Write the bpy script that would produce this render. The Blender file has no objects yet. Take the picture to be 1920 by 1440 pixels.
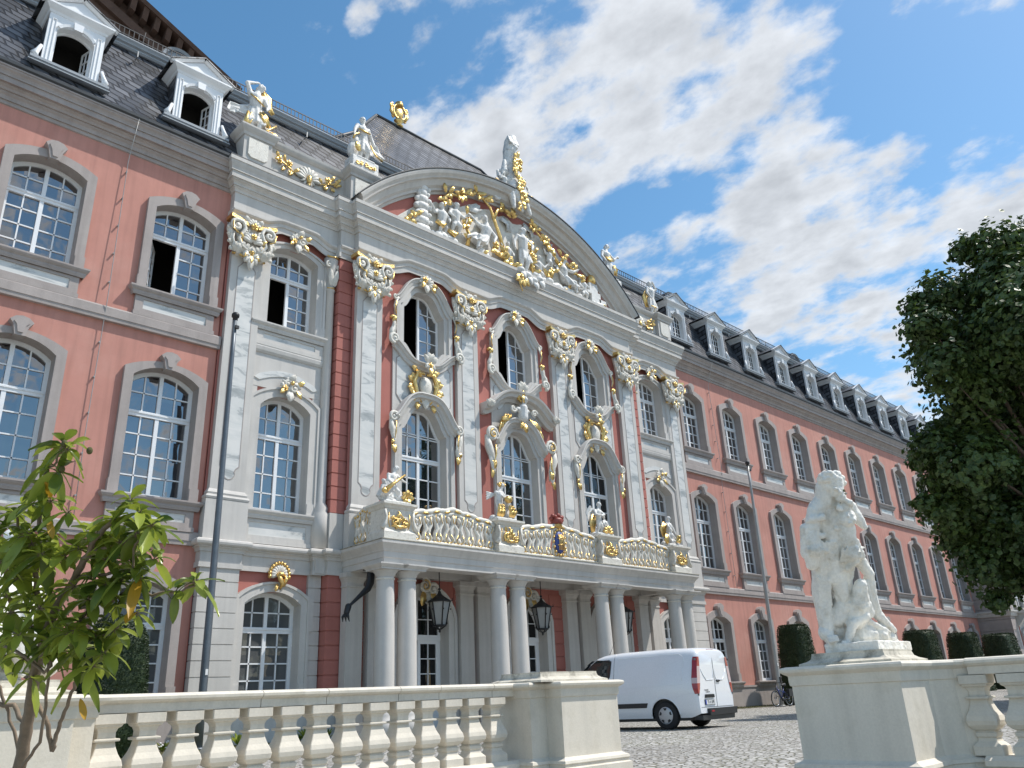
import bpy, bmesh, math, random
from math import sin, cos, pi, radians, sqrt, atan2, hypot
from mathutils import Vector, Matrix, noise
random.seed(7)
S = bpy.context.scene
COL = S.collection

# ------------------------------------------------------------------ camera basis (solved from the facade's regular window grid)
CAM = Vector((-22.8557, -23.8163, 0.8993))
CR = Vector((0.725908, -0.686465, -0.042695))
CU = Vector((-0.221878, -0.292480, 0.930175))
CF = Vector((0.651020, 0.665749, 0.364625))
FPX = 1506.64
def ray(u, v): return CF + CR * ((u - 960) / FPX) - CU * ((v - 720) / FPX)
def at(u, v, d): return CAM + ray(u, v) * d
def aty(u, v, y):
    r = ray(u, v); return CAM + r * ((y - CAM.y) / r.y)

# ------------------------------------------------------------------ materials
MATS = {}
def _n(nt, t, **k):
    n = nt.nodes.new(t)
    for a, b in k.items():
        if a.startswith('i_'): n.inputs[a[2:].replace('_', ' ')].default_value = b
        else: setattr(n, a, b)
    return n
def rgb(c): return (c[0], c[1], c[2], 1.0)
def mat(name, col, rough=.7, metal=0., var=.12, vscale=1.5, bump=.15, bscale=40., fine=.06, spec=.5, ior=1.5, streak=0., col2=None, c2scale=.6, c2amt=.0, coat=0., dist=.01):
    m = bpy.data.materials.new(name); m.use_nodes = True
    nt = m.node_tree; L = nt.links; b = nt.nodes['Principled BSDF']
    b.inputs['Roughness'].default_value = rough; b.inputs['Metallic'].default_value = metal
    b.inputs['IOR'].default_value = ior; b.inputs['Specular IOR Level'].default_value = spec
    if coat: b.inputs['Coat Weight'].default_value = coat
    tc = _n(nt, 'ShaderNodeTexCoord')
    n1 = _n(nt, 'ShaderNodeTexNoise', i_Scale=vscale, i_Detail=5., i_Roughness=.6); L.new(tc.outputs['Object'], n1.inputs['Vector'])
    n2 = _n(nt, 'ShaderNodeTexNoise', i_Scale=bscale, i_Detail=3., i_Roughness=.6); L.new(tc.outputs['Object'], n2.inputs['Vector'])
    mr = _n(nt, 'ShaderNodeMapRange', i_From_Min=.25, i_From_Max=.75, i_To_Min=1 - var, i_To_Max=1 + var); L.new(n1.outputs['Fac'], mr.inputs['Value'])
    mr2 = _n(nt, 'ShaderNodeMapRange', i_From_Min=.25, i_From_Max=.75, i_To_Min=1 - fine, i_To_Max=1 + fine); L.new(n2.outputs['Fac'], mr2.inputs['Value'])
    mu = _n(nt, 'ShaderNodeMath', operation='MULTIPLY'); L.new(mr.outputs[0], mu.inputs[0]); L.new(mr2.outputs[0], mu.inputs[1])
    fac = mu.outputs[0]
    if streak:
        mp = _n(nt, 'ShaderNodeMapping'); mp.inputs['Scale'].default_value = (5, 5, .35); L.new(tc.outputs['Object'], mp.inputs['Vector'])
        n3 = _n(nt, 'ShaderNodeTexNoise', i_Scale=1., i_Detail=4.); L.new(mp.outputs[0], n3.inputs['Vector'])
        m3 = _n(nt, 'ShaderNodeMapRange', i_From_Min=.45, i_From_Max=.75, i_To_Min=1., i_To_Max=1 - streak); L.new(n3.outputs['Fac'], m3.inputs['Value'])
        m4 = _n(nt, 'ShaderNodeMath', operation='MULTIPLY'); L.new(fac, m4.inputs[0]); L.new(m3.outputs[0], m4.inputs[1]); fac = m4.outputs[0]
    src = None
    if col2:
        n5 = _n(nt, 'ShaderNodeTexNoise', i_Scale=c2scale, i_Detail=6., i_Roughness=.65); L.new(tc.outputs['Object'], n5.inputs['Vector'])
        m5 = _n(nt, 'ShaderNodeMapRange', i_From_Min=.5, i_From_Max=.68, i_To_Min=0., i_To_Max=c2amt); L.new(n5.outputs['Fac'], m5.inputs['Value'])
        mx0 = _n(nt, 'ShaderNodeMix', data_type='RGBA'); mx0.inputs[6].default_value = rgb(col); mx0.inputs[7].default_value = rgb(col2)
        L.new(m5.outputs[0], mx0.inputs[0]); src = mx0.outputs[2]
    vm = _n(nt, 'ShaderNodeVectorMath', operation='SCALE')
    if src: L.new(src, vm.inputs[0])
    else: vm.inputs[0].default_value = col[:3]
    L.new(fac, vm.inputs['Scale']); L.new(vm.outputs[0], b.inputs['Base Color'])
    if bump:
        bp = _n(nt, 'ShaderNodeBump', i_Strength=bump, i_Distance=dist); L.new(n2.outputs['Fac'], bp.inputs['Height']); L.new(bp.outputs[0], b.inputs['Normal'])
    MATS[name] = m; return m
def M(n): return MATS[n]

mat('pink_stucco', (.52, .245, .195), .9, var=.10, vscale=.8, bump=.35, bscale=60, fine=.07, streak=.16, dist=.006, col2=(.56, .30, .245), c2scale=.38, c2amt=.75)
mat('red_stucco', (.43, .158, .128), .9, var=.10, vscale=.6, bump=.3, bscale=60, streak=.08, dist=.006)
mat('grey_stone', (.375, .33, .308), .85, var=.14, vscale=1.1, bump=.3, bscale=35, fine=.07, streak=.14, dist=.006)
mat('pale_stone', (.56, .535, .50), .8, var=.09, vscale=.9, bump=.25, bscale=40, fine=.05, streak=.12, dist=.005)
mat('cream_stone', (.70, .645, .545), .75, var=.08, vscale=1.6, bump=.3, bscale=55, fine=.06, streak=.16, col2=(.46, .41, .31), c2scale=3.2, c2amt=.4, dist=.004)
mat('weathered_stone', (.60, .555, .46), .8, var=.12, vscale=4, bump=.4, bscale=60, fine=.1, streak=.2, col2=(.15, .135, .10), c2scale=7, c2amt=.75, dist=.004)
mat('weathered_top', (.30, .275, .215), .9, var=.3, vscale=6, bump=.5, bscale=50, col2=(.09, .09, .06), c2scale=7, c2amt=.8)
mat('ornament_white', (.70, .67, .60), .6, var=.1, vscale=4, bump=.5, bscale=20, col2=(.36, .32, .27), c2scale=8, c2amt=.5, dist=.025)
mat('statue_white', (.72, .71, .68), .6, var=.08, vscale=3, bump=.45, bscale=26, col2=(.26, .26, .26), c2scale=4.5, c2amt=.6, dist=.015)
mat('old_statue', (.84, .81, .74), .75, var=.10, vscale=6, bump=.55, bscale=48, fine=.07, streak=.16, col2=(.42, .36, .26), c2scale=4.6, c2amt=.55, dist=.006)
mat('gold', (.78, .53, .20), .34, 1., var=.16, vscale=8, bump=.6, bscale=20, fine=.12, dist=.03)
mat('window_paint', (.78, .79, .80), .45, var=.03, bump=.05)
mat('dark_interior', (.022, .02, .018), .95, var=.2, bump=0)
mat('dormer_paint', (.62, .64, .66), .5, var=.06, bump=.05)
mat('lead', (.045, .05, .055), .5, var=.2, vscale=3, bump=.2)
mat('black_iron', (.014, .015, .017), .5, var=.2, bump=.1, spec=.5)
mat('grey_metal', (.13, .15, .17), .45, .4, var=.15, vscale=6, bump=.08)
mat('pale_metal', (.36, .36, .35), .5, .3, var=.12, vscale=4, bump=.08)
mat('slate_grey_paint', (.30, .33, .36), .6, var=.1, bump=.1)
mat('rubber', (.018, .018, .019), .8, var=.1, bump=.1)
mat('black_plastic', (.02, .021, .023), .5, var=.1, bump=.1)
mat('van_paint', (.74, .76, .79), .28, var=.02, bump=.0, coat=.6)
mat('hubcap', (.42, .43, .45), .35, .5, var=.04, bump=.0)
mat('red_lamp', (.30, .006, .014), .15, var=.05, bump=0, coat=.5)
mat('clear_lamp', (.55, .42, .42), .15, var=.05, bump=0)
mat('plate_white', (.75, .75, .74), .4, var=.02, bump=0)
mat('plate_blue', (.02, .06, .4), .4, var=.02, bump=0)
mat('seam', (.10, .105, .11), .7, var=.05, bump=0)
mat('crown_red', (.28, .06, .045), .5, var=.15, vscale=9, bump=.2)
mat('shield_blue', (.05, .08, .28), .5, var=.15, vscale=9, bump=.2)
mat('brown_brick', (.105, .062, .045), .9, var=.25, vscale=1.5, bump=.4, bscale=12)
mat('bark', (.15, .11, .08), .9, var=.25, vscale=7, bump=.7, bscale=30, dist=.02)
mat('twig', (.22, .165, .115), .85, var=.2, vscale=20, bump=.5, bscale=90, dist=.004)
mat('bike_blue', (.015, .035, .16), .3, var=.05, bump=0, coat=.4)
mat('chrome', (.6, .6, .6), .2, 1., var=.03, bump=0)
mat('moss', (.10, .095, .035), .95, var=.3, vscale=20, bump=.5, bscale=60)
mat('lantern_pane', (.30, .31, .31), .25, var=.1, bump=0)
mat('flower_white', (.8, .8, .78), .7, var=.05, bump=0)

def glass(name, base, ior, wob, curtain=0.):
    m = bpy.data.materials.new(name); m.use_nodes = True; nt = m.node_tree; L = nt.links; b = nt.nodes['Principled BSDF']
    b.inputs['Base Color'].default_value = rgb(base); b.inputs['Roughness'].default_value = .02; b.inputs['IOR'].default_value = ior
    tc = _n(nt, 'ShaderNodeTexCoord'); n1 = _n(nt, 'ShaderNodeTexNoise', i_Scale=1.7, i_Detail=1.)
    L.new(tc.outputs['Object'], n1.inputs['Vector']); bp = _n(nt, 'ShaderNodeBump', i_Strength=wob, i_Distance=.02)
    L.new(n1.outputs['Fac'], bp.inputs['Height'])
    oi = _n(nt, 'ShaderNodeObjectInfo'); g = _n(nt, 'ShaderNodeNewGeometry')
    ad = _n(nt, 'ShaderNodeVectorMath', operation='ADD'); L.new(tc.outputs['Object'], ad.inputs[0]); L.new(oi.outputs['Location'], ad.inputs[1]); L.new(ad.outputs[0], n1.inputs['Vector'])
    sn = _n(nt, 'ShaderNodeVectorMath', operation='DIVIDE'); sn.inputs[1].default_value = (.48, 50., .62); L.new(ad.outputs[0], sn.inputs[0])
    fl = _n(nt, 'ShaderNodeVectorMath', operation='FLOOR'); L.new(sn.outputs[0], fl.inputs[0]); wn = _n(nt, 'ShaderNodeTexWhiteNoise'); L.new(fl.outputs[0], wn.inputs['Vector'])
    sb = _n(nt, 'ShaderNodeVectorMath', operation='MULTIPLY_ADD'); sb.inputs[1].default_value = (.05, .05, .05); sb.inputs[2].default_value = (-.025, -.025, -.025); L.new(wn.outputs['Color'], sb.inputs[0])
    a2 = _n(nt, 'ShaderNodeVectorMath', operation='ADD'); L.new(bp.outputs[0], a2.inputs[0]); L.new(sb.outputs[0], a2.inputs[1]); nm = _n(nt, 'ShaderNodeVectorMath', operation='NORMALIZE'); L.new(a2.outputs[0], nm.inputs[0]); L.new(nm.outputs[0], b.inputs['Normal'])
    # rooms differ: some panes show a pale curtain or blind behind
    cr = _n(nt, 'ShaderNodeMapRange', i_From_Min=.62, i_From_Max=.64, i_To_Min=0., i_To_Max=curtain); L.new(oi.outputs['Random'], cr.inputs['Value']); mx = _n(nt, 'ShaderNodeMix', data_type='RGBA'); mx.inputs[6].default_value = rgb(base); mx.inputs[7].default_value = (.30, .31, .31, 1); L.new(cr.outputs[0], mx.inputs[0]); L.new(mx.outputs[2], b.inputs['Base Color'])
    MATS[name] = m
glass('pane_glass', (.012, .015, .020), 3.0, .35, .25)
glass('pane_dark', (.008, .009, .011), 1.55, .3, .3)
glass('car_glass', (.012, .02, .02), 1.6, .0)

def foliage(name, c1, c2, rough=.5, scale=1.2, trans=.25, vary=.55):
    m = bpy.data.materials.new(name); m.use_nodes = True; nt = m.node_tree; L = nt.links; b = nt.nodes['Principled BSDF']
    b.inputs['Roughness'].default_value = rough
    g = _n(nt, 'ShaderNodeNewGeometry'); tc = _n(nt, 'ShaderNodeTexCoord')
    n1 = _n(nt, 'ShaderNodeTexNoise', i_Scale=scale, i_Detail=4.); L.new(tc.outputs['Object'], n1.inputs['Vector'])
    ad = _n(nt, 'ShaderNodeMath', operation='MULTIPLY_ADD'); ad.inputs[1].default_value = vary; L.new(g.outputs['Random Per Island'], ad.inputs[0])
    mr = _n(nt, 'ShaderNodeMapRange', i_From_Min=.3, i_From_Max=.7, i_To_Min=0., i_To_Max=.45); L.new(n1.outputs['Fac'], mr.inputs['Value']); L.new(mr.outputs[0], ad.inputs[2])
    mx = _n(nt, 'ShaderNodeMix', data_type='RGBA'); mx.inputs[6].default_value = rgb(c1); mx.inputs[7].default_value = rgb(c2); L.new(ad.outputs[0], mx.inputs[0])
    L.new(mx.outputs[2], b.inputs['Base Color'])
    tr = _n(nt, 'ShaderNodeBsdfTranslucent'); L.new(mx.outputs[2], tr.inputs['Color'])
    ms = _n(nt, 'ShaderNodeMixShader'); ms.inputs[0].default_value = trans
    out = nt.nodes['Material Output']; L.new(b.outputs[0], ms.inputs[1]); L.new(tr.outputs[0], ms.inputs[2]); L.new(ms.outputs[0], out.inputs['Surface']); MATS[name] = m
foliage('tree_leaf', (.024, .055, .018), (.115, .17, .040), .45, .45, .25, .7)
foliage('yew_leaf', (.010, .024, .008), (.035, .062, .016), .6, 2., .1)
foliage('loquat_leaf', (.035, .085, .016), (.36, .42, .06), .32, 5., .40, .85)
foliage('yellow_leaf', (.40, .22, .02), (.55, .33, .03), .4, 5., .3)
foliage('grass_blade', (.06, .075, .025), (.16, .14, .06), .8, 3., .2)

def marble():
    m = bpy.data.materials.new('marble'); m.use_nodes = True; nt = m.node_tree; L = nt.links; b = nt.nodes['Principled BSDF']; b.inputs['Roughness'].default_value = .45
    tc = _n(nt, 'ShaderNodeTexCoord'); mp = _n(nt, 'ShaderNodeMapping'); mp.inputs['Rotation'].default_value = (0, radians(-32), 0); mp.inputs['Scale'].default_value = (.55, .55, 1.7)
    L.new(tc.outputs['Object'], mp.inputs['Vector'])
    n1 = _n(nt, 'ShaderNodeTexNoise', i_Scale=1.1, i_Detail=7., i_Roughness=.62, i_Distortion=.9); L.new(mp.outputs[0], n1.inputs['Vector'])
    cr = _n(nt, 'ShaderNodeValToRGB'); e = cr.color_ramp.elements
    e[0].position = .30; e[0].color = (.30, .32, .315, 1); e[1].position = .62; e[1].color = (.70, .685, .65, 1)
    e2 = cr.color_ramp.elements.new(.46); e2.color = (.60, .60, .575, 1); e3 = cr.color_ramp.elements.new(.43); e3.color = (.44, .45, .44, 1)
    L.new(n1.outputs['Fac'], cr.inputs[0]); L.new(cr.outputs[0], b.inputs['Base Color']); MATS['marble'] = m
marble()

def slate():
    m = bpy.data.materials.new('slate'); m.use_nodes = True; nt = m.node_tree; L = nt.links; b = nt.nodes['Principled BSDF']; b.inputs['Roughness'].default_value = .36
    tc = _n(nt, 'ShaderNodeTexCoord'); sp = _n(nt, 'ShaderNodeSeparateXYZ'); L.new(tc.outputs['Object'], sp.inputs[0])
    # u runs along the eaves (x, or y on the cheeks), v up the slope; rows climb slightly, as on old slating
    u = _n(nt, 'ShaderNodeMath', operation='ADD'); L.new(sp.outputs['X'], u.inputs[0]); L.new(sp.outputs['Y'], u.inputs[1])
    v = _n(nt, 'ShaderNodeMath', operation='MULTIPLY_ADD'); v.inputs[1].default_value = .22; L.new(u.outputs[0], v.inputs[0]); L.new(sp.outputs['Z'], v.inputs[2])
    cb = _n(nt, 'ShaderNodeCombineXYZ'); L.new(u.outputs[0], cb.inputs[0]); L.new(v.outputs[0], cb.inputs[1])
    n0 = _n(nt, 'ShaderNodeTexNoise', i_Scale=3., i_Detail=2.); L.new(tc.outputs['Object'], n0.inputs['Vector'])
    vm = _n(nt, 'ShaderNodeVectorMath', operation='MULTIPLY_ADD'); vm.inputs[1].default_value = (.05, .05, 0); L.new(n0.outputs['Color'], vm.inputs[0]); L.new(cb.outputs[0], vm.inputs[2])
    br = _n(nt, 'ShaderNodeTexBrick', i_Scale=1., i_Brick_Width=.50, i_Row_Height=.29, i_Mortar_Size=.04, i_Mortar_Smooth=.35, i_Bias=0.)
    br.inputs['Color1'].default_value = (.022, .026, .034, 1); br.inputs['Color2'].default_value = (.13, .135, .15, 1); br.inputs['Mortar'].default_value = (.006, .006, .008, 1)
    L.new(vm.outputs[0], br.inputs['Vector']); L.new(br.outputs['Color'], b.inputs['Base Color'])
    # each course tilts out toward its lower edge
    fr = _n(nt, 'ShaderNodeMath', operation='DIVIDE'); fr.inputs[1].default_value = .29; sv = _n(nt, 'ShaderNodeSeparateXYZ'); L.new(vm.outputs[0], sv.inputs[0]); L.new(sv.outputs['Y'], fr.inputs[0])
    f2 = _n(nt, 'ShaderNodeMath', operation='FRACT'); L.new(fr.outputs[0], f2.inputs[0])
    f3 = _n(nt, 'ShaderNodeMath', operation='MULTIPLY_ADD'); f3.inputs[1].default_value = -.6; L.new(f2.outputs[0], f3.inputs[0])
    f4 = _n(nt, 'ShaderNodeMath', operation='MULTIPLY'); f4.inputs[1].default_value = -1.; L.new(br.outputs['Fac'], f4.inputs[0]); L.new(f4.outputs[0], f3.inputs[2])
    bp = _n(nt, 'ShaderNodeBump', i_Strength=1., i_Distance=.06); L.new(f3.outputs[0], bp.inputs['Height']); L.new(bp.outputs[0], b.inputs['Normal']); MATS['slate'] = m
slate()

def cobbles():
    m = bpy.data.materials.new('cobbles'); m.use_nodes = True; nt = m.node_tree; L = nt.links; b = nt.nodes['Principled BSDF']; b.inputs['Roughness'].default_value = .75
    tc = _n(nt, 'ShaderNodeTexCoord'); vo = _n(nt, 'ShaderNodeTexVoronoi', i_Scale=8.5, i_Randomness=.75); vo.feature = 'DISTANCE_TO_EDGE'; L.new(tc.outputs['Object'], vo.inputs['Vector'])
    v2 = _n(nt, 'ShaderNodeTexVoronoi', i_Scale=8.5, i_Randomness=.75); L.new(tc.outputs['Object'], v2.inputs['Vector'])
    mr = _n(nt, 'ShaderNodeMapRange', i_From_Min=.0, i_From_Max=.14, i_To_Min=0., i_To_Max=1.); mr.interpolation_type = 'SMOOTHSTEP'; L.new(vo.outputs['Distance'], mr.inputs['Value'])
    n1 = _n(nt, 'ShaderNodeTexNoise', i_Scale=.5, i_Detail=6.); L.new(tc.outputs['Object'], n1.inputs['Vector'])
    hs = _n(nt, 'ShaderNodeSeparateColor'); L.new(v2.outputs['Color'], hs.inputs[0])
    cr = _n(nt, 'ShaderNodeValToRGB'); e = cr.color_ramp.elements; e[0].color = (.33, .315, .29, 1); e[1].color = (.56, .545, .515, 1); L.new(hs.outputs[0], cr.inputs[0])
    jr = _n(nt, 'ShaderNodeValToRGB'); e = jr.color_ramp.elements; e[0].position = .45; e[0].color = (.20, .18, .14, 1); e[1].position = .62; e[1].color = (.12, .115, .06, 1); L.new(n1.outputs['Fac'], jr.inputs[0])
    mx = _n(nt, 'ShaderNodeMix', data_type='RGBA'); L.new(mr.outputs[0], mx.inputs[0]); L.new(jr.outputs[0], mx.inputs[6]); L.new(cr.outputs[0], mx.inputs[7])
    m3 = _n(nt, 'ShaderNodeMapRange', i_From_Min=.3, i_From_Max=.7, i_To_Min=.82, i_To_Max=1.12); L.new(n1.outputs['Fac'], m3.inputs['Value'])
    sc = _n(nt, 'ShaderNodeVectorMath', operation='SCALE'); L.new(mx.outputs[2], sc.inputs[0]); L.new(m3.outputs[0], sc.inputs['Scale']); L.new(sc.outputs[0], b.inputs['Base Color'])
    bp = _n(nt, 'ShaderNodeBump', i_Strength=.9, i_Distance=.035); L.new(mr.outputs[0], bp.inputs['Height']); L.new(bp.outputs[0], b.inputs['Normal']); MATS['cobbles'] = m
cobbles()

# ------------------------------------------------------------------ mesh builder
class MB:
    def __init__(s): s.v = []; s.f = []; s.m = []; s.sm = []
    def add(s, vs, fs, m=0, smooth=False):
        o = len(s.v); s.v += [tuple(p) for p in vs]
        for f in fs: s.f.append([i + o for i in f]); s.m.append(m); s.sm.append(smooth)
    def box(s, x0, x1, y0, y1, z0, z1, m=0):
        s.add([(x0, y0, z0), (x1, y0, z0), (x1, y1, z0), (x0, y1, z0), (x0, y0, z1), (x1, y0, z1), (x1, y1, z1), (x0, y1, z1)],
              [(0, 3, 2, 1), (4, 5, 6, 7), (0, 1, 5, 4), (1, 2, 6, 5), (2, 3, 7, 6), (3, 0, 4, 7)], m)
    def hexa(s, a, b, m=0):   # two quads (4 points each)
        s.add(list(a) + list(b), [(3, 2, 1, 0), (4, 5, 6, 7), (0, 1, 5, 4), (1, 2, 6, 5), (2, 3, 7, 6), (3, 0, 4, 7)], m)
    def prism(s, poly, y0, y1, m=0, back=False):
        n = len(poly); vs = [(x, y0, z) for x, z in poly] + [(x, y1, z) for x, z in poly]
        fs = [list(range(n))] + [(i, i + n, (i + 1) % n + n, (i + 1) % n) for i in range(n)]
        if back: fs.append([n + i for i in reversed(range(n))])
        s.add(vs, fs, m)
    def ring(s, outer, inner, yf, yo, yi, m=0):   # flat frame between two outlines, with outer and inner reveals
        n = len(outer)
        vs = [(x, yf, z) for x, z in outer] + [(x, yf, z) for x, z in inner] + [(x, yo, z) for x, z in outer] + [(x, yi, z) for x, z in inner]
        fs = []
        for i in range(n):
            j = (i + 1) % n
            fs += [(i, j, n + j, n + i), (i, 2 * n + i, 2 * n + j, j), (n + i, n + j, 3 * n + j, 3 * n + i)]
        s.add(vs, fs, m)
    def sweep_xz(s, path, prof, y0, closed=False, m=0, cap=True, smooth=False):
        P = [Vector((p[0], p[1])) for p in path]; n = len(P); nor = []
        for i in range(n):
            if closed: a, c = P[i - 1], P[(i + 1) % n]
            else: a, c = P[max(i - 1, 0)], P[min(i + 1, n - 1)]
            d1 = (P[i] - a); d2 = (c - P[i])
            d1 = d1.normalized() if d1.length > 1e-9 else d2.normalized(); d2 = d2.normalized() if d2.length > 1e-9 else d1
            n1 = Vector((-d1.y, d1.x)); n2 = Vector((-d2.y, d2.x)); mm = n1 + n2; k = 1 + n1.dot(n2)
            nor.append(mm / max(k, .35))
        k = len(prof); vs = []
        for i in range(n):
            for (a, o) in prof: vs.append((P[i].x + nor[i].x * a, y0 - o, P[i].y + nor[i].y * a))
        fs = []
        for i in range(n if closed else n - 1):
            j = (i + 1) % n
            for q in range(k - 1): fs.append((i * k + q, i * k + q + 1, j * k + q + 1, j * k + q))
        if cap and not closed: fs += [list(range(k)), list(range((n - 1) * k, n * k))]
        s.add(vs, fs, m, smooth)
    def sweep_plan(s, path, prof, m=0, closed=False, cap=True, side=-1):   # outward = to the right-hand -Y when path runs +X
        P = [Vector(p) for p in path]; n = len(P); nor = []
        for i in range(n):
            if closed: a, c = P[i - 1], P[(i + 1) % n]
            else: a, c = P[max(i - 1, 0)], P[min(i + 1, n - 1)]
            d1 = P[i] - a; d2 = c - P[i]
            d1 = d1.normalized() if d1.length > 1e-9 else d2.normalized(); d2 = d2.normalized() if d2.length > 1e-9 else d1
            n1 = Vector((d1.y, -d1.x)); n2 = Vector((d2.y, -d2.x)); nor.append((n1 + n2) / max(1 + n1.dot(n2), .3))
        k = len(prof); vs = []
        for i in range(n):
            for (o, z) in prof: vs.append((P[i].x + nor[i].x * o, P[i].y + nor[i].y * o, z))
        fs = []
        for i in range(n if closed else n - 1):
            j = (i + 1) % n
            for q in range(k - 1): fs.append((i * k + q, j * k + q, j * k + q + 1, i * k + q + 1))
        if cap and not closed: fs += [list(range(k)), list(range((n - 1) * k, n * k))]
        s.add(vs, fs, m)
    def lathe(s, prof, cx=0, cy=0, n=24, m=0, smooth=True, z0=0, rot=0., sx=1., sy=1.):
        k = len(prof); vs = []
        for i in range(n):
            a = 2 * pi * i / n + rot
            for (r, z) in prof: vs.append((cx + r * cos(a) * sx, cy + r * sin(a) * sy, z0 + z))
        fs = []
        for i in range(n):
            j = (i + 1) % n
            for q in range(k - 1): fs.append((i * k + q, j * k + q, j * k + q + 1, i * k + q + 1))
        fs.append([i * k for i in reversed(range(n))]); fs.append([i * k + k - 1 for i in range(n)])
        s.add(vs, fs, m, smooth)
    def tube(s, pts, rad, n=8, m=0, flat=1., smooth=True, caps=True):
        P = [Vector(p) for p in pts]; N = len(P)
        if not hasattr(rad, '__len__'): rad = [rad] * N
        vs = []; up = None
        for i in range(N):
            t = (P[min(i + 1, N - 1)] - P[max(i - 1, 0)])
            t = t.normalized() if t.length > 1e-9 else Vector((0, 0, 1))
            if up is None:
                up = Vector((0, 1, 0)) if abs(t.y) < .8 else Vector((1, 0, 0))
            up = (up - t * up.dot(t)); up = up.normalized() if up.length > 1e-6 else t.orthogonal().normalized()
            sd = t.cross(up)
            for j in range(n):
                a = 2 * pi * j / n; vs.append(P[i] + (sd * cos(a) + up * sin(a) * flat) * rad[i])
        fs = []
        for i in range(N - 1):
            for j in range(n):
                jj = (j + 1) % n; fs.append((i * n + j, i * n + jj, (i + 1) * n + jj, (i + 1) * n + j))
        if caps: fs += [list(reversed(range(n))), list(range((N - 1) * n, N * n))]
        s.add(vs, fs, m, smooth)
    def sph(s, c, r, m=0, nu=10, nv=7, R=None):
        if not hasattr(r, '__len__'): r = (r, r, r)
        vs = [Vector((0, 0, -r[2]))]; 
        for i in range(1, nv):
            t = -pi / 2 + pi * i / nv
            for j in range(nu):
                a = 2 * pi * j / nu; vs.append(Vector((r[0] * cos(t) * cos(a), r[1] * cos(t) * sin(a), r[2] * sin(t))))
        vs.append(Vector((0, 0, r[2])))
        if R is not None: vs = [R @ v for v in vs]
        c = Vector(c); vs = [v + c for v in vs]
        fs = [(0, 1 + (j + 1) % nu, 1 + j) for j in range(nu)]
        for i in range(nv - 2):
            for j in range(nu):
                a = 1 + i * nu + j; b = 1 + i * nu + (j + 1) % nu; fs.append((a, b, b + nu, a + nu))
        o = 1 + (nv - 2) * nu; fs += [(o + j, o + (j + 1) % nu, len(vs) - 1) for j in range(nu)]
        s.add(vs, fs, m, True)
    def cap(s, p0, p1, r0, r1, m=0, n=10):   # closed capsule with taper
        p0 = Vector(p0); p1 = Vector(p1); d = (p1 - p0); L = d.length; d = d / max(L, 1e-6)
        pts = []; rad = []
        for a in (-.98, -.7, -.35, 0): pts.append(p0 + d * (r0 * a)); rad.append(r0 * sqrt(max(1 - a * a, .002)))
        for a in (0, .35, .7, .98): pts.append(p1 + d * (r1 * a)); rad.append(r1 * sqrt(max(1 - a * a, .002)))
        s.tube(pts, rad, n, m)
    def scroll(s, cx, cz, y, r, turns=1.4, a0=0., d=1, t=.05, m=0, flat=1., n=22, tail=None, eye=True):
        pts = []; rad = []
        if tail:
            for q in tail: pts.append((q[0], y, q[1])); rad.append(t * (.55 + .45 * len(rad) / max(1, len(tail))))
        for i in range(n + 1):
            f = i / n; a = a0 + d * 2 * pi * turns * f; rr = r * (1 - .82 * f)
            pts.append((cx + rr * cos(a), y, cz + rr * sin(a))); rad.append(t * (1 - .45 * f))
        s.tube(pts, rad, 6, m, flat)
        if eye: s.sph((cx, y, cz), t * 1.1, m, 7, 5)
    def leaf(s, p, ang, L, W, y, m=0, curl=.12):
        # acanthus-like leaf in the facade plane: a raised, curled tongue with a lobed edge
        c, sn = cos(ang), sin(ang); vs = []; K = 6
        for i in range(K + 1):
            f = i / K; w = W * (sin(pi * min(f * .9 + .12, 1)) ** .7) * (1 + .22 * (i % 2)); out = curl * sin(pi * f * .75) + .02
            for k_, yo in ((-1, 0), (-.5, .6), (0, .35), (.5, .6), (1, 0)):
                a = f * L; b = k_ * w; vs.append((p[0] + c * a - sn * b, y - out * (.4 + yo) , p[1] + sn * a + c * b))
        fs = []
        for i in range(K):
            for q in range(4): o = i * 5 + q; fs.append((o, o + 1, o + 6, o + 5))
        s.add(vs, fs, m, True)
    def rose(s, x, z, y, r, m=0):
        s.sph((x, y - r * .25, z), (r * .45, r * .5, r * .45), m, 7, 5)
        for i in range(5):
            a = 2 * pi * i / 5 + .3; s.sph((x + cos(a) * r * .6, y - r * .05, z + sin(a) * r * .6), (r * .45, r * .32, r * .45), m, 7, 5)
    def shell(s, x, z, y, r, a0, a1, n, m=0, t=.05):
        for i in range(n):
            a = a0 + (a1 - a0) * i / (n - 1)
            s.tube([(x + cos(a) * r * f, y - .10 * r * sin(pi * f), z + sin(a) * r * f) for f in (.12, .4, .7, 1.)], [t * .35, t * .75, t, t * .7], 6, m)
    def build(s, name, mats, parent=None, loc=None, smooth=None, recalc=True):
        me = bpy.data.meshes.new(name); me.from_pydata(s.v, [], s.f)
        for a in (mats if isinstance(mats, (list, tuple)) else [mats]): me.materials.append(M(a) if isinstance(a, str) else a)
        me.polygons.foreach_set('material_index', s.m); me.polygons.foreach_set('use_smooth', [bool(x) if smooth is None else smooth for x in s.sm])
        if recalc:
            bm = bmesh.new(); bm.from_mesh(me); bmesh.ops.recalc_face_normals(bm, faces=bm.faces); bm.to_mesh(me); bm.free()
        me.update()
        return link(name, me, parent, loc)
def link(name, data, parent=None, loc=None):
    o = bpy.data.objects.new(name, data); COL.objects.link(o)
    if parent is not None: o.parent = parent
    if loc is not None: o.location = loc
    return o
def tag(o, label=None, cat=None, group=None, kind=None):
    if label: o['label'] = label
    if cat: o['category'] = cat
    if group: o['group'] = group
    if kind: o['kind'] = kind
    return o
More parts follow.
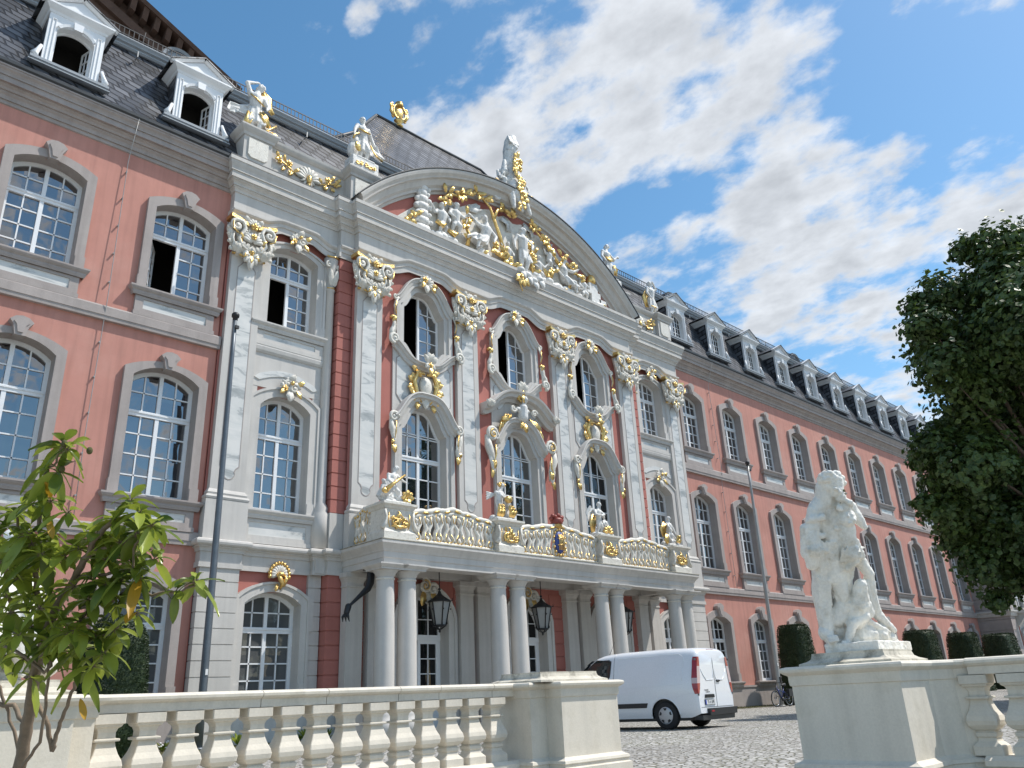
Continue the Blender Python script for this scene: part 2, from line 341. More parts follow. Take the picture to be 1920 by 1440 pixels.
def empty(name, loc, label, cat, group=None, rz=0.):
    o = bpy.data.objects.new(name, None); COL.objects.link(o); o.location = loc; o.rotation_euler = (0, 0, rz); o.empty_display_size = .3
    return tag(o, label, cat, group)
def copy_tree(o, parent=None, loc=None):
    c = o.copy(); COL.objects.link(c)
    if parent is not None: c.parent = parent
    if loc is not None: c.location = loc
    for ch in [x for x in bpy.data.objects if x.parent == o]: copy_tree(ch, c)
    return c
def children(o): return [x for x in bpy.data.objects if x.parent == o]
def fuse(mb, name, mats, parent, voxel, loc=None, sm=6, disp=0., dscale=6., strength=None):
    # melts overlapping closed pieces into one continuous surface
    o = mb.build(name, mats, None, None)
    md = o.modifiers.new('r', 'REMESH'); md.mode = 'VOXEL'; md.voxel_size = voxel
    if sm:
        ms = o.modifiers.new('s', 'SMOOTH'); ms.iterations = sm; ms.factor = .5
    dg = bpy.context.evaluated_depsgraph_get(); me = bpy.data.meshes.new_from_object(o.evaluated_get(dg))
    o.modifiers.clear(); o.data = me; me.name = name
    if disp:
        P = [(v.co.copy(), v.normal.copy()) for v in me.vertices]
        flat = [x for c, n in P for x in c + n * (noise.fractal(c * dscale, .8, 2., 3) * disp)]
        me.vertices.foreach_set('co', flat)
    me.polygons.foreach_set('use_smooth', [True] * len(me.polygons)); me.update()
    if parent is not None: o.parent = parent
    if loc is not None: o.location = loc
    return o
def wall_grid(mb, x0, x1, z0, z1, y, holes, m=0):
    xs = sorted({x0, x1} | {h[0] for h in holes} | {h[1] for h in holes}); zs = sorted({z0, z1} | {h[2] for h in holes} | {h[3] for h in holes})
    xs = [x for x in xs if x0 <= x <= x1]; zs = [z for z in zs if z0 <= z <= z1]
    for i in range(len(xs) - 1):
        for j in range(len(zs) - 1):
            cx = (xs[i] + xs[i + 1]) / 2; cz = (zs[j] + zs[j + 1]) / 2
            if any(h[0] < cx < h[1] and h[2] < cz < h[3] for h in holes): continue
            mb.add([(xs[i], y, zs[j]), (xs[i + 1], y, zs[j]), (xs[i + 1], y, zs[j + 1]), (xs[i], y, zs[j + 1])], [(0, 1, 2, 3)], m)
def arch_out(w, z0, zs, za, n=12):
    h = za - zs; R = (w * w + h * h) / (2 * h); c = za - R; a0 = math.asin(min(1, w / R))
    return [(-w, z0)] + [(R * sin(-a0 + 2 * a0 * i / n), c + R * cos(-a0 + 2 * a0 * i / n)) for i in range(n + 1)] + [(w, z0)]
def arch_z(x, w, zs, za):
    h = za - zs; R = (w * w + h * h) / (2 * h); return za - R + sqrt(max(R * R - x * x, 0))
def bell_out(w, z0, zs, h, n=16, bot=0.):
    top = [(-w + 2 * w * i / n, zs + h * (.5 + .5 * cos(pi * (-1 + 2 * i / n)))) for i in range(n + 1)]
    if bot: return [(w - 2 * w * i / n, z0 - bot * (.5 + .5 * cos(pi * (-1 + 2 * i / n)))) for i in range(n, -1, -1)][::1][0:0] + [(w - 2 * w * i / n, z0 - bot * (.5 + .5 * cos(pi * (1 - 2 * i / n)))) for i in range(n + 1)][::1] + top
    return [(-w, z0)] + top + [(w, z0)]
# fix of outline with an inverted bell at the bottom (clockwise: bottom right->left, then top left->right)
def bell_out(w, z0, zs, h, n=24, bot=0.):
    bell = lambda t: .5 + .5 * cos(pi * min(1, abs(t)) ** 1.75)
    top = [(-w + 2 * w * i / n, zs + h * bell(-1 + 2 * i / n)) for i in range(n + 1)]
    if bot: return [(w - 2 * w * i / n, z0 - bot * bell(1 - 2 * i / n)) for i in range(n + 1)] + top
    return [(-w, z0)] + top + [(w, z0)]

PAL = empty('palace', (0, 0, 0), 'long salmon pink baroque palace with white and gold central block and slate roof', 'palace')
WX = [14.489 + 4.118 * i for i in range(10)]           # window axes of the right wing
LX = [-14.489 - 4.118 * i for i in range(2)]

# ---------------------------------------------------------------- windows
KINDS = {   # w: half opening, z0: bottom, zs/za: spring and crown of the arch, ow/ozs/oza: outer stone frame, tr: transom
 'upper': dict(w=1.0, z0=13.36, zs=16.33, za=16.66, ow=1.27, ozs=16.58, oza=16.93, tr=15.5, sill=13.3),
 'main':  dict(w=1.0, z0=6.86, zs=10.45, za=10.83, ow=1.27, ozs=10.67, oza=11.03, tr=9.4, sill=6.78),
 'ground': dict(w=.93, z0=1.25, zs=4.10, za=4.42, ow=1.18, ozs=4.36, oza=4.72, tr=3.25, sill=1.2),
 'side_upper': dict(w=.93, z0=13.36, zs=16.22, za=16.52, ow=1.30, ozs=16.35, oza=16.74, tr=15.45, sill=13.3),
 'side_main': dict(w=.93, z0=6.88, zs=10.35, za=10.78, ow=1.30, ozs=10.62, oza=11.1, tr=9.4, sill=6.8),
 'side_ground': dict(w=.95, z0=1.25, zs=3.95, za=4.32, ow=1.25, ozs=4.15, oza=4.62, tr=3.2, sill=1.2),
}
def bars(mb, w, ztop, z0, tr, y, cols=4, lo=4, up=2, openl=False, th=.040):
    # ztop(x): height of the head at x. mb gets the white timber of a casement window
    d = .05
    for i in range(1, cols):
        x = -w + 2 * w * i / cols
        big = (i * 2 == cols)
        t = .115 if big else th
        zt = ztop(x) - .03
        mb.box(x - t / 2, x + t / 2, y - (.035 if big else .012), y + d, tr, zt)
        if not (openl and x < -.05): mb.box(x - t / 2, x + t / 2, y - (.035 if big else .012), y + d, z0, tr)
    mb.box(-w, w, y - .05, y + d, tr - .09, tr + .09); mb.box(-w, w, y - .075, y - .05, tr + .01, tr + .06)
    for j in range(1, lo):
        z = z0 + (tr - z0) * j / lo
        mb.box(0 if openl else -w, w, y - .012, y + d, z - th / 2, z + th / 2)
    zm = min(ztop(-w), ztop(w)); 
    for j in range(1, up):
        z = tr + (ztop(w * .5) - tr) * j / up
        mb.box(-w, w, y - .012, y + d, z - th / 2, z + th / 2)
_wc = {}
def wmesh(kind, openl=False):
    key = (kind, openl)
    if key in _wc: return _wc[key]
    k = KINDS[kind]; w = k['w']; side = kind.startswith('side')
    st = 'pale_stone' if side else 'grey_stone'
    out = arch_out(k['ow'], k['sill'], k['ozs'], k['oza']); inn = arch_out(w, k['z0'] - .05, k['zs'], k['za'])
    mb = MB(); mb.ring(out, inn, -.14, .02, .52)
    o2 = arch_out(k['ow'] + .0, k['sill'], k['ozs'], k['oza'])
    if side:   # a raised fillet round the outer edge
        mb.ring(out, arch_out(k['ow'] - .09, k['sill'], k['ozs'] - .06, k['oza'] - .07), -.18, -.1, -.13)
        mb.box(-k['ow'] - .14, -k['ow'] + .02, -.15, .02, k['ozs'] - 1.0, k['ozs'] + .02); mb.box(k['ow'] - .02, k['ow'] + .14, -.15, .02, k['ozs'] - 1.0, k['ozs'] + .02)
    for sx in (-1, 1): mb.box(min(sx * w * 1.02, sx * (k['ow'] + .03)), max(sx * w * 1.02, sx * (k['ow'] + .03)), -.17, .02, k['sill'] + .003, k['sill'] + .42)
    r = {'window': (mb, st)}
    y = .36; zt = lambda x: arch_z(x, w, k['zs'], k['za'])
    s = MB(); s.ring(arch_out(w, k['z0'] - .04, k['zs'], k['za']), arch_out(w - .115, k['z0'] + .12, k['zs'] - .09, k['za'] - .115), y - .03, y + .05, y + .05)
    bars(s, w - .05, zt, k['z0'], k['tr'], y, openl=openl)
    r['sash'] = (s, 'window_paint')
    p = MB(); yp = y + .025
    if openl:
        a = arch_out(w - .03, k['tr'], k['zs'], k['za']); p.add([(x, yp, z) for x, z in a], [list(range(len(a)))])
        p.add([(0, yp, k['z0']), (w - .03, yp, k['z0']), (w - .03, yp, k['tr']), (0, yp, k['tr'])], [(0, 1, 2, 3)])
        c = MB(); a = radians(62); W = w - .09; H0 = k['z0'] + .1; H1 = k['tr'] - .1
        def cb(u0, u1, z0, z1, t=.03):
            P = lambda u, z, dy: (-w + .09 + u * cos(a) - dy * sin(a), y + u * sin(a) + dy * cos(a), z)
            c.hexa([P(u0, z0, -t), P(u1, z0, -t), P(u1, z1, -t), P(u0, z1, -t)], [P(u0, z0, t), P(u1, z0, t), P(u1, z1, t), P(u0, z1, t)])
        cb(0, .07, H0, H1); cb(W - .07, W, H0, H1); cb(.07, W - .07, H0, H0 + .08); cb(.07, W - .07, H1 - .07, H1); cb(W / 2 - .016, W / 2 + .016, H0 + .08, H1 - .07, .02)
        for j in range(1, 4): cb(.07, W - .07, H0 + (H1 - H0) * j / 4 - .016, H0 + (H1 - H0) * j / 4 + .016, .018)
        r['casement'] = (c, 'window_paint')
    else:
        a = arch_out(w - .03, k['z0'], k['zs'], k['za']); p.add([(x, yp, z) for x, z in a], [list(range(len(a)))])
    r['pane'] = (p, 'pane_dark' if 'ground' in kind else 'pane_glass')
    # sill
    q = MB(); zs_ = k['sill']; hw = k['ow'] + .17
    q.sweep_plan([(-hw + .1, .03), (-hw + .1, -.14), (hw - .1, -.14), (hw - .1, .03)], [(0, zs_ - .26), (.02, zs_ - .26), (.05, zs_ - .18), (.05, zs_ - .13), (.1, zs_ - .08), (.13, zs_ - .03), (.13, zs_ + .02), (.0, zs_ + .035)])
    q.box(-hw + .11, hw - .11, -.14, .4, zs_ - .2, zs_ + .03)
    r['sill'] = (q, st)
    if 'ground' not in kind:   # apron under the sill with an inlaid marble panel
        zb = {'upper': 12.38, 'main': 5.92, 'side_upper': 12.5, 'side_main': 5.78}[kind]; za = zs_ - .26
        ap = MB(); hw2 = k['ow'] - .02
        if side: hw2 = k['ow'] + .13
        ap.ring([(-hw2, zb), (-hw2, za), (hw2, za), (hw2, zb)], [(-1.0, zb + .24), (-1.0, za - .10), (1.0, za - .10), (1.0, zb + .24)], -.11, .02, -.07)
        ap.box(-hw2 - .03, hw2 + .03, -.15, .02, zb - .02, zb + .12)
        r['apron'] = (ap, st)
        pn = MB(); pn.add([(-1.0, -.075, zb + .24), (1.0, -.075, zb + .24), (1.0, -.075, za - .10), (-1.0, -.075, za - .10)], [(0, 1, 2, 3)])
        r['marble_panel'] = (pn, 'marble')
    if not side:
        kk = MB(); zt_ = k['oza'] + .33; zb = k['za'] - .06
        kk.prism([(-.13, zb), (-.2, zb + .3), (-.30, zt_ - .16), (-.17, zt_ - .04), (0, zt_), (.17, zt_ - .04), (.30, zt_ - .16), (.2, zb + .3), (.13, zb)], -.26, .02)
        kk.prism([(-.07, zb + .08), (-.12, zb + .3), (-.2, zt_ - .2), (-.1, zt_ - .12), (0, zt_ - .16), (.1, zt_ - .12), (.2, zt_ - .2), (.12, zb + .3), (.07, zb + .08)], -.29, -.2)
        r['keystone'] = (kk, st)
    _wc[key] = r; return r
_made = {}
def window(kind, X, y=0., openl=False, nopane=False):
    key = (kind, openl)
    if key in _made:
        o = copy_tree(_made[key], PAL, (X, y, 0)); return o
    r = wmesh(kind, openl); o = r['window'][0].build('window', r['window'][1], PAL, (X, y, 0))
    for n, (mb, mt) in r.items():
        if n != 'window': mb.build(n, mt, o)
    _made[key] = o; return o
holes = []
for X in WX + LX:
    for kd in ('upper', 'main', 'ground'):
        k = KINDS[kd]; holes.append((X - k['w'] - .1, X + k['w'] + .1, k['z0'] - .05, k['za'] - .02))
openset = {('upper', LX[0]), ('upper', WX[2])}
for X in WX + LX:
    for kd in ('upper', 'main', 'ground'): window(kd, X, 0., (kd, X) in openset)
sholes = []
for sx in (-1, 1):
    for kd in ('side_upper', 'side_main', 'side_ground'):
        window(kd, sx * 10.5, -.05, kd == 'side_upper' and sx < 0); k = KINDS[kd]
        sholes.append((sx * 10.5 - k['w'] - .1, sx * 10.5 + k['w'] + .1, k['z0'] - .05, k['za'] - .02))

# ---------------------------------------------------------------- wing walls
mb = MB(); wall_grid(mb, -26, -12.98, 0, 18.3, 0, holes); mb.add([(-26, 0, 0), (-26, 12, 0), (-26, 12, 18.3), (-26, 0, 18.3)], [(0, 1, 2, 3)]); mb.build('wing_wall', 'pink_stucco', PAL)
mb = MB(); wall_grid(mb, 12.98, 53.6, 0, 18.3, 0, holes); mb.build('wing_wall', 'pink_stucco', PAL)
for x0, x1 in ((-26, -13.02), (13.02, 53.6)):
    mb = MB(); mb.box(x0, x1, -.10, .01, 0, .95); mb.box(x0, x1, -.14, .01, .95, 1.04); mb.build('plinth', 'grey_stone', PAL)
for z0, z1, o in ((5.52, 5.92, .13), (11.93, 12.38, .16)):
    for x0, x1 in ((-26, -12.95), (12.95, 53.6)):
        mb = MB(); mb.sweep_xz([(x0, z0), (x1, z0)], [(0, -.01), (0, o - .03), (.12, o - .02), (.13, o), (z1 - z0 - .05, o), (z1 - z0, o - .03), (z1 - z0, -.01)], 0); mb.build('string_course', 'grey_stone', PAL)
WC = [(0, 17.96), (.05, 17.98), (.05, 18.10), (.10, 18.10), (.10, 18.15), (.12, 18.22), (.18, 18.28), (.18, 18.33), (.23, 18.33), (.26, 18.40), (.32, 18.45), (.32, 18.49), (.41, 18.49), (.41, 18.68), (.45, 18.68), (.45, 18.73), (.48, 18.80), (.54, 18.86), (.54, 18.92), (.57, 18.92), (.57, 18.975), (0, 19.0)]
for x0, x1 in ((-26, -13.02), (13.02, 53.7)): mb = MB(); mb.sweep_plan([(x0, 0), (x1, 0)], WC); mb.build('cornice', 'grey_stone', PAL)
for x0, x1 in ((-26, -13.3), (13.3, 53.7)):
    mb = MB(); mb.sweep_plan([(x0, 0), (x1, 0)], [(.40, 18.985), (.56, 18.985), (.62, 19.03), (.63, 19.12), (.57, 19.14), (.55, 19.07), (.40, 19.07)]); mb.build('gutter', 'lead', PAL)
# lightning conductors down the pink walls
for X in (-16.54, 16.55):
    mb = MB(); pts = [(X, -.6, 19.05), (X, -.2, 18.0), (X, -.09, 17.6), (X, -.2, 12.4), (X + .02, -.09, 11.8), (X, -.09, 8.4), (X + .04, -.09, 5.9)]
    mb.tube(pts, .012, 6)
    for z in (17.2, 16.2, 15.2, 14.2, 13.2, 11.2, 10.1, 9.0, 7.8, 6.6): mb.box(X - .02, X + .02, -.1, .01, z - .02, z + .02)
    mb.build('lightning_conductor', 'pale_metal', PAL)
# dark rooms behind the panes
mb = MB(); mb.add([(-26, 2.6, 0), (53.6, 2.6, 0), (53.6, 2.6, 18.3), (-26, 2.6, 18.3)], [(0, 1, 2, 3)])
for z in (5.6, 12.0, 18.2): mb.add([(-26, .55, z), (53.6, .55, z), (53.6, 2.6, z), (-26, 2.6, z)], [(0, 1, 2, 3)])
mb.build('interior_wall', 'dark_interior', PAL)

# ---------------------------------------------------------------- central block walls
mb = MB()
for x0, x1 in ((-12.98, -8.75), (8.75, 12.98)): wall_grid(mb, x0, x1, 0, 17.3, -.05, sholes)
CH = []
for X in (-5, 0, 5):
    CH += [(X - 1.1, X + 1.1, 5.75, 11.45), (X - 1.1, X + 1.1, 13.25, 16.4), (X - 1.1, X + 1.1, 0, 4.4)]
wall_grid(mb, -8.3, 8.3, 4.95, 17.3, -.6, CH)
for sx in (-1, 1): mb.add([(sx * 13, 0, 0), (sx * 13, -.05, 0), (sx * 13, -.05, 17.3), (sx * 13, 0, 17.3)], [(0, 1, 2, 3)])
mb.build('central_wall', 'red_stucco', PAL)
mb = MB()   # red wall in the portico, cut into bands
zc = 0.; 
wall_grid(mb, -8.3, 8.3, 0, 4.95, -.6, CH)
z = .95
while z < 4.7:
    for x0, x1 in ((-8.28, -6.36), (-3.64, -1.36), (1.36, 3.64), (6.36, 8.28)): mb.box(x0, x1, -.635, -.59, z + .015, z + .46)
    z += .48
mb.build('portico_wall', 'red_stucco', PAL)
# red quoins at the corners of the projection
for sx in (-1, 1):
    mb = MB(); x0, x1 = sorted((sx * 8.83, sx * 8.15))
    mb.box(min(sx * 8.80, sx * 8.15), max(sx * 8.80, sx * 8.15), -.47, -.02, 6.95, 16.7); mb.box(min(sx * 8.80, sx * 8.15), max(sx * 8.80, sx * 8.15), -.47, -.02, .95, 4.95)
    for za, zb in ((6.95, 16.68), (.95, 4.93)):
        n = round((zb - za) / .455)
        for i in range(n):
            a = za + (zb - za) * i / n; b = za + (zb - za) * (i + 1) / n
            X0, X1 = x0, x1
            lo = [(X0, -.50, a + .022), (X1, -.50, a + .022), (X1, -.02, a + .022), (X0, -.02, a + .022)]
            mb.box(X0, X1, -.50, -.02, a + .022, b - .022)
    mb.build('quoin', 'red_stucco', PAL)
    mb = MB(); mb.box(x0 - .02, x1 + .02, -.52, -.02, 0, .95); mb.build('quoin_plinth', 'pale_stone', PAL); mb = MB(); mb.box(x0 - .01, x1 + .01, -.51, -.02, 5.7, 6.95); mb.build('quoin_base', 'pale_stone', PAL)
# pale backing slabs in the side bays, carved panel over the main window
for sx in (-1, 1):
    X = sx * 10.5; mb = MB()
    mb.box(X - 1.34, X + 1.34, -.10, -.04, 11.0, 12.5)
    mb.sweep_xz([(X - 1.42, 12.22), (X + 1.42, 12.22)], [(0, 0), (.0, .05), (.08, .1), (.2, .12), (.28, .1), (.28, 0)], -.08)
    for a, b in ((X - 1.34, X - .93 - .11), (X + 1.04, X + 1.34)):
        mb.box(a, b, -.09, -.04, 10.4, 11.0)
    mb.build('side_panel', 'pale_stone', PAL)
    mb = MB(); pts = []
    for i in range(21):
        t = -1 + i / 10; pts.append((X + 1.12 * t, 11.42 + .30 * cos(t * pi * .5) + .0))
    low = [(X + 1.12 * (1 - i / 10), 11.18 + .34 * cos((1 - i / 10) * pi * .5)) for i in range(21)]
    mb.prism([(X - 1.2, 11.30)] + pts[1:-1] + [(X + 1.2, 11.30)] + low[1:-1], -.13, -.05); mb.build('marble_panel', 'marble', PAL)
# slim colonnettes beside the quoins
mb = MB(); mb.lathe([(.30, 5.75), (.30, 6.9), (.24, 7.0), (.26, 7.12), (.17, 7.3), (.16, 15.3), (.19, 15.33), (.19, 15.4), (.16, 15.44), (.18, 15.9), (.26, 16.5), (.29, 16.68)], 0, 0, 16)
mb.box(-.2, .2, -.2, .1, 4.95, 5.75)
cw = mb.build('colonnette', 'pale_stone', PAL, (-9.02, -.18, 0))
mb = MB()
for sx in (-1, 1): mb.scroll(sx * .2, 16.35, -.2, .13, 1.3, pi / 2, -sx, .045); mb.leaf((sx * .06, 15.5), pi / 2 + sx * -.12, .7, .1, -.17)
mb.build('capital', 'ornament_white', cw)
mb = MB(); mb.tube([(-.3, -.2, 16.68), (0, -.32, 16.66), (.3, -.2, 16.68)], .035, 6); mb.tube([(-.2, -.12, 15.4), (0, -.21, 15.4), (.2, -.12, 15.4)], .025, 6); mb.build('gilding', 'gold', cw)
copy_tree(cw, PAL, (9.02, -.18, 0))

# ground floor of the side bays: banded pale stone
for sx in (-1, 1):
    mb = MB()
    for a, b, yf in ((12.98, 11.75, -.30), (9.32, 8.86, -.16)):
        x0, x1 = sorted((sx * a, sx * b)); mb.box(x0 + .02, x1 - .02, yf + .03, -.03, .95, 4.95); n = 9
        for i in range(n):
            za = .95 + 4.0 * i / n; zb = .95 + 4.0 * (i + 1) / n; mb.box(x0, x1, yf, -.03, za + .014, zb - .014)
    x0, x1 = sorted((sx * 13.04, sx * 8.86)); mb.box(x0, x1, -.36, -.03, 0, .95)
    mb.build('banded_pier', 'pale_stone', PAL)
# belt moulding between ground and main floor
BELT = [(0, 4.9), (.05, 4.9), (.05, 5.05), (.02, 5.05), (.02, 5.36), (.06, 5.36), (.06, 5.40), (.09, 5.46), (.14, 5.49), (.14, 5.53), (.19, 5.53), (.23, 5.57), (.245, 5.63), (.23, 5.69), (.18, 5.72), (0, 5.75)]
mb = MB()
mb.sweep_plan([(-13.0, 0), (-13.0, -.3), (-11.73, -.3), (-11.73, -.12), (-9.25, -.12), (-9.25, -.3), (-8.85, -.3), (-8.85, -.52), (-8.3, -.52)], BELT); mb.build('belt_course', 'pale_stone', PAL); mb = MB()
mb.sweep_plan([(8.3, -.52), (8.85, -.52), (8.85, -.3), (9.25, -.3), (9.25, -.12), (11.73, -.12), (11.73, -.3), (13.0, -.3), (13.0, 0)], BELT)
mb.build('belt_course', 'pale_stone', PAL)

# ---------------------------------------------------------------- giant pilasters
mb = MB(); w = .565
mb.box(-w, w, 0, .23, 7.25, 15.6)
mb.box(-w - .12, w + .12, -.10, .23, 5.75, 6.95)
pil = mb.build('pilaster', 'pale_stone', PAL, (-7.636, -.78, 0))
mb = MB(); mb.sweep_plan([(-w - .05, .2), (-w - .05, -.04), (w + .05, -.04), (w + .05, .2)], [(0, 6.95), (.07, 6.96), (.09, 7.02), (.06, 7.08), (.01, 7.10), (.03, 7.16), (.0, 7.22), (-.05, 7.3)])
mb.build('base', 'pale_stone', pil)
def panel_out(a, z0, z1):
    lo = [(a, z0 + .32), (a - .1, z0 + .24), (a - .16, z0 + .1)] + [(a * .62 * cos(t), z0 + .1 - .22 * sin(t)) for t in [pi * i / 8 for i in range(9)]] + [(-a + .16, z0 + .1), (-a + .1, z0 + .24), (-a, z0 + .32)]
    return lo + [(-a, z1 - .25), (-a + .1, z1 - .12), (-a + .18, z1), (a - .18, z1), (a - .1, z1 - .12), (a, z1 - .25)]
mb = MB(); mb.prism(panel_out(.31, 7.75, 15.3), -.006, .01); mb.build('marble_panel', 'marble', pil)
mb = MB(); p1 = panel_out(.325, 7.735, 15.315); p2 = panel_out(.30, 7.76, 15.29); mb.ring(p1, p2, -.012, .0, .0); mb.build('panel_moulding', 'grey_stone', pil)
cap = MB(); rd = random.Random(6)
cap.prism([(-.50, 15.45), (-.50, 15.9), (-.56, 16.3), (-.68, 16.74), (.68, 16.74), (.56, 16.3), (.50, 15.9), (.50, 15.45)], -.16, .2)
for sx in (-1, 1):
    cap.scroll(sx * .60, 16.46, -.30, .21, 1.15, pi * .5, -sx, .085, tail=[(sx * .16, 15.62), (sx * .36, 15.72), (sx * .5, 15.98), (sx * .40, 16.22), (sx * .30, 16.45), (sx * .40, 16.66)])
    cap.scroll(sx * .27, 16.34, -.30, .12, 1.1, pi * .2, sx, .05); cap.scroll(sx * .50, 15.74, -.26, .12, 1.1, -pi * .5, sx, .055, tail=[(sx * .66, 16.2), (sx * .70, 15.95), (sx * .62, 15.70)])
    cap.tube([(sx * .74, -.02, 16.6), (sx * .78, -.14, 16.35), (sx * .72, -.16, 16.0), (sx * .60, -.1, 15.6)], [.07, .12, .11, .06], 7)
    for q in range(5): cap.leaf((sx * (.14 + .10 * q), 15.45 + .05 * (q % 3)), pi / 2 + sx * (.4 - .18 * q), .34 + .12 * rd.random(), .10, -.17, curl=.18)
    for q in range(4): cap.leaf((sx * (.74 - .03 * q), 16.3 - .22 * q), (0 if sx > 0 else pi) + sx * (.5 - .45 * q), .20, .08, -.14, curl=.12)
    cap.leaf((sx * .2, 16.76), pi / 2 - sx * .5, .24, .10, -.22, curl=.1)
cap.shell(0, 15.96, -.27, .40, .3, pi - .3, 8, t=.085); cap.shell(0, 16.64, -.24, .28, .4, pi - .4, 6, t=.07)
for a_, L_ in ((-pi / 2, .72), (-pi / 2 - .45, .50), (-pi / 2 + .45, .50), (-pi / 2 - .95, .36), (-pi / 2 + .95, .36)): cap.leaf((0, 15.62), a_, L_, .14, -.18, curl=.16)
cap.build('capital', 'ornament_white', pil)
g = MB()
for sx in (-1, 1):
    g.hexa([(sx * .84, -.36, 16.72), (sx * .18, -.30, 16.58), (sx * .18, -.30, 16.70), (sx * .84, -.36, 16.87)], [(sx * .84, .1, 16.72), (sx * .18, .1, 16.58), (sx * .18, .1, 16.70), (sx * .84, .1, 16.87)])
    g.tube([(sx * .60, -.05, 15.5), (sx * .4, -.12, 15.5), (sx * .17, -.16, 15.42), (sx * .1, -.2, 15.55)], [.045, .05, .045, .06], 7)
    g.tube([(sx * .80, -.42, 16.5), (sx * .76, -.42, 16.22), (sx * .58, -.42, 16.1)], .026, 6); g.tube([(sx * .50, -.30, 16.18), (sx * .40, -.30, 15.9), (sx * .27, -.3, 15.68)], .024, 6)
    g.leaf((sx * .12, 15.55), -pi / 2 + sx * .6, .26, .07, -.26, curl=.08); g.leaf((sx * .34, 16.02), pi / 2 - sx * .7, .24, .06, -.3, curl=.06)
g.rose(0, 16.58, -.36, .15); g.rose(0, 16.18, -.36, .12); g.rose(0, 15.6, -.28, .12); g.shell(0, 15.98, -.27, .38, .3, pi - .3, 4, t=.022); g.leaf((0, 15.5), -pi / 2, .34, .08, -.26, curl=.08)
g.build('gilding', 'gold', pil)
for X, y in ((-2.822, -.78), (2.822, -.78), (7.636, -.78), (-12.335, -.25), (12.335, -.25)): copy_tree(pil, PAL, (X, y, 0))

# ---------------------------------------------------------------- entablature
ENT = [(0, 17.2), (.02, 17.2), (.02, 17.92), (.06, 17.92), (.06, 17.97), (.09, 18.03), (.13, 18.06), (.13, 18.11), (.17, 18.11), (.17, 18.17), (.22, 18.24), (.27, 18.27), (.27, 18.32), (.32, 18.32), (.32, 18.56), (.36, 18.56), (.36, 18.61), (.38, 18.70), (.43, 18.80), (.45, 18.86), (.45, 18.91), (.48, 18.91), (.48, 19.05), (0, 19.1)]
plan = [(-13.0, .3), (-13.0, -.28), (-8.83, -.28), (-8.83, -.52), (-8.22, -.52), (-8.22, -.80), (8.22, -.80), (8.22, -.52), (8.83, -.52), (8.83, -.28), (13.0, -.28), (13.0, .3)]
mb = MB(); mb.sweep_plan(plan, ENT); mb.build('entablature', 'pale_stone', PAL)
AR = [(-.26, 0), (-.26, .04), (-.04, .05), (-.03, .09), (.10, .10), (.13, .15), (.18, .19), (.24, .19), (.26, 0)]
mb = MB()
def wave(x0, x1, cs, w, h, n=90):
    out = []
    for i in range(n + 1):
        x = x0 + (x1 - x0) * i / n; z = 16.96
        for c in cs:
            t = (x - c) / w
            if abs(t) < 1:
                s_ = min(1., (1 - abs(t)) / .55); z += h * (s_ * s_ * (3 - 2 * s_)) * (.86 + .14 * cos(t * pi / 2))
        out.append((x, z))
    return out
mb.sweep_xz(wave(-8.3, 8.3, (-5, 0, 5), 1.75, .34, 140), AR, -.78)
for sx in (-1, 1):
    a, b = sorted((sx * 13.05, sx * 8.80)); mb.sweep_xz(wave(a, b, (sx * 10.5,), 1.35, .26, 60), AR, -.26); a, b = sorted((sx * 8.88, sx * 8.25)); mb.sweep_xz([(a, 16.96), (b, 16.96)], AR, -.5)
    a, b = sorted((sx * 13.08, sx * 12.98)); mb.box(a, b, -.34, .02, 16.72, 17.2); mb.box(min(sx * 8.93, sx * 8.85), max(sx * 8.93, sx * 8.85), -.6, -.2, 16.72, 17.2); mb.box(min(sx * 8.32, sx * 8.22), max(sx * 8.32, sx * 8.22), -.88, -.4, 16.72, 17.2)
mb.build('architrave', 'pale_stone', PAL)
# lead flashing on the cornice
mb = MB(); mb.sweep_plan([(-13.0, .3), (-13.0, -.28), (-8.83, -.28), (-8.83, -.52), (-8.22, -.52), (-8.22, -.80)], [(-.2, 19.09), (.47, 19.07), (.47, 19.11), (-.2, 19.15)])
mb.sweep_plan([(8.22, -.80), (8.22, -.52), (8.83, -.52), (8.83, -.28), (13.0, -.28), (13.0, .3)], [(-.2, 19.09), (.47, 19.07), (.47, 19.11), (-.2, 19.15)]); mb.build('flashing', 'lead', PAL)

# ---------------------------------------------------------------- curved pediment
RA, ZA = 10.85, 12.1
def arcp(R, a): return (R * sin(a), ZA + R * cos(a))
amax = math.acos((19.08 - ZA) / RA)
N = 56; path = [arcp(RA, -amax + 2 * amax * i / N) for i in range(N + 1)]
mb = MB(); mb.sweep_xz(path, [(-.52, -.05), (-.52, .06), (-.42, .08), (-.40, .2), (-.30, .22), (-.22, .34), (-.08, .40), (.0, .44), (.02, .58), (.08, .60), (.18, .70), (.28, .74), (.34, .74), (.36, -.1)], -.62)
ped = mb.build('pediment', 'pale_stone', PAL)
mb = MB(); pth = [arcp(RA - .1, -amax + 2 * amax * i / N) for i in range(N + 1)]; mb.prism(pth, -.60, -.4); mb.build('tympanum', 'red_stucco', ped)
mb = MB()
pp = [arcp(RA + .36, -amax - .012 + 2 * (amax + .012) * i / N) for i in range(N + 1)]
for i in range(N):
    (xa, za), (xb, zb) = pp[i], pp[i + 1]; mb.hexa([(xa, -1.40, za), (xb, -1.40, zb), (xb, 2.6, zb), (xa, 2.6, za)], [(xa, -1.40, za + .05), (xb, -1.40, zb + .05), (xb, 2.6, zb + .05), (xa, 2.6, za + .05)])
mb.prism([arcp(RA + .3, -amax + 2 * amax * i / N) for i in range(N + 1)], -.38, 2.5, back=True)
mb.build('arched_roof', 'lead', ped)

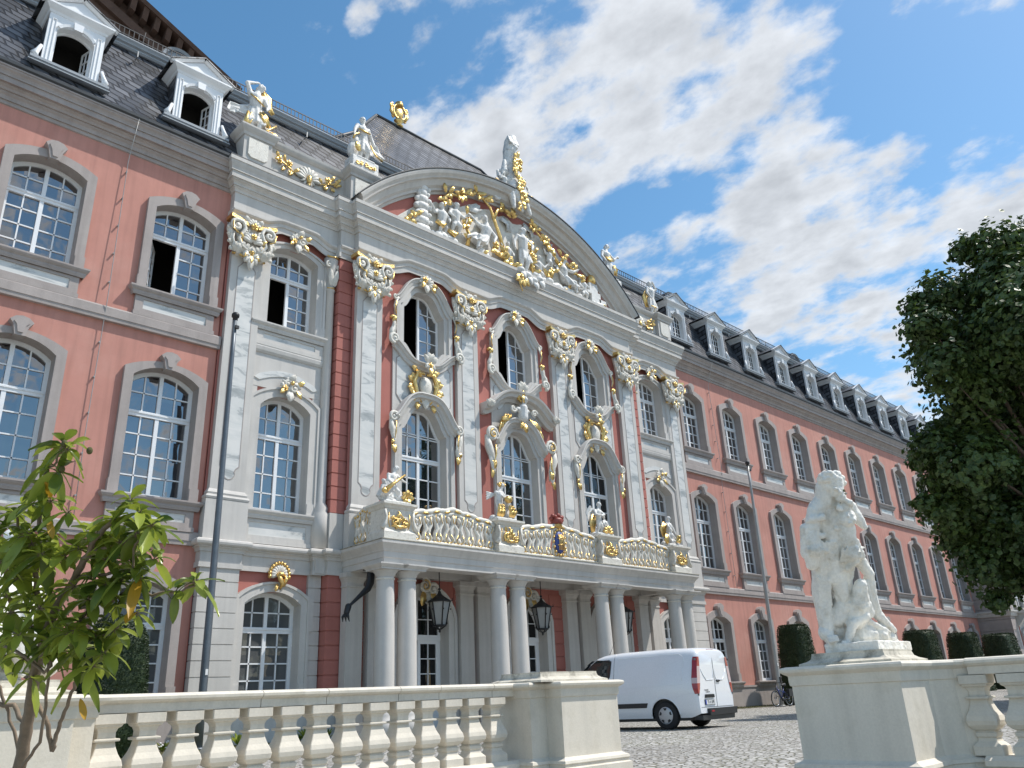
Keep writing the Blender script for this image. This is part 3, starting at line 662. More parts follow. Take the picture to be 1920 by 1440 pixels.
# ---------------------------------------------------------------- attic with pedestals
for sx in (-1, 1):
    mb = MB(); x0, x1 = sorted((sx * 11.8, sx * 8.5)); mb.box(x0, x1, -.14, .3, 19.08, 20.66)
    mb.sweep_xz([(x0, 20.55), (x1, 20.55)], [(0, -.02), (0, .03), (.08, .1), (.16, .14), (.26, .16), (.3, 0)], -.14); mb.sweep_xz([(x0, 19.09), (x1, 19.09)], [(0, 0), (0, .12), (.16, .12), (.22, .04), (.26, 0)], -.14)
    at_ = mb.build('attic', 'pale_stone', PAL)
    for cx, yf, zt, hw in ((sx * 12.35, -.34, 20.55, .55), (sx * 7.86, -.66, 20.6, .72)):
        mb = MB(); mb.box(cx - hw, cx + hw, yf, yf + 1.1, 19.08, zt)
        ppn = [(cx - hw, yf + 1.1), (cx - hw, yf), (cx + hw, yf), (cx + hw, yf + 1.1)]
        mb.sweep_plan(ppn, [(0, zt - .12), (.05, zt - .1), (.07, zt), (.15, zt + .1), (.2, zt + .2), (.2, zt + .27), (-.3, zt + .32)]); mb.sweep_plan(ppn, [(0, 19.08), (.09, 19.08), (.09, 19.25), (.02, 19.35), (0, 19.36)])
        mb.box(cx - hw + .02, cx + hw - .02, yf + .02, yf + 1.08, zt + .25, zt + .34)
        a, z0, z1 = hw - .17, 19.55, zt - .2
        o = [(cx - a + .12, z0), (cx - a, z0 + .12), (cx - a, z1 - .0), (cx + a, z1), (cx + a, z0 + .12), (cx + a - .12, z0)]
        mb.prism(o, yf - .05, yf + .01, 1)
        mb.build('attic_pedestal', ['pale_stone', 'ornament_white'], at_)
    # gilded roses and a white shell on the attic
    X = sx * 10.2; g = MB(); wsh = MB()
    wsh.shell(X, 19.75, -.18, .55, .15, pi - .15, 9, t=.09); wsh.shell(X, 19.78, -.18, .35, pi + .5, 2 * pi - .5, 5, t=.06)
    for s2 in (-1, 1):
        g.tube([(X + s2 * .45, -.2, 19.75), (X + s2 * .8, -.24, 19.9), (X + s2 * 1.15, -.24, 20.05), (X + s2 * 1.35, -.2, 20.2)], [.02, .035, .035, .02], 7)
        g.rose(X + s2 * .85, 20.08, -.24, .16); g.rose(X + s2 * .75, 19.72, -.22, .11); g.rose(X + s2 * 1.2, 20.05, -.22, .12)
        for q in ((.6, 19.85, 2.4), (1.0, 20.15, 1.2), (1.2, 20.1, -.2), (1.25, 20.2, .9), (.7, 19.8, -1.2), (1.0, 19.85, -1.0), (1.3, 20.05, 2.)): g.leaf((X + s2 * q[0], q[1]), q[2] if s2 > 0 else pi - q[2], .24, .07, -.2, curl=.1)
    g.sph((X, -.3, 19.72), (.1, .1, .2)); g.sph((X, -.28, 19.5), (.06, .06, .12))
    wsh.build('attic_shell', 'ornament_white', at_); g.build('attic_roses', 'gold', at_)
def BF(t): return .5 + .5 * cos(pi * min(1, abs(t)) ** 1.75)
# ---------------------------------------------------------------- windows of the central projection (main floor: tall doors; above: shaped lights)
def centre_low(X, hood=False):
    w, z0, zs, h = 1.05, 5.78, 10.42, .98
    out = bell_out(1.46, 5.76, 10.62, 1.12); inn = bell_out(w, z0, zs, h)
    mb = MB(); mb.ring(out, inn, -.10, .02, .42)
    mb.ring(bell_out(1.40, 5.76, 10.58, 1.12), bell_out(1.22, z0, 10.5, 1.06), -.16, -.09, -.09)
    o = mb.build('window', 'pale_stone', PAL, (X, -.6, 0))
    mb = MB()   # arched hood moulding with rolled ends
    pth = [(1.5 * t, 10.66 + 1.12 * BF(t)) for t in [-1 + i / 20 for i in range(41)]]
    mb.sweep_xz(pth, [(-.16, 0), (-.16, .1), (-.06, .14), (-.03, .24), (.06, .26), (.12, .32), (.17, .3), (.19, 0)], -.08); mb.build('hood', 'pale_stone', o)
    s = MB(); zt = lambda x: zs + h * BF(min(1, abs(x) / w)); y = .34
    s.ring(bell_out(w, z0, zs, h), bell_out(w - .085, z0 + .1, zs - .06, h - .03), y - .03, y + .05, y + .05); bars(s, w - .05, zt, z0, 9.45, y, 4, 5, 2)
    s.box(-w + .05, w - .05, y - .012, y + .05, 10.42, 10.45); s.build('sash', 'window_paint', o)
    p = MB(); a = bell_out(w - .03, z0, zs, h); p.add([(x, y + .025, z) for x, z in a], [list(range(len(a)))]); p.build('pane', 'pane_glass' if X < 3 else 'pane_dark', o)
    s = MB(); g = MB()
    for sx in (-1, 1):
        if not hood:
            s.scroll(sx * 1.56, 10.72, -.30, .21, 1.4, pi if sx > 0 else 0, -sx, .075)
            s.tube([(sx * 1.66, -.25, 10.7), (sx * 1.62, -.24, 10.3), (sx * 1.48, -.22, 9.9), (sx * 1.5, -.18, 9.55)], [.07, .11, .08, .03], 8); s.leaf((sx * 1.56, 10.5), -pi / 2 - sx * .08, .9, .11, -.2)
            g.leaf((sx * 1.55, 9.75), -pi / 2 - sx * .2, .4, .11, -.22); g.tube([(sx * 1.49, -.34, 10.55), (sx * 1.46, -.32, 10.2), (sx * 1.5, -.3, 9.9)], .022, 6); g.leaf((sx * 1.52, 9.9), -pi / 2 + sx * .5, .25, .07, -.22)
        else:
            s.scroll(sx * 1.72, 10.95, -.34, .28, 1.5, pi / 2, -sx, .09, tail=[(sx * 1.35, 10.6), (sx * 1.42, 10.95), (sx * 1.55, 11.18)])
            s.tube([(sx * 1.95, -.25, 10.9), (sx * 1.9, -.28, 10.4), (sx * 1.7, -.28, 9.9), (sx * 1.66, -.2, 9.5)], [.10, .17, .13, .05], 8); s.leaf((sx * 1.8, 10.5), -pi / 2 - sx * .1, 1.2, .15, -.26)
            g.scroll(sx * 1.72, 10.95, -.42, .2, 1.2, pi / 2, -sx, .03); g.leaf((sx * 1.66, 9.95), -pi / 2, .45, .11, -.3); g.tube([(sx * 1.62, -.4, 10.5), (sx * 1.6, -.4, 10.1), (sx * 1.72, -.38, 9.8), (sx * 1.66, -.3, 9.3)], .035, 6)
            g.rose(sx * 1.68, 9.75, -.34, .14); g.leaf((sx * 1.7, 9.6), -pi / 2 + sx * .2, .5, .09, -.26)
        s.build('side_scroll', 'ornament_white', o); s = MB()
    g.build('gilding', 'gold', o)
    return o
def centre_up(X):
    w, z0, zs, h, bot = 1.0, 13.95, 15.5, .86, .62
    out = bell_out(1.42, 13.85, 15.66, 1.12, bot=.70); inn = bell_out(w, z0, zs, h, bot=bot)
    mb = MB(); mb.ring(out, inn, -.10, .02, .42); mb.ring(bell_out(1.38, 13.9, 15.6, 1.12, bot=.66), bell_out(1.2, 13.95, 15.55, 1.04, bot=.64), -.17, -.09, -.09)
    o = mb.build('window', 'pale_stone', PAL, (X, -.6, 0))
    mb = MB(); pth = [(1.52 * t, 13.84 - .70 * BF(t)) for t in [-1 + i / 20 for i in range(41)]]
    mb.sweep_xz(pth, [(-.22, 0), (-.2, .06), (-.07, .08), (-.04, .14), (.03, .16), (.06, .21), (.10, .21), (.12, 0)], -.08)
    mb.sweep_xz([(x, z + .09) for x, z in pth], [(0, .05), (.02, .05), (.02, -.4)], -.08); mb.build('sill', 'pale_stone', o)
    mb = MB(); pth = [(1.45 * t, 15.7 + 1.1 * BF(t)) for t in [-1 + i / 20 for i in range(41)]]
    mb.sweep_xz(pth, [(-.1, 0), (-.1, .12), (0, .16), (.06, .22), (.1, .2), (.12, 0)], -.08); mb.build('hood', 'pale_stone', o)
    s = MB(); zt = lambda x: zs + h * BF(min(1, abs(x) / w)); zb = lambda x: z0 - bot * BF(min(1, abs(x) / w)); y = .34
    s.ring(bell_out(w, z0, zs, h, bot=bot), bell_out(w - .08, z0 + .05, zs - .05, h - .03, bot=bot - .02), y - .03, y + .05, y + .05)
    s.box(-.045, .045, y - .04, y + .05, zb(0), zt(0)); s.box(w / 2 - .016, w / 2 + .016, y - .012, y + .05, zb(.5), zt(.5))
    for z in (13.85, 14.45, 15.05, 15.65): s.box(0, w - .03, y - .012, y + .05, z - .016, z + .016)
    s.build('sash', 'window_paint', o)
    p = MB(); a = [q for q in bell_out(w - .03, z0, zs, h, bot=bot)]; a = [q for q in a if q[0] >= -.001]
    p.add([(x, y + .025, z) for x, z in a], [list(range(len(a)))]); p.build('pane', 'pane_glass', o)
    c = MB(); an = radians(78); W = .9
    def cb(u0, u1, z0_, z1_, t=.03):
        P = lambda u, z, dy: (-w + .09 + u * cos(an) - dy * sin(an), y + u * sin(an) + dy * cos(an), z)
        c.hexa([P(u0, z0_, -t), P(u1, z0_, -t), P(u1, z1_, -t), P(u0, z1_, -t)], [P(u0, z0_, t), P(u1, z0_, t), P(u1, z1_, t), P(u0, z1_, t)])
    cb(0, .07, 13.9, 15.5); cb(W - .07, W, 13.5, 16.1); cb(.07, W - .07, 13.75, 13.83); cb(.07, W - .07, 15.6, 15.7)
    for z in (14.45, 15.05): cb(.07, W - .07, z - .016, z + .016, .018)
    c.build('casement', 'window_paint', o)
    s = MB(); g = MB()
    for sx in (-1, 1):
        s.scroll(sx * 1.60, 13.86, -.34, .22, 1.5, -pi * .5, -sx if False else sx, .08); s.tube([(sx * 1.72, -.3, 13.8), (sx * 1.68, -.26, 14.2), (sx * 1.52, -.22, 14.5), (sx * 1.56, -.16, 14.8)], [.1, .1, .07, .05], 8)
        s.leaf((sx * 1.6, 13.95), pi / 2 + sx * .05, .75, .1, -.2); g.sph((sx * 1.58, -.76 + .6, 14.82), (.13, .1, .09)); g.leaf((sx * 1.56, 14.5), pi / 2, .35, .08, -.22)
        s.scroll(sx * 1.5, 15.72, -.24, .13, 1.2, 0 if sx < 0 else pi, sx, .05, tail=[(sx * 1.48, 15.0), (sx * 1.56, 15.3)]); g.tube([(sx * 1.48, -.3, 15.5), (sx * 1.54, -.28, 15.2), (sx * 1.47, -.26, 14.95)], .025, 6)
    for a in (-.9, -.3, .3, .9): s.leaf((0, 13.2), pi / 2 + a, .42, .13, -.44, curl=.12); s.leaf((0, 13.2), -pi / 2 + a * .8, .36, .11, -.42, curl=.1)
    g.rose(0, 13.05, -.5, .13); g.leaf((0, 13.0), -pi / 2, .4, .1, -.48); g.rose(.03, 12.8, -.48, .09)
    # shell at the crown of the frame
    s.shell(0, 16.72, -.26, .38, -.4, pi + .4, 9, t=.075); s.leaf((0, 16.75), -pi / 2, .45, .14, -.24); g.rose(-.14, 16.85, -.36, .14); g.leaf((-.16, 16.75), -pi / 2 - .5, .36, .09, -.34); g.leaf((.2, 16.75), -.3, .3, .08, -.3); g.leaf((.22, 16.65), -1.1, .3, .08, -.3)
    s.build('shell_ornament', 'ornament_white', o); g.build('gilding', 'gold', o)
    return o
for X in (-5, 0, 5): centre_low(X, X == 0); centre_up(X)
for X in (-5, 0, 5):   # marble field between the two windows
    bell = lambda t: BF(t)
    mb = MB(); mb.prism([(X + 1.47 * t, 13.88 - .70 * bell(t)) for t in [-1 + i / 12 for i in range(25)]] + [(X + 1.47 * t, 10.66 + 1.14 * bell(t)) for t in [1 - i / 12 for i in range(25)]], -.655, -.59); bk = mb.build('window_panel', 'pale_stone', PAL)
    mb = MB()
    for sx in (-1, 1):
        mb.prism([(X + sx * 1.12, 16.42), (X, 16.42)] + [(X + sx * 1.12 * t, 15.64 + 1.1 * bell(t * 1.12 / 1.42)) for t in [i / 10 for i in range(11)] if 15.64 + 1.1 * bell(t * 1.12 / 1.42) < 16.42] , -.604, -.56)
    mb.build('wall_patch', 'red_stucco', PAL)
    n = 18; zt0 = 13.42
    top = [(X - 1.32 + .22, zt0 + .0)] + [(X + 1.1 * t, zt0 - .08 - .62 * bell(t)) for t in [-1 + 2 * i / n for i in range(n + 1)]] + [(X + 1.32 - .22, zt0)]
    zl = 11.55 if X else 12.3
    low = [(X + 1.1 * t, zl - .1 + .65 * bell(t)) for t in [1 - 2 * i / n for i in range(n + 1)]]
    poly = [(X - 1.32, zl + .18), (X - 1.32, zt0 - .2)] + top + [(X + 1.32, zt0 - .2), (X + 1.32, zl + .18)] + low
    mb = MB(); mb.prism(poly, -.668, -.65); mb.build('marble_panel', 'marble', bk)
    cen = Vector((X, (zl + zt0) / 2)); mb = MB(); inn = [(x + (cen.x - x) * .02, z + (cen.y - z) * .03) for x, z in poly]; mb.ring(poly, inn, -.676, -.66, -.66); mb.build('panel_moulding', 'grey_stone', bk)
    if X:
        s = MB(); g = MB(); s.sph((X + .02, -.74, 12.3), (.30, .14, .40), 0, 12, 9); s.sph((X, -.72, 11.72), (.17, .14, .2)); s.leaf((X, 11.85), -pi / 2, .5, .16, -.72)
        for sx in (-1, 1):
            g.tube([(X + sx * .05, -.78, 12.78), (X + sx * .38, -.8, 12.82), (X + sx * .56, -.78, 12.4), (X + sx * .42, -.78, 11.9), (X + sx * .2, -.76, 11.6)], [.05, .09, .1, .09, .04], 7)
            for q in range(9):
                t = q / 8; g.leaf((X + sx * (.36 + .2 * sin(pi * t)), 12.85 - 1.25 * t), (-.3 - 1.9 * (q % 3) / 2 + .8) if sx > 0 else pi - (-.3 - 1.9 * (q % 3) / 2 + .8), .34, .11, -.74, curl=.1)
        g.rose(X - .34, 12.75, -.82, .16); s.build('cartouche', 'ornament_white', bk); g.build('gold_leaves', 'gold', bk)
# hood, bust and scrolls over the middle window
mb = MB(); pth = [(2.05 * t, 11.95 + .95 * BF(t) + .12 * abs(t) ** 3) for t in [-1 + i / 18 for i in range(37)]]
mb.sweep_xz(pth, [(-.24, -.02), (-.24, .16), (-.1, .22), (-.06, .4), (.06, .44), (.12, .56), (.2, .58), (.22, .5), (.24, -.02)], -.62)
hd = mb.build('hood', 'pale_stone', PAL)
s = MB(); g = MB()
for sx in (-1, 1):
    for a in (-.8, 0, .8): s.leaf((sx * 1.95, 12.1), pi / 2 + a, .3, .11, -1.1)
    s.scroll(sx * .62, 12.25, -1.1, .16, 1.3, 0, sx, .06)
    g.leaf((sx * .5, 11.95), (0 if sx > 0 else pi) - sx * .4, .7, .18, -.8, curl=.2)
    for q in range(5): g.tube([(sx * (.55 + .12 * q), -.85, 12.05 - .05 * q), (sx * (.65 + .15 * q), -.9, 11.85 - .12 * q), (sx * (.62 + .16 * q), -.85, 11.6 - .14 * q)], [.05, .06, .02], 6)
mb = MB(); mb.cap((0, -1.0, 12.0), (0, -1.05, 12.4), .24, .2); mb.cap((-.27, -1.0, 12.3), (.27, -1.0, 12.3), .12, .12); mb.cap((0, -1.05, 12.45), (.04, -1.08, 12.62), .08, .08); mb.sph((.06, -1.12, 12.76), (.13, .15, .18)); mb.cap((.08, -1.25, 12.76), (.08, -1.28, 12.72), .03, .02); mb.cap((0, -.95, 11.6), (0, -1.0, 12.0), .06, .2)
fuse(mb, 'bust', 'statue_white', hd, .022, sm=3)
for q in range(12):
    a = 2 * pi * q / 12; g.sph((.04 + .24 * cos(a), -1.0, 12.84 + .13 * sin(a)), (.08, .09, .06), 0, 7, 5)
g.sph((.04, -.98, 12.9), (.2, .18, .12)); g.leaf((0, 11.75), -pi / 2 + .3, .45, .13, -1.0, curl=.15); g.leaf((0, 11.8), -pi / 2 - .5, .4, .12, -1.0, curl=.15)
s.build('scrolls', 'ornament_white', hd); g.build('gilding', 'gold', hd)
# little cartouches over the side-bay windows
def small_cart(X, y, z, k=1.):
    s = MB(); g = MB()
    s.scroll(-.10 * k, .1 * k, 0, .2 * k, 1.4, pi, 1, .07 * k); s.scroll(.14 * k, -.02 * k, -.02, .18 * k, 1.4, 0, 1, .06 * k); s.leaf((0, -.1 * k), -pi / 2, .42 * k, .13 * k, .02, curl=.12 * k); s.leaf((0, .15 * k), pi / 2 - .4, .34 * k, .12 * k, .02, curl=.12 * k); s.shell(0, .0, .04, .34 * k, -.5, pi + .5, 8, t=.06 * k)
    g.rose(-.2 * k, -.08 * k, -.06, .11 * k); g.leaf((-.2 * k, -.1 * k), pi + .8, .26 * k, .07 * k, -.04, curl=.06); g.leaf((.24 * k, .1 * k), .6, .28 * k, .08 * k, -.04, curl=.07); g.leaf((.22 * k, -.1 * k), -1., .3 * k, .07 * k, -.04, curl=.07); g.sph((.02 * k, -.12, .12 * k), (.07 * k, .06, .07 * k))
    o = s.build('cartouche', 'ornament_white', PAL, (X, y, z)); g.build('gilding', 'gold', o); return o
c0 = small_cart(-10.5, -.36, 16.84, 1.)
copy_tree(c0, PAL, (10.5, -.36, 16.84))
c1 = small_cart(-10.45, -.30, 11.12, 1.05); copy_tree(c1, PAL, (10.45, -.30, 11.12))
for sx in (-1, 1):   # gilded shells over the ground-floor side windows
    s = MB(); g = MB(); s.shell(0, .05, 0, .42, -.15, pi + .15, 11, t=.09)
    for q in range(12):
        a = -.15 + (pi + .3) * q / 11; g.sph((.46 * cos(a), -.04, .05 + .46 * sin(a)), (.085, .09, .085), 0, 7, 5)
    g.tube([(-.16, -.14, .1), (-.05, -.2, -.12), (.1, -.2, -.3), (-.02, -.16, -.52)], [.05, .1, .11, .04], 8); g.tube([(.18, -.14, .05), (.24, -.2, -.15), (.14, -.18, -.4)], [.05, .1, .05], 8); g.sph((0, -.16, .06), (.16, .14, .1)); g.leaf((-.1, -.3), -pi / 2 - .4, .32, .09, -.1)
    o = s.build('shell_ornament', 'ornament_white', PAL, (sx * 10.42, -.26, 4.78)); g.build('gilding', 'gold', o); o.scale = (.72, .8, .8)

# ---------------------------------------------------------------- relief in the tympanum
REL = MB(); pth = []
for i in range(41):
    a = -.60 + 1.2 * i / 40; pth.append((9.9 * sin(a) * 1.0, 12.1 + 9.9 * cos(a) + .12 * sin(i * 1.7)))
REL.prism([(-6.6, 19.3)] + [p for p in pth if p[1] > 19.4] + [(6.6, 19.3)], -.66, -.58)
rel = REL.build('tympanum_relief', 'ornament_white', PAL)
def wrap_body(mb, J, H):
    # J: joint positions; limbs taper from joint to joint
    r = H / 2.3
    mb.cap(J['hip'], J['chest'], .20 * r, .23 * r); mb.cap(J['chest'], J['neck'], .21 * r, .11 * r)
    for a in ('l', 'r'):
        if 'sh' + a in J:
            mb.cap(J['chest'], J['sh' + a], .15 * r, .115 * r); mb.cap(J['sh' + a], J['el' + a], .10 * r, .078 * r); mb.cap(J['el' + a], J['ha' + a], .078 * r, .05 * r)
            d = (Vector(J['ha' + a]) - Vector(J['el' + a])).normalized(); h = Vector(J['ha' + a]); sd = d.orthogonal().normalized()
            mb.cap(h, h + d * .09 * r, .05 * r, .045 * r)
            for q in (-1.5, -.5, .5, 1.5): mb.cap(h + d * .08 * r + sd * q * .024 * r, h + d * (.19 - .02 * abs(q)) * r + sd * q * .03 * r + Vector((0, 0, -.02 * r)), .017 * r, .013 * r, n=6)
            mb.cap(h + d * .03 * r + sd * .04 * r, h + d * .10 * r + sd * .085 * r, .018 * r, .014 * r, n=6)
        if 'kn' + a in J:
            hp = Vector(J['hip']) + (Vector(J['kn' + a]) - Vector(J['hip'])).normalized() * .05 * r
            mb.cap(hp, J['kn' + a], .175 * r, .11 * r); mb.cap(J['kn' + a], J['an' + a], .115 * r, .06 * r)
            an = Vector(J['an' + a]); mb.cap(an + Vector((0, .02 * r, -.05 * r)), an + Vector(J.get('toe', (0.02, -.2, -.07))) * r, .06 * r, .04 * r)
    hd = Vector(J['head']); nk = Vector(J['neck']); mb.cap(nk, hd, .085 * r, .09 * r)
    f = Vector(J.get('face', (0, -1, 0))).normalized(); up = (hd - nk).normalized(); sd = f.cross(up).normalized()
    R = Matrix((sd, f, up)).transposed()
    mb.sph(hd + up * .05 * r, (.115 * r, .135 * r, .165 * r), 0, 12, 9, R)
    mb.cap(hd + f * .125 * r + up * .08 * r, hd + f * .165 * r + up * .02 * r, .018 * r, .028 * r, n=6)          # nose
    mb.sph(hd + f * .115 * r - up * .045 * r, (.05 * r, .03 * r, .018 * r), 0, 8, 5, R); mb.sph(hd + f * .09 * r - up * .10 * r, (.05 * r, .05 * r, .04 * r), 0, 8, 5, R)   # mouth, chin
    for q in (-1, 1):
        mb.sph(hd + f * .118 * r + sd * q * .05 * r + up * .065 * r, (.024 * r, .014 * r, .014 * r), 0, 7, 5, R); mb.cap(hd + f * .12 * r + sd * q * .02 * r + up * .10 * r, hd + f * .10 * r + sd * q * .085 * r + up * .10 * r, .016 * r, .014 * r, n=6)
        mb.sph(hd + sd * q * .115 * r + up * .03 * r, (.02 * r, .035 * r, .045 * r), 0, 7, 5, R)
    for q in range(9):
        a = q * 2.4; e = .3 + .65 * q / 9; mb.sph(hd + up * (.07 + .13 * e) * r - f * .05 * r + (sd * cos(a) + f * sin(a) * .8) * .11 * sqrt(1 - e * e * .8) * r, .052 * r, 0, 7, 5)
    mb.sph(hd - f * .12 * r + up * .06 * r, (.09 * r, .07 * r, .1 * r), 0, 8, 6, R)
def drape(mb, top, bot, r0, r1, n=12, seed=0, flat=.7, folds=7, amp=.16, ang=(0, 2 * pi)):
    rd = random.Random(seed); top = Vector(top); bot = Vector(bot); rows = 9; cols = 40; vs = []
    ph = rd.random() * 6
    for i in range(rows + 1):
        f = i / rows; c = top.lerp(bot, f)
        for j in range(cols):
            a = ang[0] + (ang[1] - ang[0]) * j / cols; rr = (r0 + (r1 - r0) * f ** .8) * (1 + amp * f ** .5 * sin(folds * a + ph + 1.3 * f) + .05 * sin(3 * a + 4 * f))
            vs.append((c.x + rr * cos(a), c.y + rr * sin(a) * flat, c.z + .05 * sin(folds * a + ph) * f))
    fs = []
    for i in range(rows):
        for j in range(cols): jj = (j + 1) % cols; fs.append((i * cols + j, i * cols + jj, (i + 1) * cols + jj, (i + 1) * cols + j))
    fs += [list(range(cols)), list(range(rows * cols, (rows + 1) * cols))]
    mb.add(vs, fs, 0, True)
def ribbon(mb, pts, w, m=0, th=.03, wob=.15):
    # a fluttering cloth band
    P = [Vector(p) for p in pts]; K = 5; vs = []; N = len(P)
    for i, p in enumerate(P):
        t = (P[min(i + 1, N - 1)] - P[max(i - 1, 0)]).normalized(); s_ = t.cross(Vector((0, -1, .25))).normalized()
        for k in range(K):
            q = k / (K - 1) - .5; vs.append(p + s_ * q * w * (1 + .3 * sin(i * 1.3)) + Vector((0, -1, 0)) * wob * w * sin(k * 2.3 + i * 1.9))
    b = len(vs); vs += [v + Vector((0, th, 0)) for v in vs]; fs = []
    for i in range(N - 1):
        for k in range(K - 1):
            o = i * K + k; fs += [(o, o + 1, o + K + 1, o + K), (b + o, b + o + K, b + o + K + 1, b + o + 1)]
    for i in range(N - 1): fs += [(i * K, (i + 1) * K, b + (i + 1) * K, b + i * K), (i * K + K - 1, b + i * K + K - 1, b + (i + 1) * K + K - 1, (i + 1) * K + K - 1)]
    fs += [(0, b, b + 1, 1), (1, b + 1, b + 2, 2), (2, b + 2, b + 3, 3), (3, b + 3, b + 4, 4)]
    o = (N - 1) * K; fs += [(o + k, o + k + 1, b + o + k + 1, b + o + k) for k in range(4)]
    mb.add(vs, fs, m, True)
def relfig(kind, X, Z, H, fl=1, y=-.8, seed=1):
    k = H / 2.3; V = lambda x, z, yy=0.: (X + fl * x * k, y + yy * k, Z + z * k)
    if kind == 'stand':
        J = dict(hip=V(0, 1.1), chest=V(.04, 1.58, -.05), neck=V(.05, 1.86, -.03), head=V(.02, 2.02, -.05), shl=V(-.25, 1.74), ell=V(-.5, 1.5, -.1), hal=V(-.32, 1.25, -.25), shr=V(.3, 1.74), elr=V(.5, 1.42), har=V(.55, 1.1, -.1), knl=V(-.1, .6, -.15), anl=V(-.05, .1, -.05), knr=V(.16, .58, -.05), anr=V(.2, .08), face=(-fl * .5, -1, 0))
    elif kind == 'sit':
        J = dict(hip=V(0, .45), chest=V(-.12, .95, -.08), neck=V(-.12, 1.25, -.08), head=V(-.06, 1.4, -.1), shl=V(-.38, 1.1), ell=V(-.6, .78, -.12), hal=V(-.4, .5, -.25), shr=V(.15, 1.12), elr=V(.5, 1.0, -.2), har=V(.78, 1.2, -.2), knl=V(.45, .35, -.3), anl=V(.55, -.15, -.3), knr=V(.5, .5, -.1), anr=V(.95, .25, -.15), face=(fl * .6, -1, 0))
    else:
        J = dict(hip=V(0, .55), chest=V(.03, .95, -.05), neck=V(.03, 1.18, -.05), head=V(.0, 1.36, -.08), shl=V(-.22, 1.1), ell=V(-.42, .9, -.1), hal=V(-.6, 1.12, -.15), shr=V(.25, 1.1), elr=V(.42, .85, -.1), har=V(.3, .65, -.25), knl=V(-.12, .3, -.2), anl=V(-.15, .0, -.05), knr=V(.18, .32, -.1), anr=V(.22, .0), face=(-fl * .4, -1, .05))
    mb = MB(); wrap_body(mb, J, H)
    if kind == 'stand': drape(mb, V(0, 1.15, -.02), V(-.08, .62, -.05), .24 * k, .34 * k, seed=seed, flat=.6)
    if kind == 'sit': drape(mb, V(0, .6, -.1), V(.45, .12, -.22), .25 * k, .38 * k, seed=seed, flat=.6); ribbon(mb, [V(-.35, 1.15, .1), V(-.6, 1.3, .12), V(-.9, 1.15, .1), V(-1.1, 1.25, .05)], .3 * k)
    return fuse(mb, 'relief_figure', 'statue_white', rel, .026, sm=2)
relfig('putto', -4.15, 19.5, 2.2, 1, seed=2); relfig('putto', -3.35, 19.85, 2.2, -1, seed=3); relfig('sit', -1.75, 19.55, 2.6, -1, seed=4); relfig('stand', .62, 19.12, 2.55, -1, -.95, seed=5)
relfig('putto', -.25, 19.4, 1.7, 1, seed=6); relfig('putto', 1.75, 19.3, 1.9, -1, seed=7); relfig('sit', 3.55, 19.45, 2.3, 1, seed=8); relfig('putto', 4.95, 19.3, 1.9, -1, seed=9); relfig('putto', 2.55, 20.3, 1.5, 1, seed=10)
s = MB(); rd = random.Random(5)
for i, (z, r) in enumerate([(19.35, .52), (19.75, .42), (20.1, .34), (20.45, .4), (20.8, .34), (21.1, .26), (21.35, .3)]):   # stone vase and fountain at the left, hive stand at the right
    s.sph((-5.15, -.72, z), (r, .26, .24), 0, 12, 6)
    for q in range(5): s.sph((-5.15 + r * cos(q * 1.3), -.8, z + .1 * sin(q * 2)), (.13, .12, .12), 0, 7, 5)
s.leaf((-5.15, 21.4), pi / 2, .4, .16, -.75); s.leaf((-5.15, 21.4), pi / 2 + .8, .35, .13, -.75); s.leaf((-5.15, 21.4), pi / 2 - .8, .35, .13, -.75)
s.build('relief_vase', 'statue_white', rel); s = MB()
for x, w, z0, z1 in ((5.75, .34, 19.2, 19.75), (6.25, .26, 19.2, 19.6), (5.6, .5, 19.75, 19.9), (5.6, .3, 19.9, 20.35)): s.box(x - w, x + w, -.95, -.6, z0, z1)
s.build('relief_stand', 'statue_white', rel); s = MB()
for i in range(46):   # rocky and cloudy ground of the relief
    x = -6.2 + 12.4 * rd.random(); s.sph((x, -.74 - .18 * rd.random(), 19.22 + .28 * rd.random() * (1 - abs(x) / 7)), (.16 + .22 * rd.random(), .16, .1 + .14 * rd.random()), 0, 8, 6)
for x, z, a in ((-2.5, 21.5, .3), (-2.9, 20.8, 2.5), (.0, 21.3, 1.9), (2.3, 21.2, .7), (1.6, 21.6, 2.2), (4.1, 20.7, .4)):
    ribbon(s, [(x, -.72, z), (x + .35 * cos(a), -.8, z + .35 * sin(a)), (x + .8 * cos(a + .3), -.74, z + .7 * sin(a + .3))], .35, wob=.2)
s.build('relief_clouds', 'statue_white', rel)
g = MB()
def goldtree(pts, leaves, seed):
    rd = random.Random(seed); P = [(x, -.86, z) for x, z in pts]; n = len(P); g.tube(P, [.10 - .055 * i / (n - 1) for i in range(n)], 8)
    for (x, z, k) in leaves:
        for i in range(max(3, int(k * .62))): a = rd.random() * 6.28; g.leaf((x + .26 * (rd.random() - .5), z + .26 * (rd.random() - .5)), a, .26 + .16 * rd.random(), .09, -.84 - .10 * rd.random(), curl=.14)
goldtree([(-2.75, 19.4), (-2.6, 20.0), (-2.9, 20.5), (-2.7, 21.0)], [(-2.85, 20.4, 8), (-2.6, 19.8, 8), (-2.75, 20.9, 6)], 1)
goldtree([(-4.1, 21.2), (-3.7, 21.7), (-3.2, 21.75), (-2.8, 22.1)], [(-4.1, 21.2, 9), (-3.85, 21.6, 6), (-3.2, 21.85, 9), (-2.8, 22.15, 9)], 2)
goldtree([(-.55, 19.9), (-.75, 20.7), (-1.1, 21.5), (-1.3, 22.0), (-1.9, 22.35)], [(-1.5, 22.2, 8), (-2.1, 22.4, 10)], 3)
goldtree([(-1.1, 21.5), (-.85, 22.05), (-.4, 22.2), (.05, 22.05)], [(-.5, 22.2, 7), (.05, 22.0, 9)], 4)
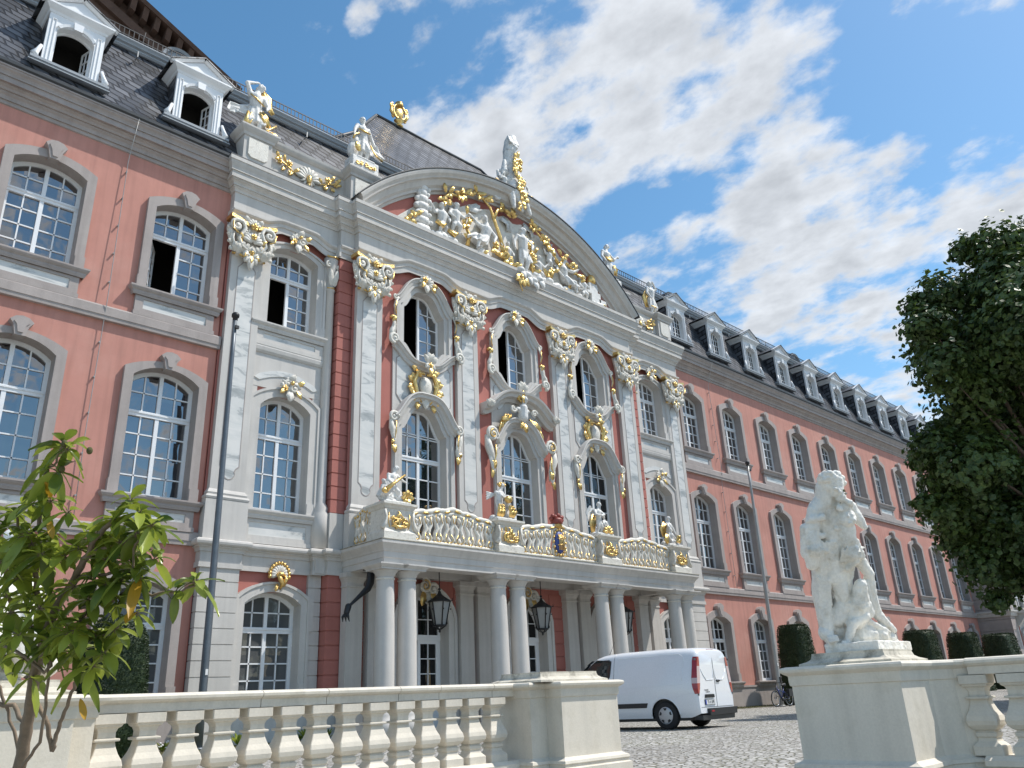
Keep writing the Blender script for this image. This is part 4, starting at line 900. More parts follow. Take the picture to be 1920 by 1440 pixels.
goldtree([(-1.0, 19.7), (-.6, 19.6), (-.2, 19.45), (.35, 19.2)], [(-1.1, 19.75, 14), (-.6, 19.75, 16), (-.35, 19.45, 12), (.1, 19.35, 10)], 5)
goldtree([(3.4, 20.4), (2.9, 20.9), (2.55, 21.3), (2.0, 21.7), (1.5, 22.05)], [(3.3, 20.7, 7), (2.6, 21.3, 12), (2.1, 21.6, 10), (1.5, 22.1, 12), (3.4, 21.1, 6)], 6)
goldtree([(1.3, 19.4), (1.25, 20.0), (1.35, 20.6), (1.15, 21.1)], [(1.3, 20.0, 10), (1.4, 20.6, 8), (1.15, 21.1, 6), (1.3, 19.5, 6)], 7)
goldtree([(2.2, 19.3), (2.35, 19.7), (2.6, 20.0)], [(2.4, 19.7, 12), (2.6, 20.05, 6)], 8)
goldtree([(4.0, 20.75), (4.3, 20.7), (4.6, 20.4)], [(4.0, 20.85, 8), (4.4, 20.65, 8), (4.7, 20.3, 5)], 9)
goldtree([(4.0, 19.3), (4.4, 19.35), (4.7, 19.2)], [(3.6, 19.3, 5), (4.6, 19.3, 5), (-5.9, 19.5, 7), (-5.5, 19.75, 6), (-1.9, 19.35, 6), (6.5, 19.3, 5)], 10)
g.lathe([(.05, 0), (.22, .02), (.26, .2), (.22, .4), (.12, .52), (.03, .56)], 5.6, -.8, 14, 0, True, 20.35)
for x, z in ((-4.55, 19.9), (-3.9, 19.7)): g.tube([(x, -.95, z), (x + .3, -1.0, z - .15), (x + .55, -.95, z + .05)], [.08, .14, .05], 7)
for x, z in ((-1.15, 20.0), (.95, 20.75), (1.15, 20.3)): g.rose(x, z, -1.0, .2)
g.build('gold_foliage', 'gold', rel)
# rocaille under the middle of the cornice
s = MB(); g = MB()
for a in (-2.4, -1.9, -1.4, -.9): g.leaf((.1, 18.75), a, .6, .16, -1.3, curl=.12)
g.rose(0, 18.6, -1.36, .2); g.tube([(-.1, -1.34, 18.6), (-.05, -1.34, 18.2), (.1, -1.3, 17.95)], .03, 6)
for x, z, r_ in ((.5, 18.9, .3), (.9, 18.75, .26), (1.3, 18.95, .24), (.1, 19.05, .24)): s.sph((x, -1.2, z), (r_, .25, r_ * .7), 0, 10, 7); s.leaf((x, z), -pi / 2 + .3, .5, .15, -1.32)
s.build('rocaille', 'statue_white', rel); g.build('rocaille_gilding', 'gold', rel)

# ---------------------------------------------------------------- portico and balcony
BAL = MB(); BAL.box(-8.28, 8.28, -2.88, -.55, 5.70, 5.735, 1)
BP = [(0, 4.97), (0, 5.16), (.03, 5.18), (.03, 5.36), (.06, 5.38), (.08, 5.43), (.15, 5.52), (.2, 5.58), (.22, 5.6), (.22, 5.69), (.19, 5.725), (-.1, 5.735)]
BAL.sweep_plan([(-8.3, -.52), (-8.3, -2.9), (8.3, -2.9), (8.3, -.52)], BP)
for x0, x1, y0, y1 in ((-8.3, 8.3, -2.9, -2.3), (-8.3, -7.9, -2.3, -.6), (7.9, 8.3, -2.3, -.6), (-7.45, -7.0, -2.3, -.6), (7.0, 7.45, -2.3, -.6), (-3.05, -2.5, -2.3, -.6), (2.5, 3.05, -2.3, -.6), (-8.3, 8.3, -.95, -.6)): BAL.box(x0 + .003, x1 - .003, y0 + .004, y1 - .003, 4.97, 5.34)
BAL.box(-8.2, 8.2, -2.8, -.6, 5.34, 5.68)
BAL.sweep_plan([(-8.3, -.52), (-8.3, -2.9), (8.3, -2.9), (8.3, -.52)], [(.10, 5.726), (.215, 5.688), (.236, 5.70), (.232, 5.725), (.10, 5.75)], 1)
bal = BAL.build('balcony', ['pale_stone', 'weathered_top'], PAL)
mb = MB(); mb.lathe([(.40, 0), (.40, .5), (.36, .52), (.38, .6), (.33, .68), (.315, .75), (.315, 1.8), (.305, 3.0), (.275, 4.52), (.275, 4.62), (.30, 4.64), (.33, 4.72), (.40, 4.79), (.42, 4.81)], 0, 0, 32)
mb.box(-.44, .44, -.44, .44, 4.81, 4.86); mb.hexa([(-.45, -.45, 4.86), (.45, -.45, 4.86), (.45, .45, 4.86), (-.45, .45, 4.86)], [(-.53, -.53, 4.95), (.53, -.53, 4.95), (.53, .53, 4.95), (-.53, .53, 4.95)]); mb.box(-.53, .53, -.53, .53, 4.951, 4.99)
colm = mb.build('column', 'pale_stone', PAL, (-8.02, -2.58, 0))
mb = MB(); mb.lathe([(.275, 4.52), (.30, 4.53), (.30, 4.57), (.275, 4.58)], 0, 0, 32); mb.build('neck_ring', 'ornament_white', colm)
for X in (-7.18, -3.24, -2.30, 2.30, 3.24, 7.18, 8.02): copy_tree(colm, PAL, (X, -2.58, 0))
mb = MB(); mb.box(-.31, .31, -.24, .1, .0, 4.55); mb.box(-.37, .37, -.3, .1, 0, .8)
mb.sweep_plan([(-.31, .1), (-.31, -.24), (.31, -.24), (.31, .1)], [(0, 4.50), (.03, 4.51), (.03, 4.56), (.005, 4.57), (.01, 4.66), (.06, 4.78), (.1, 4.82), (.1, 4.968), (0, 4.97)])
wp = mb.build('portico_pilaster', 'pale_stone', PAL, (-8.02, -.66, 0))
for X in (-7.18, -3.24, -2.40, 2.40, 3.24, 7.18, 8.02): copy_tree(wp, PAL, (X, -.66, 0))
# the three arched doors
def door(X):
    w, zs, za = 1.02, 3.55, 4.42
    mb = MB(); mb.ring(arch_out(1.38, 0, 3.72, 4.84), arch_out(w, 0, zs, za), -.14, .02, .45); mb.ring(arch_out(1.38, 0, 3.72, 4.84), arch_out(1.26, 0, 3.66, 4.72), -.19, -.1, -.13)
    o = mb.build('door', 'pale_stone', PAL, (X, -.6, 0)); y = .40; zt = lambda x: arch_z(x, w, zs, za)
    s = MB(); s.ring(arch_out(w, 0, zs, za), arch_out(w - .09, .05, zs - .06, za - .09), y - .03, y + .05, y + .05)
    s.box(-w, w, y - .05, y + .05, 2.95, 3.13)
    for x in (-.5, 0, .5): s.box(x - (.04 if x == 0 else .016), x + (.04 if x == 0 else .016), y - .02, y + .05, 3.13, zt(x) - .03)
    s.box(-w, w, y - .012, y + .05, 3.64, 3.67); s.build('fanlight_bars', 'window_paint', o)
    for sx in (-1, 1):
        s = MB(); a, b = sorted((sx * .02, sx * (w - .05)))
        s.box(a, a + .13, y - .02, y + .05, .03, 2.95); s.box(b - .13, b, y - .02, y + .05, .03, 2.95); s.box(a, b, y - .015, y + .05, .03, .85); s.box(a, b, y - .015, y + .05, 2.83, 2.95); s.box((a + b) / 2 - .016, (a + b) / 2 + .016, y - .01, y + .05, .85, 2.83)
        for j in range(1, 4): s.box(a, b, y - .01, y + .05, .85 + 1.98 * j / 4 - .016, .85 + 1.98 * j / 4 + .016)
        s.build('door_leaf', 'window_paint', o)
    p = MB(); a = arch_out(w - .03, .05, zs, za); p.add([(x, y + .025, z) for x, z in a], [list(range(len(a)))]); p.build('pane', 'pane_dark', o)
    s = MB(); g = MB(); s.scroll(-.15, 4.72, -.28, .26, 1.5, pi * .6, -1, .08); s.scroll(.2, 4.62, -.3, .22, 1.4, .2, 1, .07); s.leaf((0, 4.55), -pi / 2, .5, .16, -.22); g.leaf((-.2, 4.5), -pi / 2 - .3, .5, .13, -.3); g.leaf((.15, 4.5), -pi / 2 + .4, .45, .12, -.3); g.scroll(-.15, 4.72, -.37, .2, 1.2, pi * .6, -1, .025)
    s.build('keystone', 'ornament_white', o); g.build('keystone_gilding', 'gold', o)
    return o
for X in (-5, 0, 5): door(X)
# balcony parapet: pedestals and rococo openwork
for X in (-7.7, -2.8, 2.8, 7.7):
    mb = MB(); hw = .54; pl = [(X - hw, -2.02), (X - hw, -2.84), (X + hw, -2.84), (X + hw, -2.02)]
    mb.box(X - hw, X + hw, -2.84, -2.02, 5.74, 6.86)
    mb.sweep_plan(pl, [(0, 5.74), (.08, 5.74), (.08, 6.0), (.03, 6.06), (0, 6.1)], closed=True); mb.sweep_plan(pl, [(0, 6.74), (.03, 6.76), (.06, 6.82), (.13, 6.88), (.13, 6.95), (-.3, 6.97)], closed=True); mb.box(X - hw + .02, X + hw - .02, -2.82, -2.04, 6.86, 6.972)
    for sx in (-1, 1): mb.tube([(X + sx * (hw + .02), -2.86, 6.7), (X + sx * (hw - .02), -2.9, 6.45), (X + sx * (hw + .02), -2.9, 6.25), (X + sx * (hw + .12), -2.86, 6.08)], [.05, .04, .05, .09], 7)
    pd = mb.build('balcony_pedestal', 'ornament_white', bal)
    g = MB(); rd = random.Random(int(X * 10))
    g.scroll(X - .18, 6.3, -2.9, .17, 1.4, rd.random() * 6, 1, .045); g.scroll(X + .2, 6.28, -2.9, .15, 1.4, rd.random() * 6, -1, .04); g.tube([(X - .3, -2.87, 6.2), (X, -2.92, 6.16), (X + .3, -2.87, 6.22)], [.03, .06, .03], 6); g.tube([(X - .02, -2.88, 6.3), (X + .1, -2.9, 6.5), (X - .06, -2.88, 6.68)], [.05, .03, .02], 6)
    for i in range(9): g.leaf((X + .3 * (rd.random() - .5) * 2 * .8, 6.3 + .2 * rd.random()), rd.random() * 6.28, .2, .06, -2.87, curl=.06)
    g.tube([(X - .40, -2.86, 6.62), (X - .42, -2.86, 6.3), (X - .36, -2.86, 6.14)], .014, 6); g.tube([(X + .40, -2.86, 6.62), (X + .42, -2.86, 6.3), (X + .36, -2.86, 6.14)], .014, 6)
    g.build('gilded_relief', 'gold', pd)
def balus_panel(x0, x1, z_mid, fr, crest=False):
    # fr(u, z, off) maps along-panel coordinates into the scene; the rail rises in waves toward the middle
    L = x1 - x0; n = 40; r = MB(); g = MB()
    ztop = lambda t: 6.72 + (z_mid - 6.72) * (1 - abs(2 * t - 1)) ** .9 + .05 * abs(sin(t * pi * 5))
    P = [(x0 + L * i / n, ztop(i / n)) for i in range(n + 1)]
    r.tube([fr(u, z, 0) for u, z in P], [.085 + .025 * abs(sin(i * .9)) for i in range(n + 1)], 8); r.tube([fr(u, z - .14, .0) for u, z in P], .075, 6)
    r.tube([fr(x0 + L * i / 10, 5.84, 0) for i in range(11)], .085, 6)
    for i in range(0, n - 2, 5):
        g.tube([fr(P[i + q][0], P[i + q][1] - .045, .075) for q in range(4)], [.02, .045, .045, .02], 6)
        g.tube([fr(x0 + L * (i + q * 1.2) / n, 5.90 - .03 * sin(q * 1.5), .05) for q in range(4)], .022, 6)
    k = max(3, int(round(L / .46)))
    for i in range(k):
        u = x0 + L * (i + .5) / k; zt = ztop((i + .5) / k) - .16; H = zt - 5.88; d = 1 if i < k / 2 else -1
        wl = .15 if abs((i + .5) / k - .5) > .12 or crest else .2
        for e in (-1, 1):
            pts = [(u + e * wl * 1.0, zt), (u + e * wl * .95 + d * .0, zt - .14 * H), (u + e * wl * .9 + d * .05, zt - .3 * H), (u + e * wl * .35 + d * .02, zt - .5 * H), (u + e * wl * .6 - d * .03, zt - .68 * H), (u + e * wl * 1.0, zt - .86 * H), (u + e * wl * .35, zt - H)]
            r.tube([fr(a, b, 0) for a, b in pts], [.075, .07, .065, .085, .07, .075, .06], 7)
            g.tube([fr(a - .02 * e, b, .065) for a, b in pts[:3]], .016, 5); g.tube([fr(a - .02 * e, b, .065) for a, b in pts[4:]], .018, 5)
        r.tube([fr(u - .05, zt - .05, 0), fr(u, zt - .16 * H, .02), fr(u + .02, zt - .3 * H, 0)], [.05, .08, .03], 7); r.tube([fr(u, zt - .78 * H, 0), fr(u, zt - .9 * H, .02), fr(u, zt - H, 0)], [.03, .075, .05], 7)
    return r, g
fx = lambda u, z, o: (u, -2.62 - o, z)
for x0, x1, zm, cr in ((-7.1, -3.4, 7.02, False), (-2.2, 2.2, 7.05, True), (3.4, 7.1, 7.02, False)):
    r, g = balus_panel(x0, x1, zm, fx, cr); o = r.build('openwork_parapet', 'ornament_white', bal); g.build('gilding', 'gold', o)
    if cr:
        s = MB(); s.sph((-.05, -2.72, 6.42), (.27, .10, .42), 0, 14, 9); sh = s.build('shield', 'shield_blue', o)
        g = MB()
        for a in range(16): t = 2 * pi * a / 16; g.sph((-.05 + .33 * cos(t), -2.72, 6.42 + .5 * sin(t)), (.05, .05, .05), 0, 7, 5)
        for x in (-.17, -.09, -.01, .07): g.tube([(x, -2.80, 6.12), (x + .01, -2.84, 6.42), (x, -2.80, 6.72)], .022, 6)
        for z in (6.3, 6.55): g.tube([(-.24, -2.80, z), (-.05, -2.84, z + .03), (.14, -2.80, z)], .02, 6)
        g.leaf((-.05, 6.95), pi / 2, .25, .2, -2.66); g.build('shield_gilding', 'gold', o)
        c = MB()
        for a in range(7): t = pi * a / 6; c.sph((-.05 + .30 * cos(t), -2.62 - .1 * sin(t), 7.33 + .08 * sin(t) + (.06 if a % 2 else 0)), (.085, .085, .085), 0, 8, 6)
        c.lathe([(.2, 0), (.25, .03), (.22, .08), (.26, .14), (.2, .22), (.05, .28)], -.05, -2.62, 14, 0, True, 7.14); c.build('crown', 'crown_red', o)
for sx in (-1, 1):
    fy = lambda u, z, o, sx=sx: (sx * (8.05 + o), u, z)
    r, g = balus_panel(-2.0, -.86, 6.95, fy); o = r.build('openwork_parapet', 'ornament_white', bal); g.build('gilding', 'gold', o)
# ---------------------------------------------------------------- mansard roof
ROOF = [(-.48, 19.10), (-.20, 19.36), (.05, 19.68), (.22, 20.02), (.40, 20.5), (1.06, 22.18), (1.50, 23.28)]
mb = MB()
def roofstrip(x0, x1, step=2.0):
    n = max(1, int((x1 - x0) / step)); k = len(ROOF)
    for i in range(n):
        a = x0 + (x1 - x0) * i / n; b = x0 + (x1 - x0) * (i + 1) / n
        for q in range(k - 1):
            (y0, z0), (y1, z1) = ROOF[q], ROOF[q + 1]
            if z0 > 20 and z1 < 22.2 and any(abs((a + b) / 2 - X) < .84 for X in DX): continue
            mb.add([(a, y0, z0), (b, y0, z0), (b, y1, z1), (a, y1, z1)], [(0, 1, 2, 3)])
DX = LX + WX; xs_ = sorted([-26, 53.7] + [X - .85 for X in DX] + [X + .85 for X in DX] + [-13.1, 13.1, 0, -6, 6])
for a_, b_ in zip(xs_[:-1], xs_[1:]): roofstrip(a_, b_, 99)
mb.add([(-26, 1.5, 23.6), (53.7, 1.5, 23.6), (53.7, 9, 25.4), (-26, 9, 25.4)], [(0, 1, 2, 3)])
mb.add([(53.7, 1.5, 23.6), (53.7, 9, 25.4), (53.7, 9, 19), (53.7, -.4, 19.1)], [(0, 1, 2, 3)])
rf = mb.build('mansard_roof', 'slate', PAL)
mb = MB(); mb.sweep_xz([(-26, 23.25), (53.7, 23.25)], [(0, -.05), (0, .08), (.06, .14), (.12, .14), (.16, .22), (.22, .24), (.30, .3), (.34, .3), (.36, -.1)], 1.5); mb.build('roof_band', 'slate_grey_paint', rf)
mb = MB()
for z in (23.68, 23.98): mb.box(-26, 53.7, 1.24, 1.27, z, z + .035)
x = -26
while x < 53.6: mb.box(x - .014, x + .014, 1.242, 1.264, 23.6, 24.0); x += .17
mb.build('snow_guard', 'black_iron', rf)
mb = MB()
for i in range(36):
    x = -25.5 + 2.25 * i; mb.box(x - .02, x + .02, .95, 1.2, 22.72, 22.75); mb.box(x - .02, x + .02, .93, .96, 22.7, 22.95)
mb.build('roof_hook', 'pale_metal', rf)
mb = MB(); A = [(-8.6, 1.5, 23.45), (8.6, 1.5, 23.45), (8.6, 10.5, 23.45), (-8.6, 10.5, 23.45)]; B = [(-3.65, 5.1, 29.75), (3.65, 5.1, 29.75)]
def sub(a, b, c, d, n=8):
    a, b, c, d = map(Vector, (a, b, c, d))
    for i in range(n):
        f0, f1 = i / n, (i + 1) / n; e = lambda f: (a.lerp(d, f) + Vector((0, 0, -.35 * sin(pi * f))), b.lerp(c, f) + Vector((0, 0, -.35 * sin(pi * f)))); p, q = e(f0); r_, s_ = e(f1); mb.add([p, q, s_, r_], [(0, 1, 2, 3)])
sub(A[0], A[1], B[1], B[0]); sub(A[3], A[0], B[0], B[0]); sub(A[1], A[2], B[1], B[1]); sub(A[2], A[3], B[0], B[1])
crf = mb.build('central_roof', 'slate', PAL)
mb = MB(); mb.tube([(-3.65, 5.1, 29.78), (3.65, 5.1, 29.78)], .09, 8)
for sx in (-1, 1): mb.tube([(sx * 3.65, 5.1, 29.78), (sx * 6.1, 3.3, 26.3), (sx * 8.6, 1.5, 23.5)], .08, 8)
mb.build('ridge_capping', 'lead', crf)
s = MB()
for X in (-2.2,):
    s.lathe([(.14, 0), (.24, .06), (.1, .2), (.14, .3), (.28, .42), (.1, .5)], X, 5.1, 14, 0, True, 29.75)
    s.sph((X, 5.1, 30.72), (.30, .13, .36), 0, 14, 9); s.tube([(X + .40 * cos(t), 5.05, 30.72 + .47 * sin(t)) for t in [2 * pi * i / 24 for i in range(25)]], .065, 7)
    for sx in (-1, 1): s.scroll(X + sx * .42, 30.98, 5.1, .17, 1.3, pi / 2, -sx, .06); s.scroll(X + sx * .34, 30.38, 5.1, .14, 1.2, -pi / 2, sx, .05); s.tube([(X + sx * .5, 5.1, 30.9), (X + sx * .52, 5.08, 30.6), (X + sx * .36, 5.08, 30.3)], [.07, .1, .07], 7)
    s.lathe([(.2, 0), (.26, .1), (.16, .16), (.22, .24), (.04, .3)], X, 5.1, 12, 0, True, 31.1)
s.build('ridge_finial', 'gold', crf)
# ---------------------------------------------------------------- dormers
def make_dormer(X, openw):
    f = .12
    mb = MB()
    out = [(-1.02, 20.16), (-.98, 20.3), (-.92, 20.5), (-.92, 22.18), (.92, 22.18), (.92, 20.5), (.98, 20.3), (1.02, 20.16)]
    def inner(): 
        a = arch_out(.60, 20.22, 21.62, 21.86, 3); return [a[0], (-.60, 20.4), (-.60, 20.9), a[1], a[4], (.60, 20.9), (.60, 20.4), a[5]]
    ao = arch_out(.56, 20.2, 21.58, 21.82, 12); oo = [(-.84, 20.2)] + [(-.84 + 1.68 * i / 12, 22.2) for i in range(13)] + [(.84, 20.2)]
    mb.ring(oo, ao, f, f + .12, f + .3)
    for sx in (-1, 1): mb.ring([(sx * .74, 20.2), (sx * .74, 21.95), (sx * .62, 21.95), (sx * .62, 20.2)], [(sx * .725, 20.22), (sx * .725, 21.93), (sx * .635, 21.93), (sx * .635, 20.22)], f - .03, f, f); mb.tube([(sx * .9, f - .02, 20.7), (sx * .97, f - .06, 20.45), (sx * 1.05, f - .06, 20.28), (sx * .98, f - .05, 20.2)], [.05, .07, .11, .08], 8)
    mb.sweep_xz([(.66 * sin(t), 21.2 + .72 * cos(t)) for t in [-.9 + 1.8 * i / 10 for i in range(11)]], [(-.03, 0), (-.03, .06), (.06, .08), (.09, 0)], f)
    mb.prism([(-.12, 21.78), (-.15, 22.06), (.15, 22.06), (.12, 21.78)], f - .13, f + .02)
    # triangular pediment and side eaves
    CP = [(-.02, 22.14), (.02, 22.16), (.05, 22.24), (.12, 22.30), (.2, 22.40), (.2, 22.46), (-.1, 22.48)]
    mb.sweep_plan([(-.85, 1.5), (-.85, f), (.85, f), (.85, 1.5)], CP)
    mb.prism([(-1.02, 22.42), (0, 23.02), (1.02, 22.42)], f - .05, f + .1)
    for sx in (-1, 1): mb.sweep_xz([(-1.14, 22.42), (0, 23.06)] if sx < 0 else [(0, 23.06), (1.14, 22.42)], [(-.02, 0), (0, .1), (.07, .16), (.12, .19), (.14, 0)], f)
    o = mb.build('dormer', 'dormer_paint' if X > 0 else 'window_paint', PAL, (X, 0, 0))
    mb = MB(); ry = lambda z: 1.5 + (z - 23.28) * .396
    for sx in (-1, 1):
        pts = [(sx * .83, f + .1, 20.1), (sx * .83, f + .1, 22.2), (sx * .83, 1.2, 22.2), (sx * .83, .30, 20.1)]; mb.add(pts, [(0, 1, 2, 3)])
        mb.add([(sx * .83, f + .1, 20.25), (sx * .83, f + .1, 20.1), (sx * 1.15, .28, 19.95), (sx * .95, .5, 20.6)], [(0, 1, 2, 3)])
    mb.build('cheek', 'slate', o)
    mb = MB()
    for sx in (-1, 1): mb.hexa([(sx * 1.18, f - .2, 22.47), (0, f - .2, 23.14), (0, 1.75, 23.14), (sx * 1.18, 1.7, 22.47)], [(sx * 1.18, f - .2, 22.51), (0, f - .2, 23.18), (0, 1.75, 23.18), (sx * 1.18, 1.7, 22.51)])
    mb.build('dormer_roof', 'slate', o)
    mb = MB(); mb.box(-1.16, 1.16, f - .16, f + .2, 20.06, 20.15); mb.box(-1.1, 1.1, f - .11, f + .2, 19.96, 20.06); mb.box(-1.2, 1.2, f - .18, f - .02, 19.93, 19.965); mb.build('sill', 'slate_grey_paint', o)
    s = MB(); y = f + .24; s.ring(arch_out(.56, 20.2, 21.58, 21.82), arch_out(.50, 20.28, 21.53, 21.75), y - .02, y + .04, y + .04)
    if openw:
        a = radians(75)
        for u0, u1, z0, z1 in ((0, .05, 20.28, 21.6), (.45, .5, 20.28, 21.6), (.05, .45, 20.28, 20.34), (.05, .45, 21.54, 21.6), (.24, .26, 20.34, 21.54), (.05, .45, 20.75, 20.77), (.05, .45, 21.15, 21.17)):
            P = lambda u, z, d: (.53 - u * cos(a) - d * sin(a), y + u * sin(a) - d * cos(a), z); s.hexa([P(u0, z0, -.02), P(u1, z0, -.02), P(u1, z1, -.02), P(u0, z1, -.02)], [P(u0, z0, .02), P(u1, z0, .02), P(u1, z1, .02), P(u0, z1, .02)])
    else:
        s.box(-.03, .03, y - .02, y + .04, 20.28, 21.77)
        for x in (-.27, .27): s.box(x - .012, x + .012, y - .008, y + .04, 20.28, 21.7)
        for z in (20.65, 21.0, 21.35): s.box(-.55, .55, y - .008, y + .04, z - .012, z + .012)
    s.build('sash', 'window_paint', o)
    if not openw:
        p = MB(); a = arch_out(.55, 20.25, 21.58, 21.8); p.add([(x, y + .02, z) for x, z in a], [list(range(len(a)))]); p.build('pane', 'pane_dark', o)
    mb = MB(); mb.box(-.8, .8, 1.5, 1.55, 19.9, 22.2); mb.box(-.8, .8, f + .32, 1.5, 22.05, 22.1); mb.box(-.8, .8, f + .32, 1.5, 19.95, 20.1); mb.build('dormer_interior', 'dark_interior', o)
    return o
d0 = make_dormer(LX[0], True); copy_tree(d0, PAL, (LX[1], 0, 0))
d1 = make_dormer(WX[0], False)
for X in WX[1:]: copy_tree(d1, PAL, (X, 0, 0))
def make_eye(X):   # small round-headed dormer on the upper roof
    mb = MB(); ri = [(.34 * cos(t), 24.95 + .34 * sin(t)) for t in [2 * pi * i / 24 for i in range(24)]]
    mb.ring([(-.7, 24.1)] + [(.62 * cos(pi - pi * i / 21), 24.98 + .62 * sin(pi * i / 21)) for i in range(22)] + [(.7, 24.1)], [(.34 * cos(-pi * .6 - 2 * pi * (i + .5) / 24), 24.9 + .34 * sin(-pi * .6 - 2 * pi * (i + .5) / 24)) for i in range(24)], 2.9, 3.1, 3.2)
    mb.sweep_xz([(.6 * cos(pi - pi * i / 16), 24.95 + .6 * sin(pi * i / 16)) for i in range(17)], [(-.02, 0), (-.02, .1), (.08, .16), (.1, 0)], 2.9)
    o = mb.build('round_dormer', 'slate_grey_paint', PAL, (X, 0, 0))
    mb = MB(); pts = [(-.74, 24.0)] + [(.72 * cos(pi - pi * i / 14), 25.0 + .72 * sin(pi * i / 14)) for i in range(15)] + [(.74, 24.0)]
    for i in range(len(pts) - 1):
        (xa, za), (xb, zb) = pts[i], pts[i + 1]; mb.hexa([(xa, 2.86, za), (xb, 2.86, zb), (xb, 5.5, zb), (xa, 5.5, za)], [(xa * .94, 2.86, za - .03), (xb * .94, 2.86, zb - .03), (xb * .94, 5.5, zb - .03), (xa * .94, 5.5, za - .03)])
    mb.build('dormer_roof', 'lead', o)
    mb = MB(); mb.add([(.36 * cos(t), 3.1, 24.9 + .36 * sin(t)) for t in [2 * pi * i / 24 for i in range(24)]], [list(range(24))]); mb.build('pane', 'pane_dark', o)
    mb = MB(); mb.box(-.34, .34, 3.04, 3.08, 24.885, 24.915); mb.box(-.015, .015, 3.04, 3.08, 24.56, 25.24); mb.build('sash', 'window_paint', o)
    return o
e0 = make_eye(-14.5); copy_tree(e0, PAL, (18.4, 0, 0)); copy_tree(e0, PAL, (34.9, 0, 0))
mb = MB()
for X in (-16.2, -13.9, 15.9, 20.2, 24.4, 28.7, 33.0, 37.2, 41.0, 45.0): mb.tube([(X, 2.0, 23.7), (X + .12, 2.0, 24.9 if X < 0 else 24.7)], .014, 5)
mb.build('lightning_rod', 'black_iron', rf)
# ---------------------------------------------------------------- statues
def figure_statue(name, loc, H, J, label, cat, group=None, skirt=True, gold=None, seed=1, extra=None, voxel=.022, face_rz=0., plinth=True, mt='statue_white'):
    root = empty(name, loc, label, cat, group, face_rz)
    mb = MB(); wrap_body(mb, J, H); k = H / 2.3
    if skirt: drape(mb, Vector(J['hip']) + Vector((0, 0, .1 * k)), Vector(J['hip']) + Vector((.03, .02, -.62 * k)), .22 * k, .40 * k, seed=seed, folds=8)
    if extra: extra(mb, k)
    if plinth: mb.box(-.42 * k, .42 * k, -.34 * k, .34 * k, .0, .06)
    fuse(mb, 'figure', mt, root, voxel, sm=3, disp=.004, dscale=9)
    if gold:
        g = MB(); gold(g, k); g.build('gilded_attributes', 'gold', root)
    return root
def JJ(k, **d): return {a: ((b[0] * k, b[1] * k, b[2] * k) if a not in ('toe', 'face') else b) for a, b in d.items()}
# first roof figure: arm raised over the head, cloth blown out behind, gilded book and trumpet at the feet
k = 1.08
def ex1(mb, k): ribbon(mb, [(-.1, .1, 1.2 * k), (-.45 * k, .1, 1.0 * k), (-.75 * k, .12, .95 * k), (-.85 * k, .1, .7 * k)], .4 * k); ribbon(mb, [(.2 * k, .1, 1.1 * k), (.4 * k, .1, .8 * k), (.6 * k, .15, .55 * k)], .3 * k)
def go1(g, k):
    ribbon(g, [(.15 * k, .05, 2.1 * k), (.38 * k, .05, 1.85 * k), (.5 * k, .08, 1.55 * k), (.68 * k, .1, 1.35 * k)], .3 * k, th=.04)
    ribbon(g, [(-.28 * k, -.2, .8 * k), (-.3 * k, -.18, .5 * k), (-.38 * k, -.16, .2 * k)], .2 * k); ribbon(g, [(.1 * k, -.28, .95 * k), (.25 * k, -.26, .75 * k), (.45 * k, -.2, .5 * k)], .22 * k)
    g.tube([(-.32 * k, -.2, 1.55 * k), (-.1 * k, -.28, 1.4 * k), (.2 * k, -.22, 1.25 * k)], .03, 6); g.tube([(.2 * k, -.3, .1), (.75 * k, -.1, .75 * k)], [.035, .06], 8); g.sph((.62 * k, -.15, .2), (.28, .2, .2)); g.sph((.45 * k, -.2, .12), (.16, .15, .12))
figure_statue('roof_statue', (-12.35, .15, 20.9), 2.5, JJ(k, hip=(0, 0, 1.1), chest=(-.04, -.02, 1.58), neck=(0, -.03, 1.86), head=(.08, -.06, 2.02), shl=(-.26, 0, 1.74), ell=(-.42, -.05, 2.08), hal=(-.08, -.02, 2.28), shr=(.25, 0, 1.72), elr=(.42, -.05, 1.4), har=(.3, -.25, 1.15), knl=(-.14, -.1, .58), anl=(-.2, 0, .12), knr=(.12, -.14, .58), anr=(.14, -.06, .12), face=(.75, -.65, -.1)),
    'white and gold roof statue with an arm bent over its head, beside the slate dormers', 'statue', 'statues on the attic pedestals', gold=go1, seed=3, extra=ex1)
def ex2(mb, k): ribbon(mb, [(.2 * k, .1, 1.3 * k), (.5 * k, .05, 1.0 * k), (.8 * k, 0, .75 * k), (1.05 * k, 0, .6 * k)], .6 * k, th=.05); mb.sph((-.42 * k, .02, .45 * k), (.26, .22, .42)); mb.sph((-.36 * k, 0, .95 * k), (.2, .18, .3)); mb.box(-.62, .62, -.32, .32, -.66, .02); mb.box(-.75, .75, -.4, .36, -.68, -.55)
def go2(g, k):
    g.tube([(-.3 * k, -.2, 1.5 * k), (-.05 * k, -.27, 1.42 * k), (.25 * k, -.2, 1.48 * k)], .04, 6); g.tube([(.3 * k, -.15, .95 * k), (.6 * k, -.12, .6 * k), (1.0 * k, -.05, .55 * k)], .035, 6); g.tube([(-.3 * k, -.2, 1.25 * k), (-.5 * k, -.2, 1.1 * k), (-.55 * k, -.2, .9 * k)], .05, 6); g.leaf((-.3 * k, .3 * k), 2.2, .4, .14, -.28)
    for i in range(5): g.scroll(-.40 + .2 * i, -.3, -.36, .1, 1.2, i, 1 if i % 2 else -1, .03)
k = 1.02
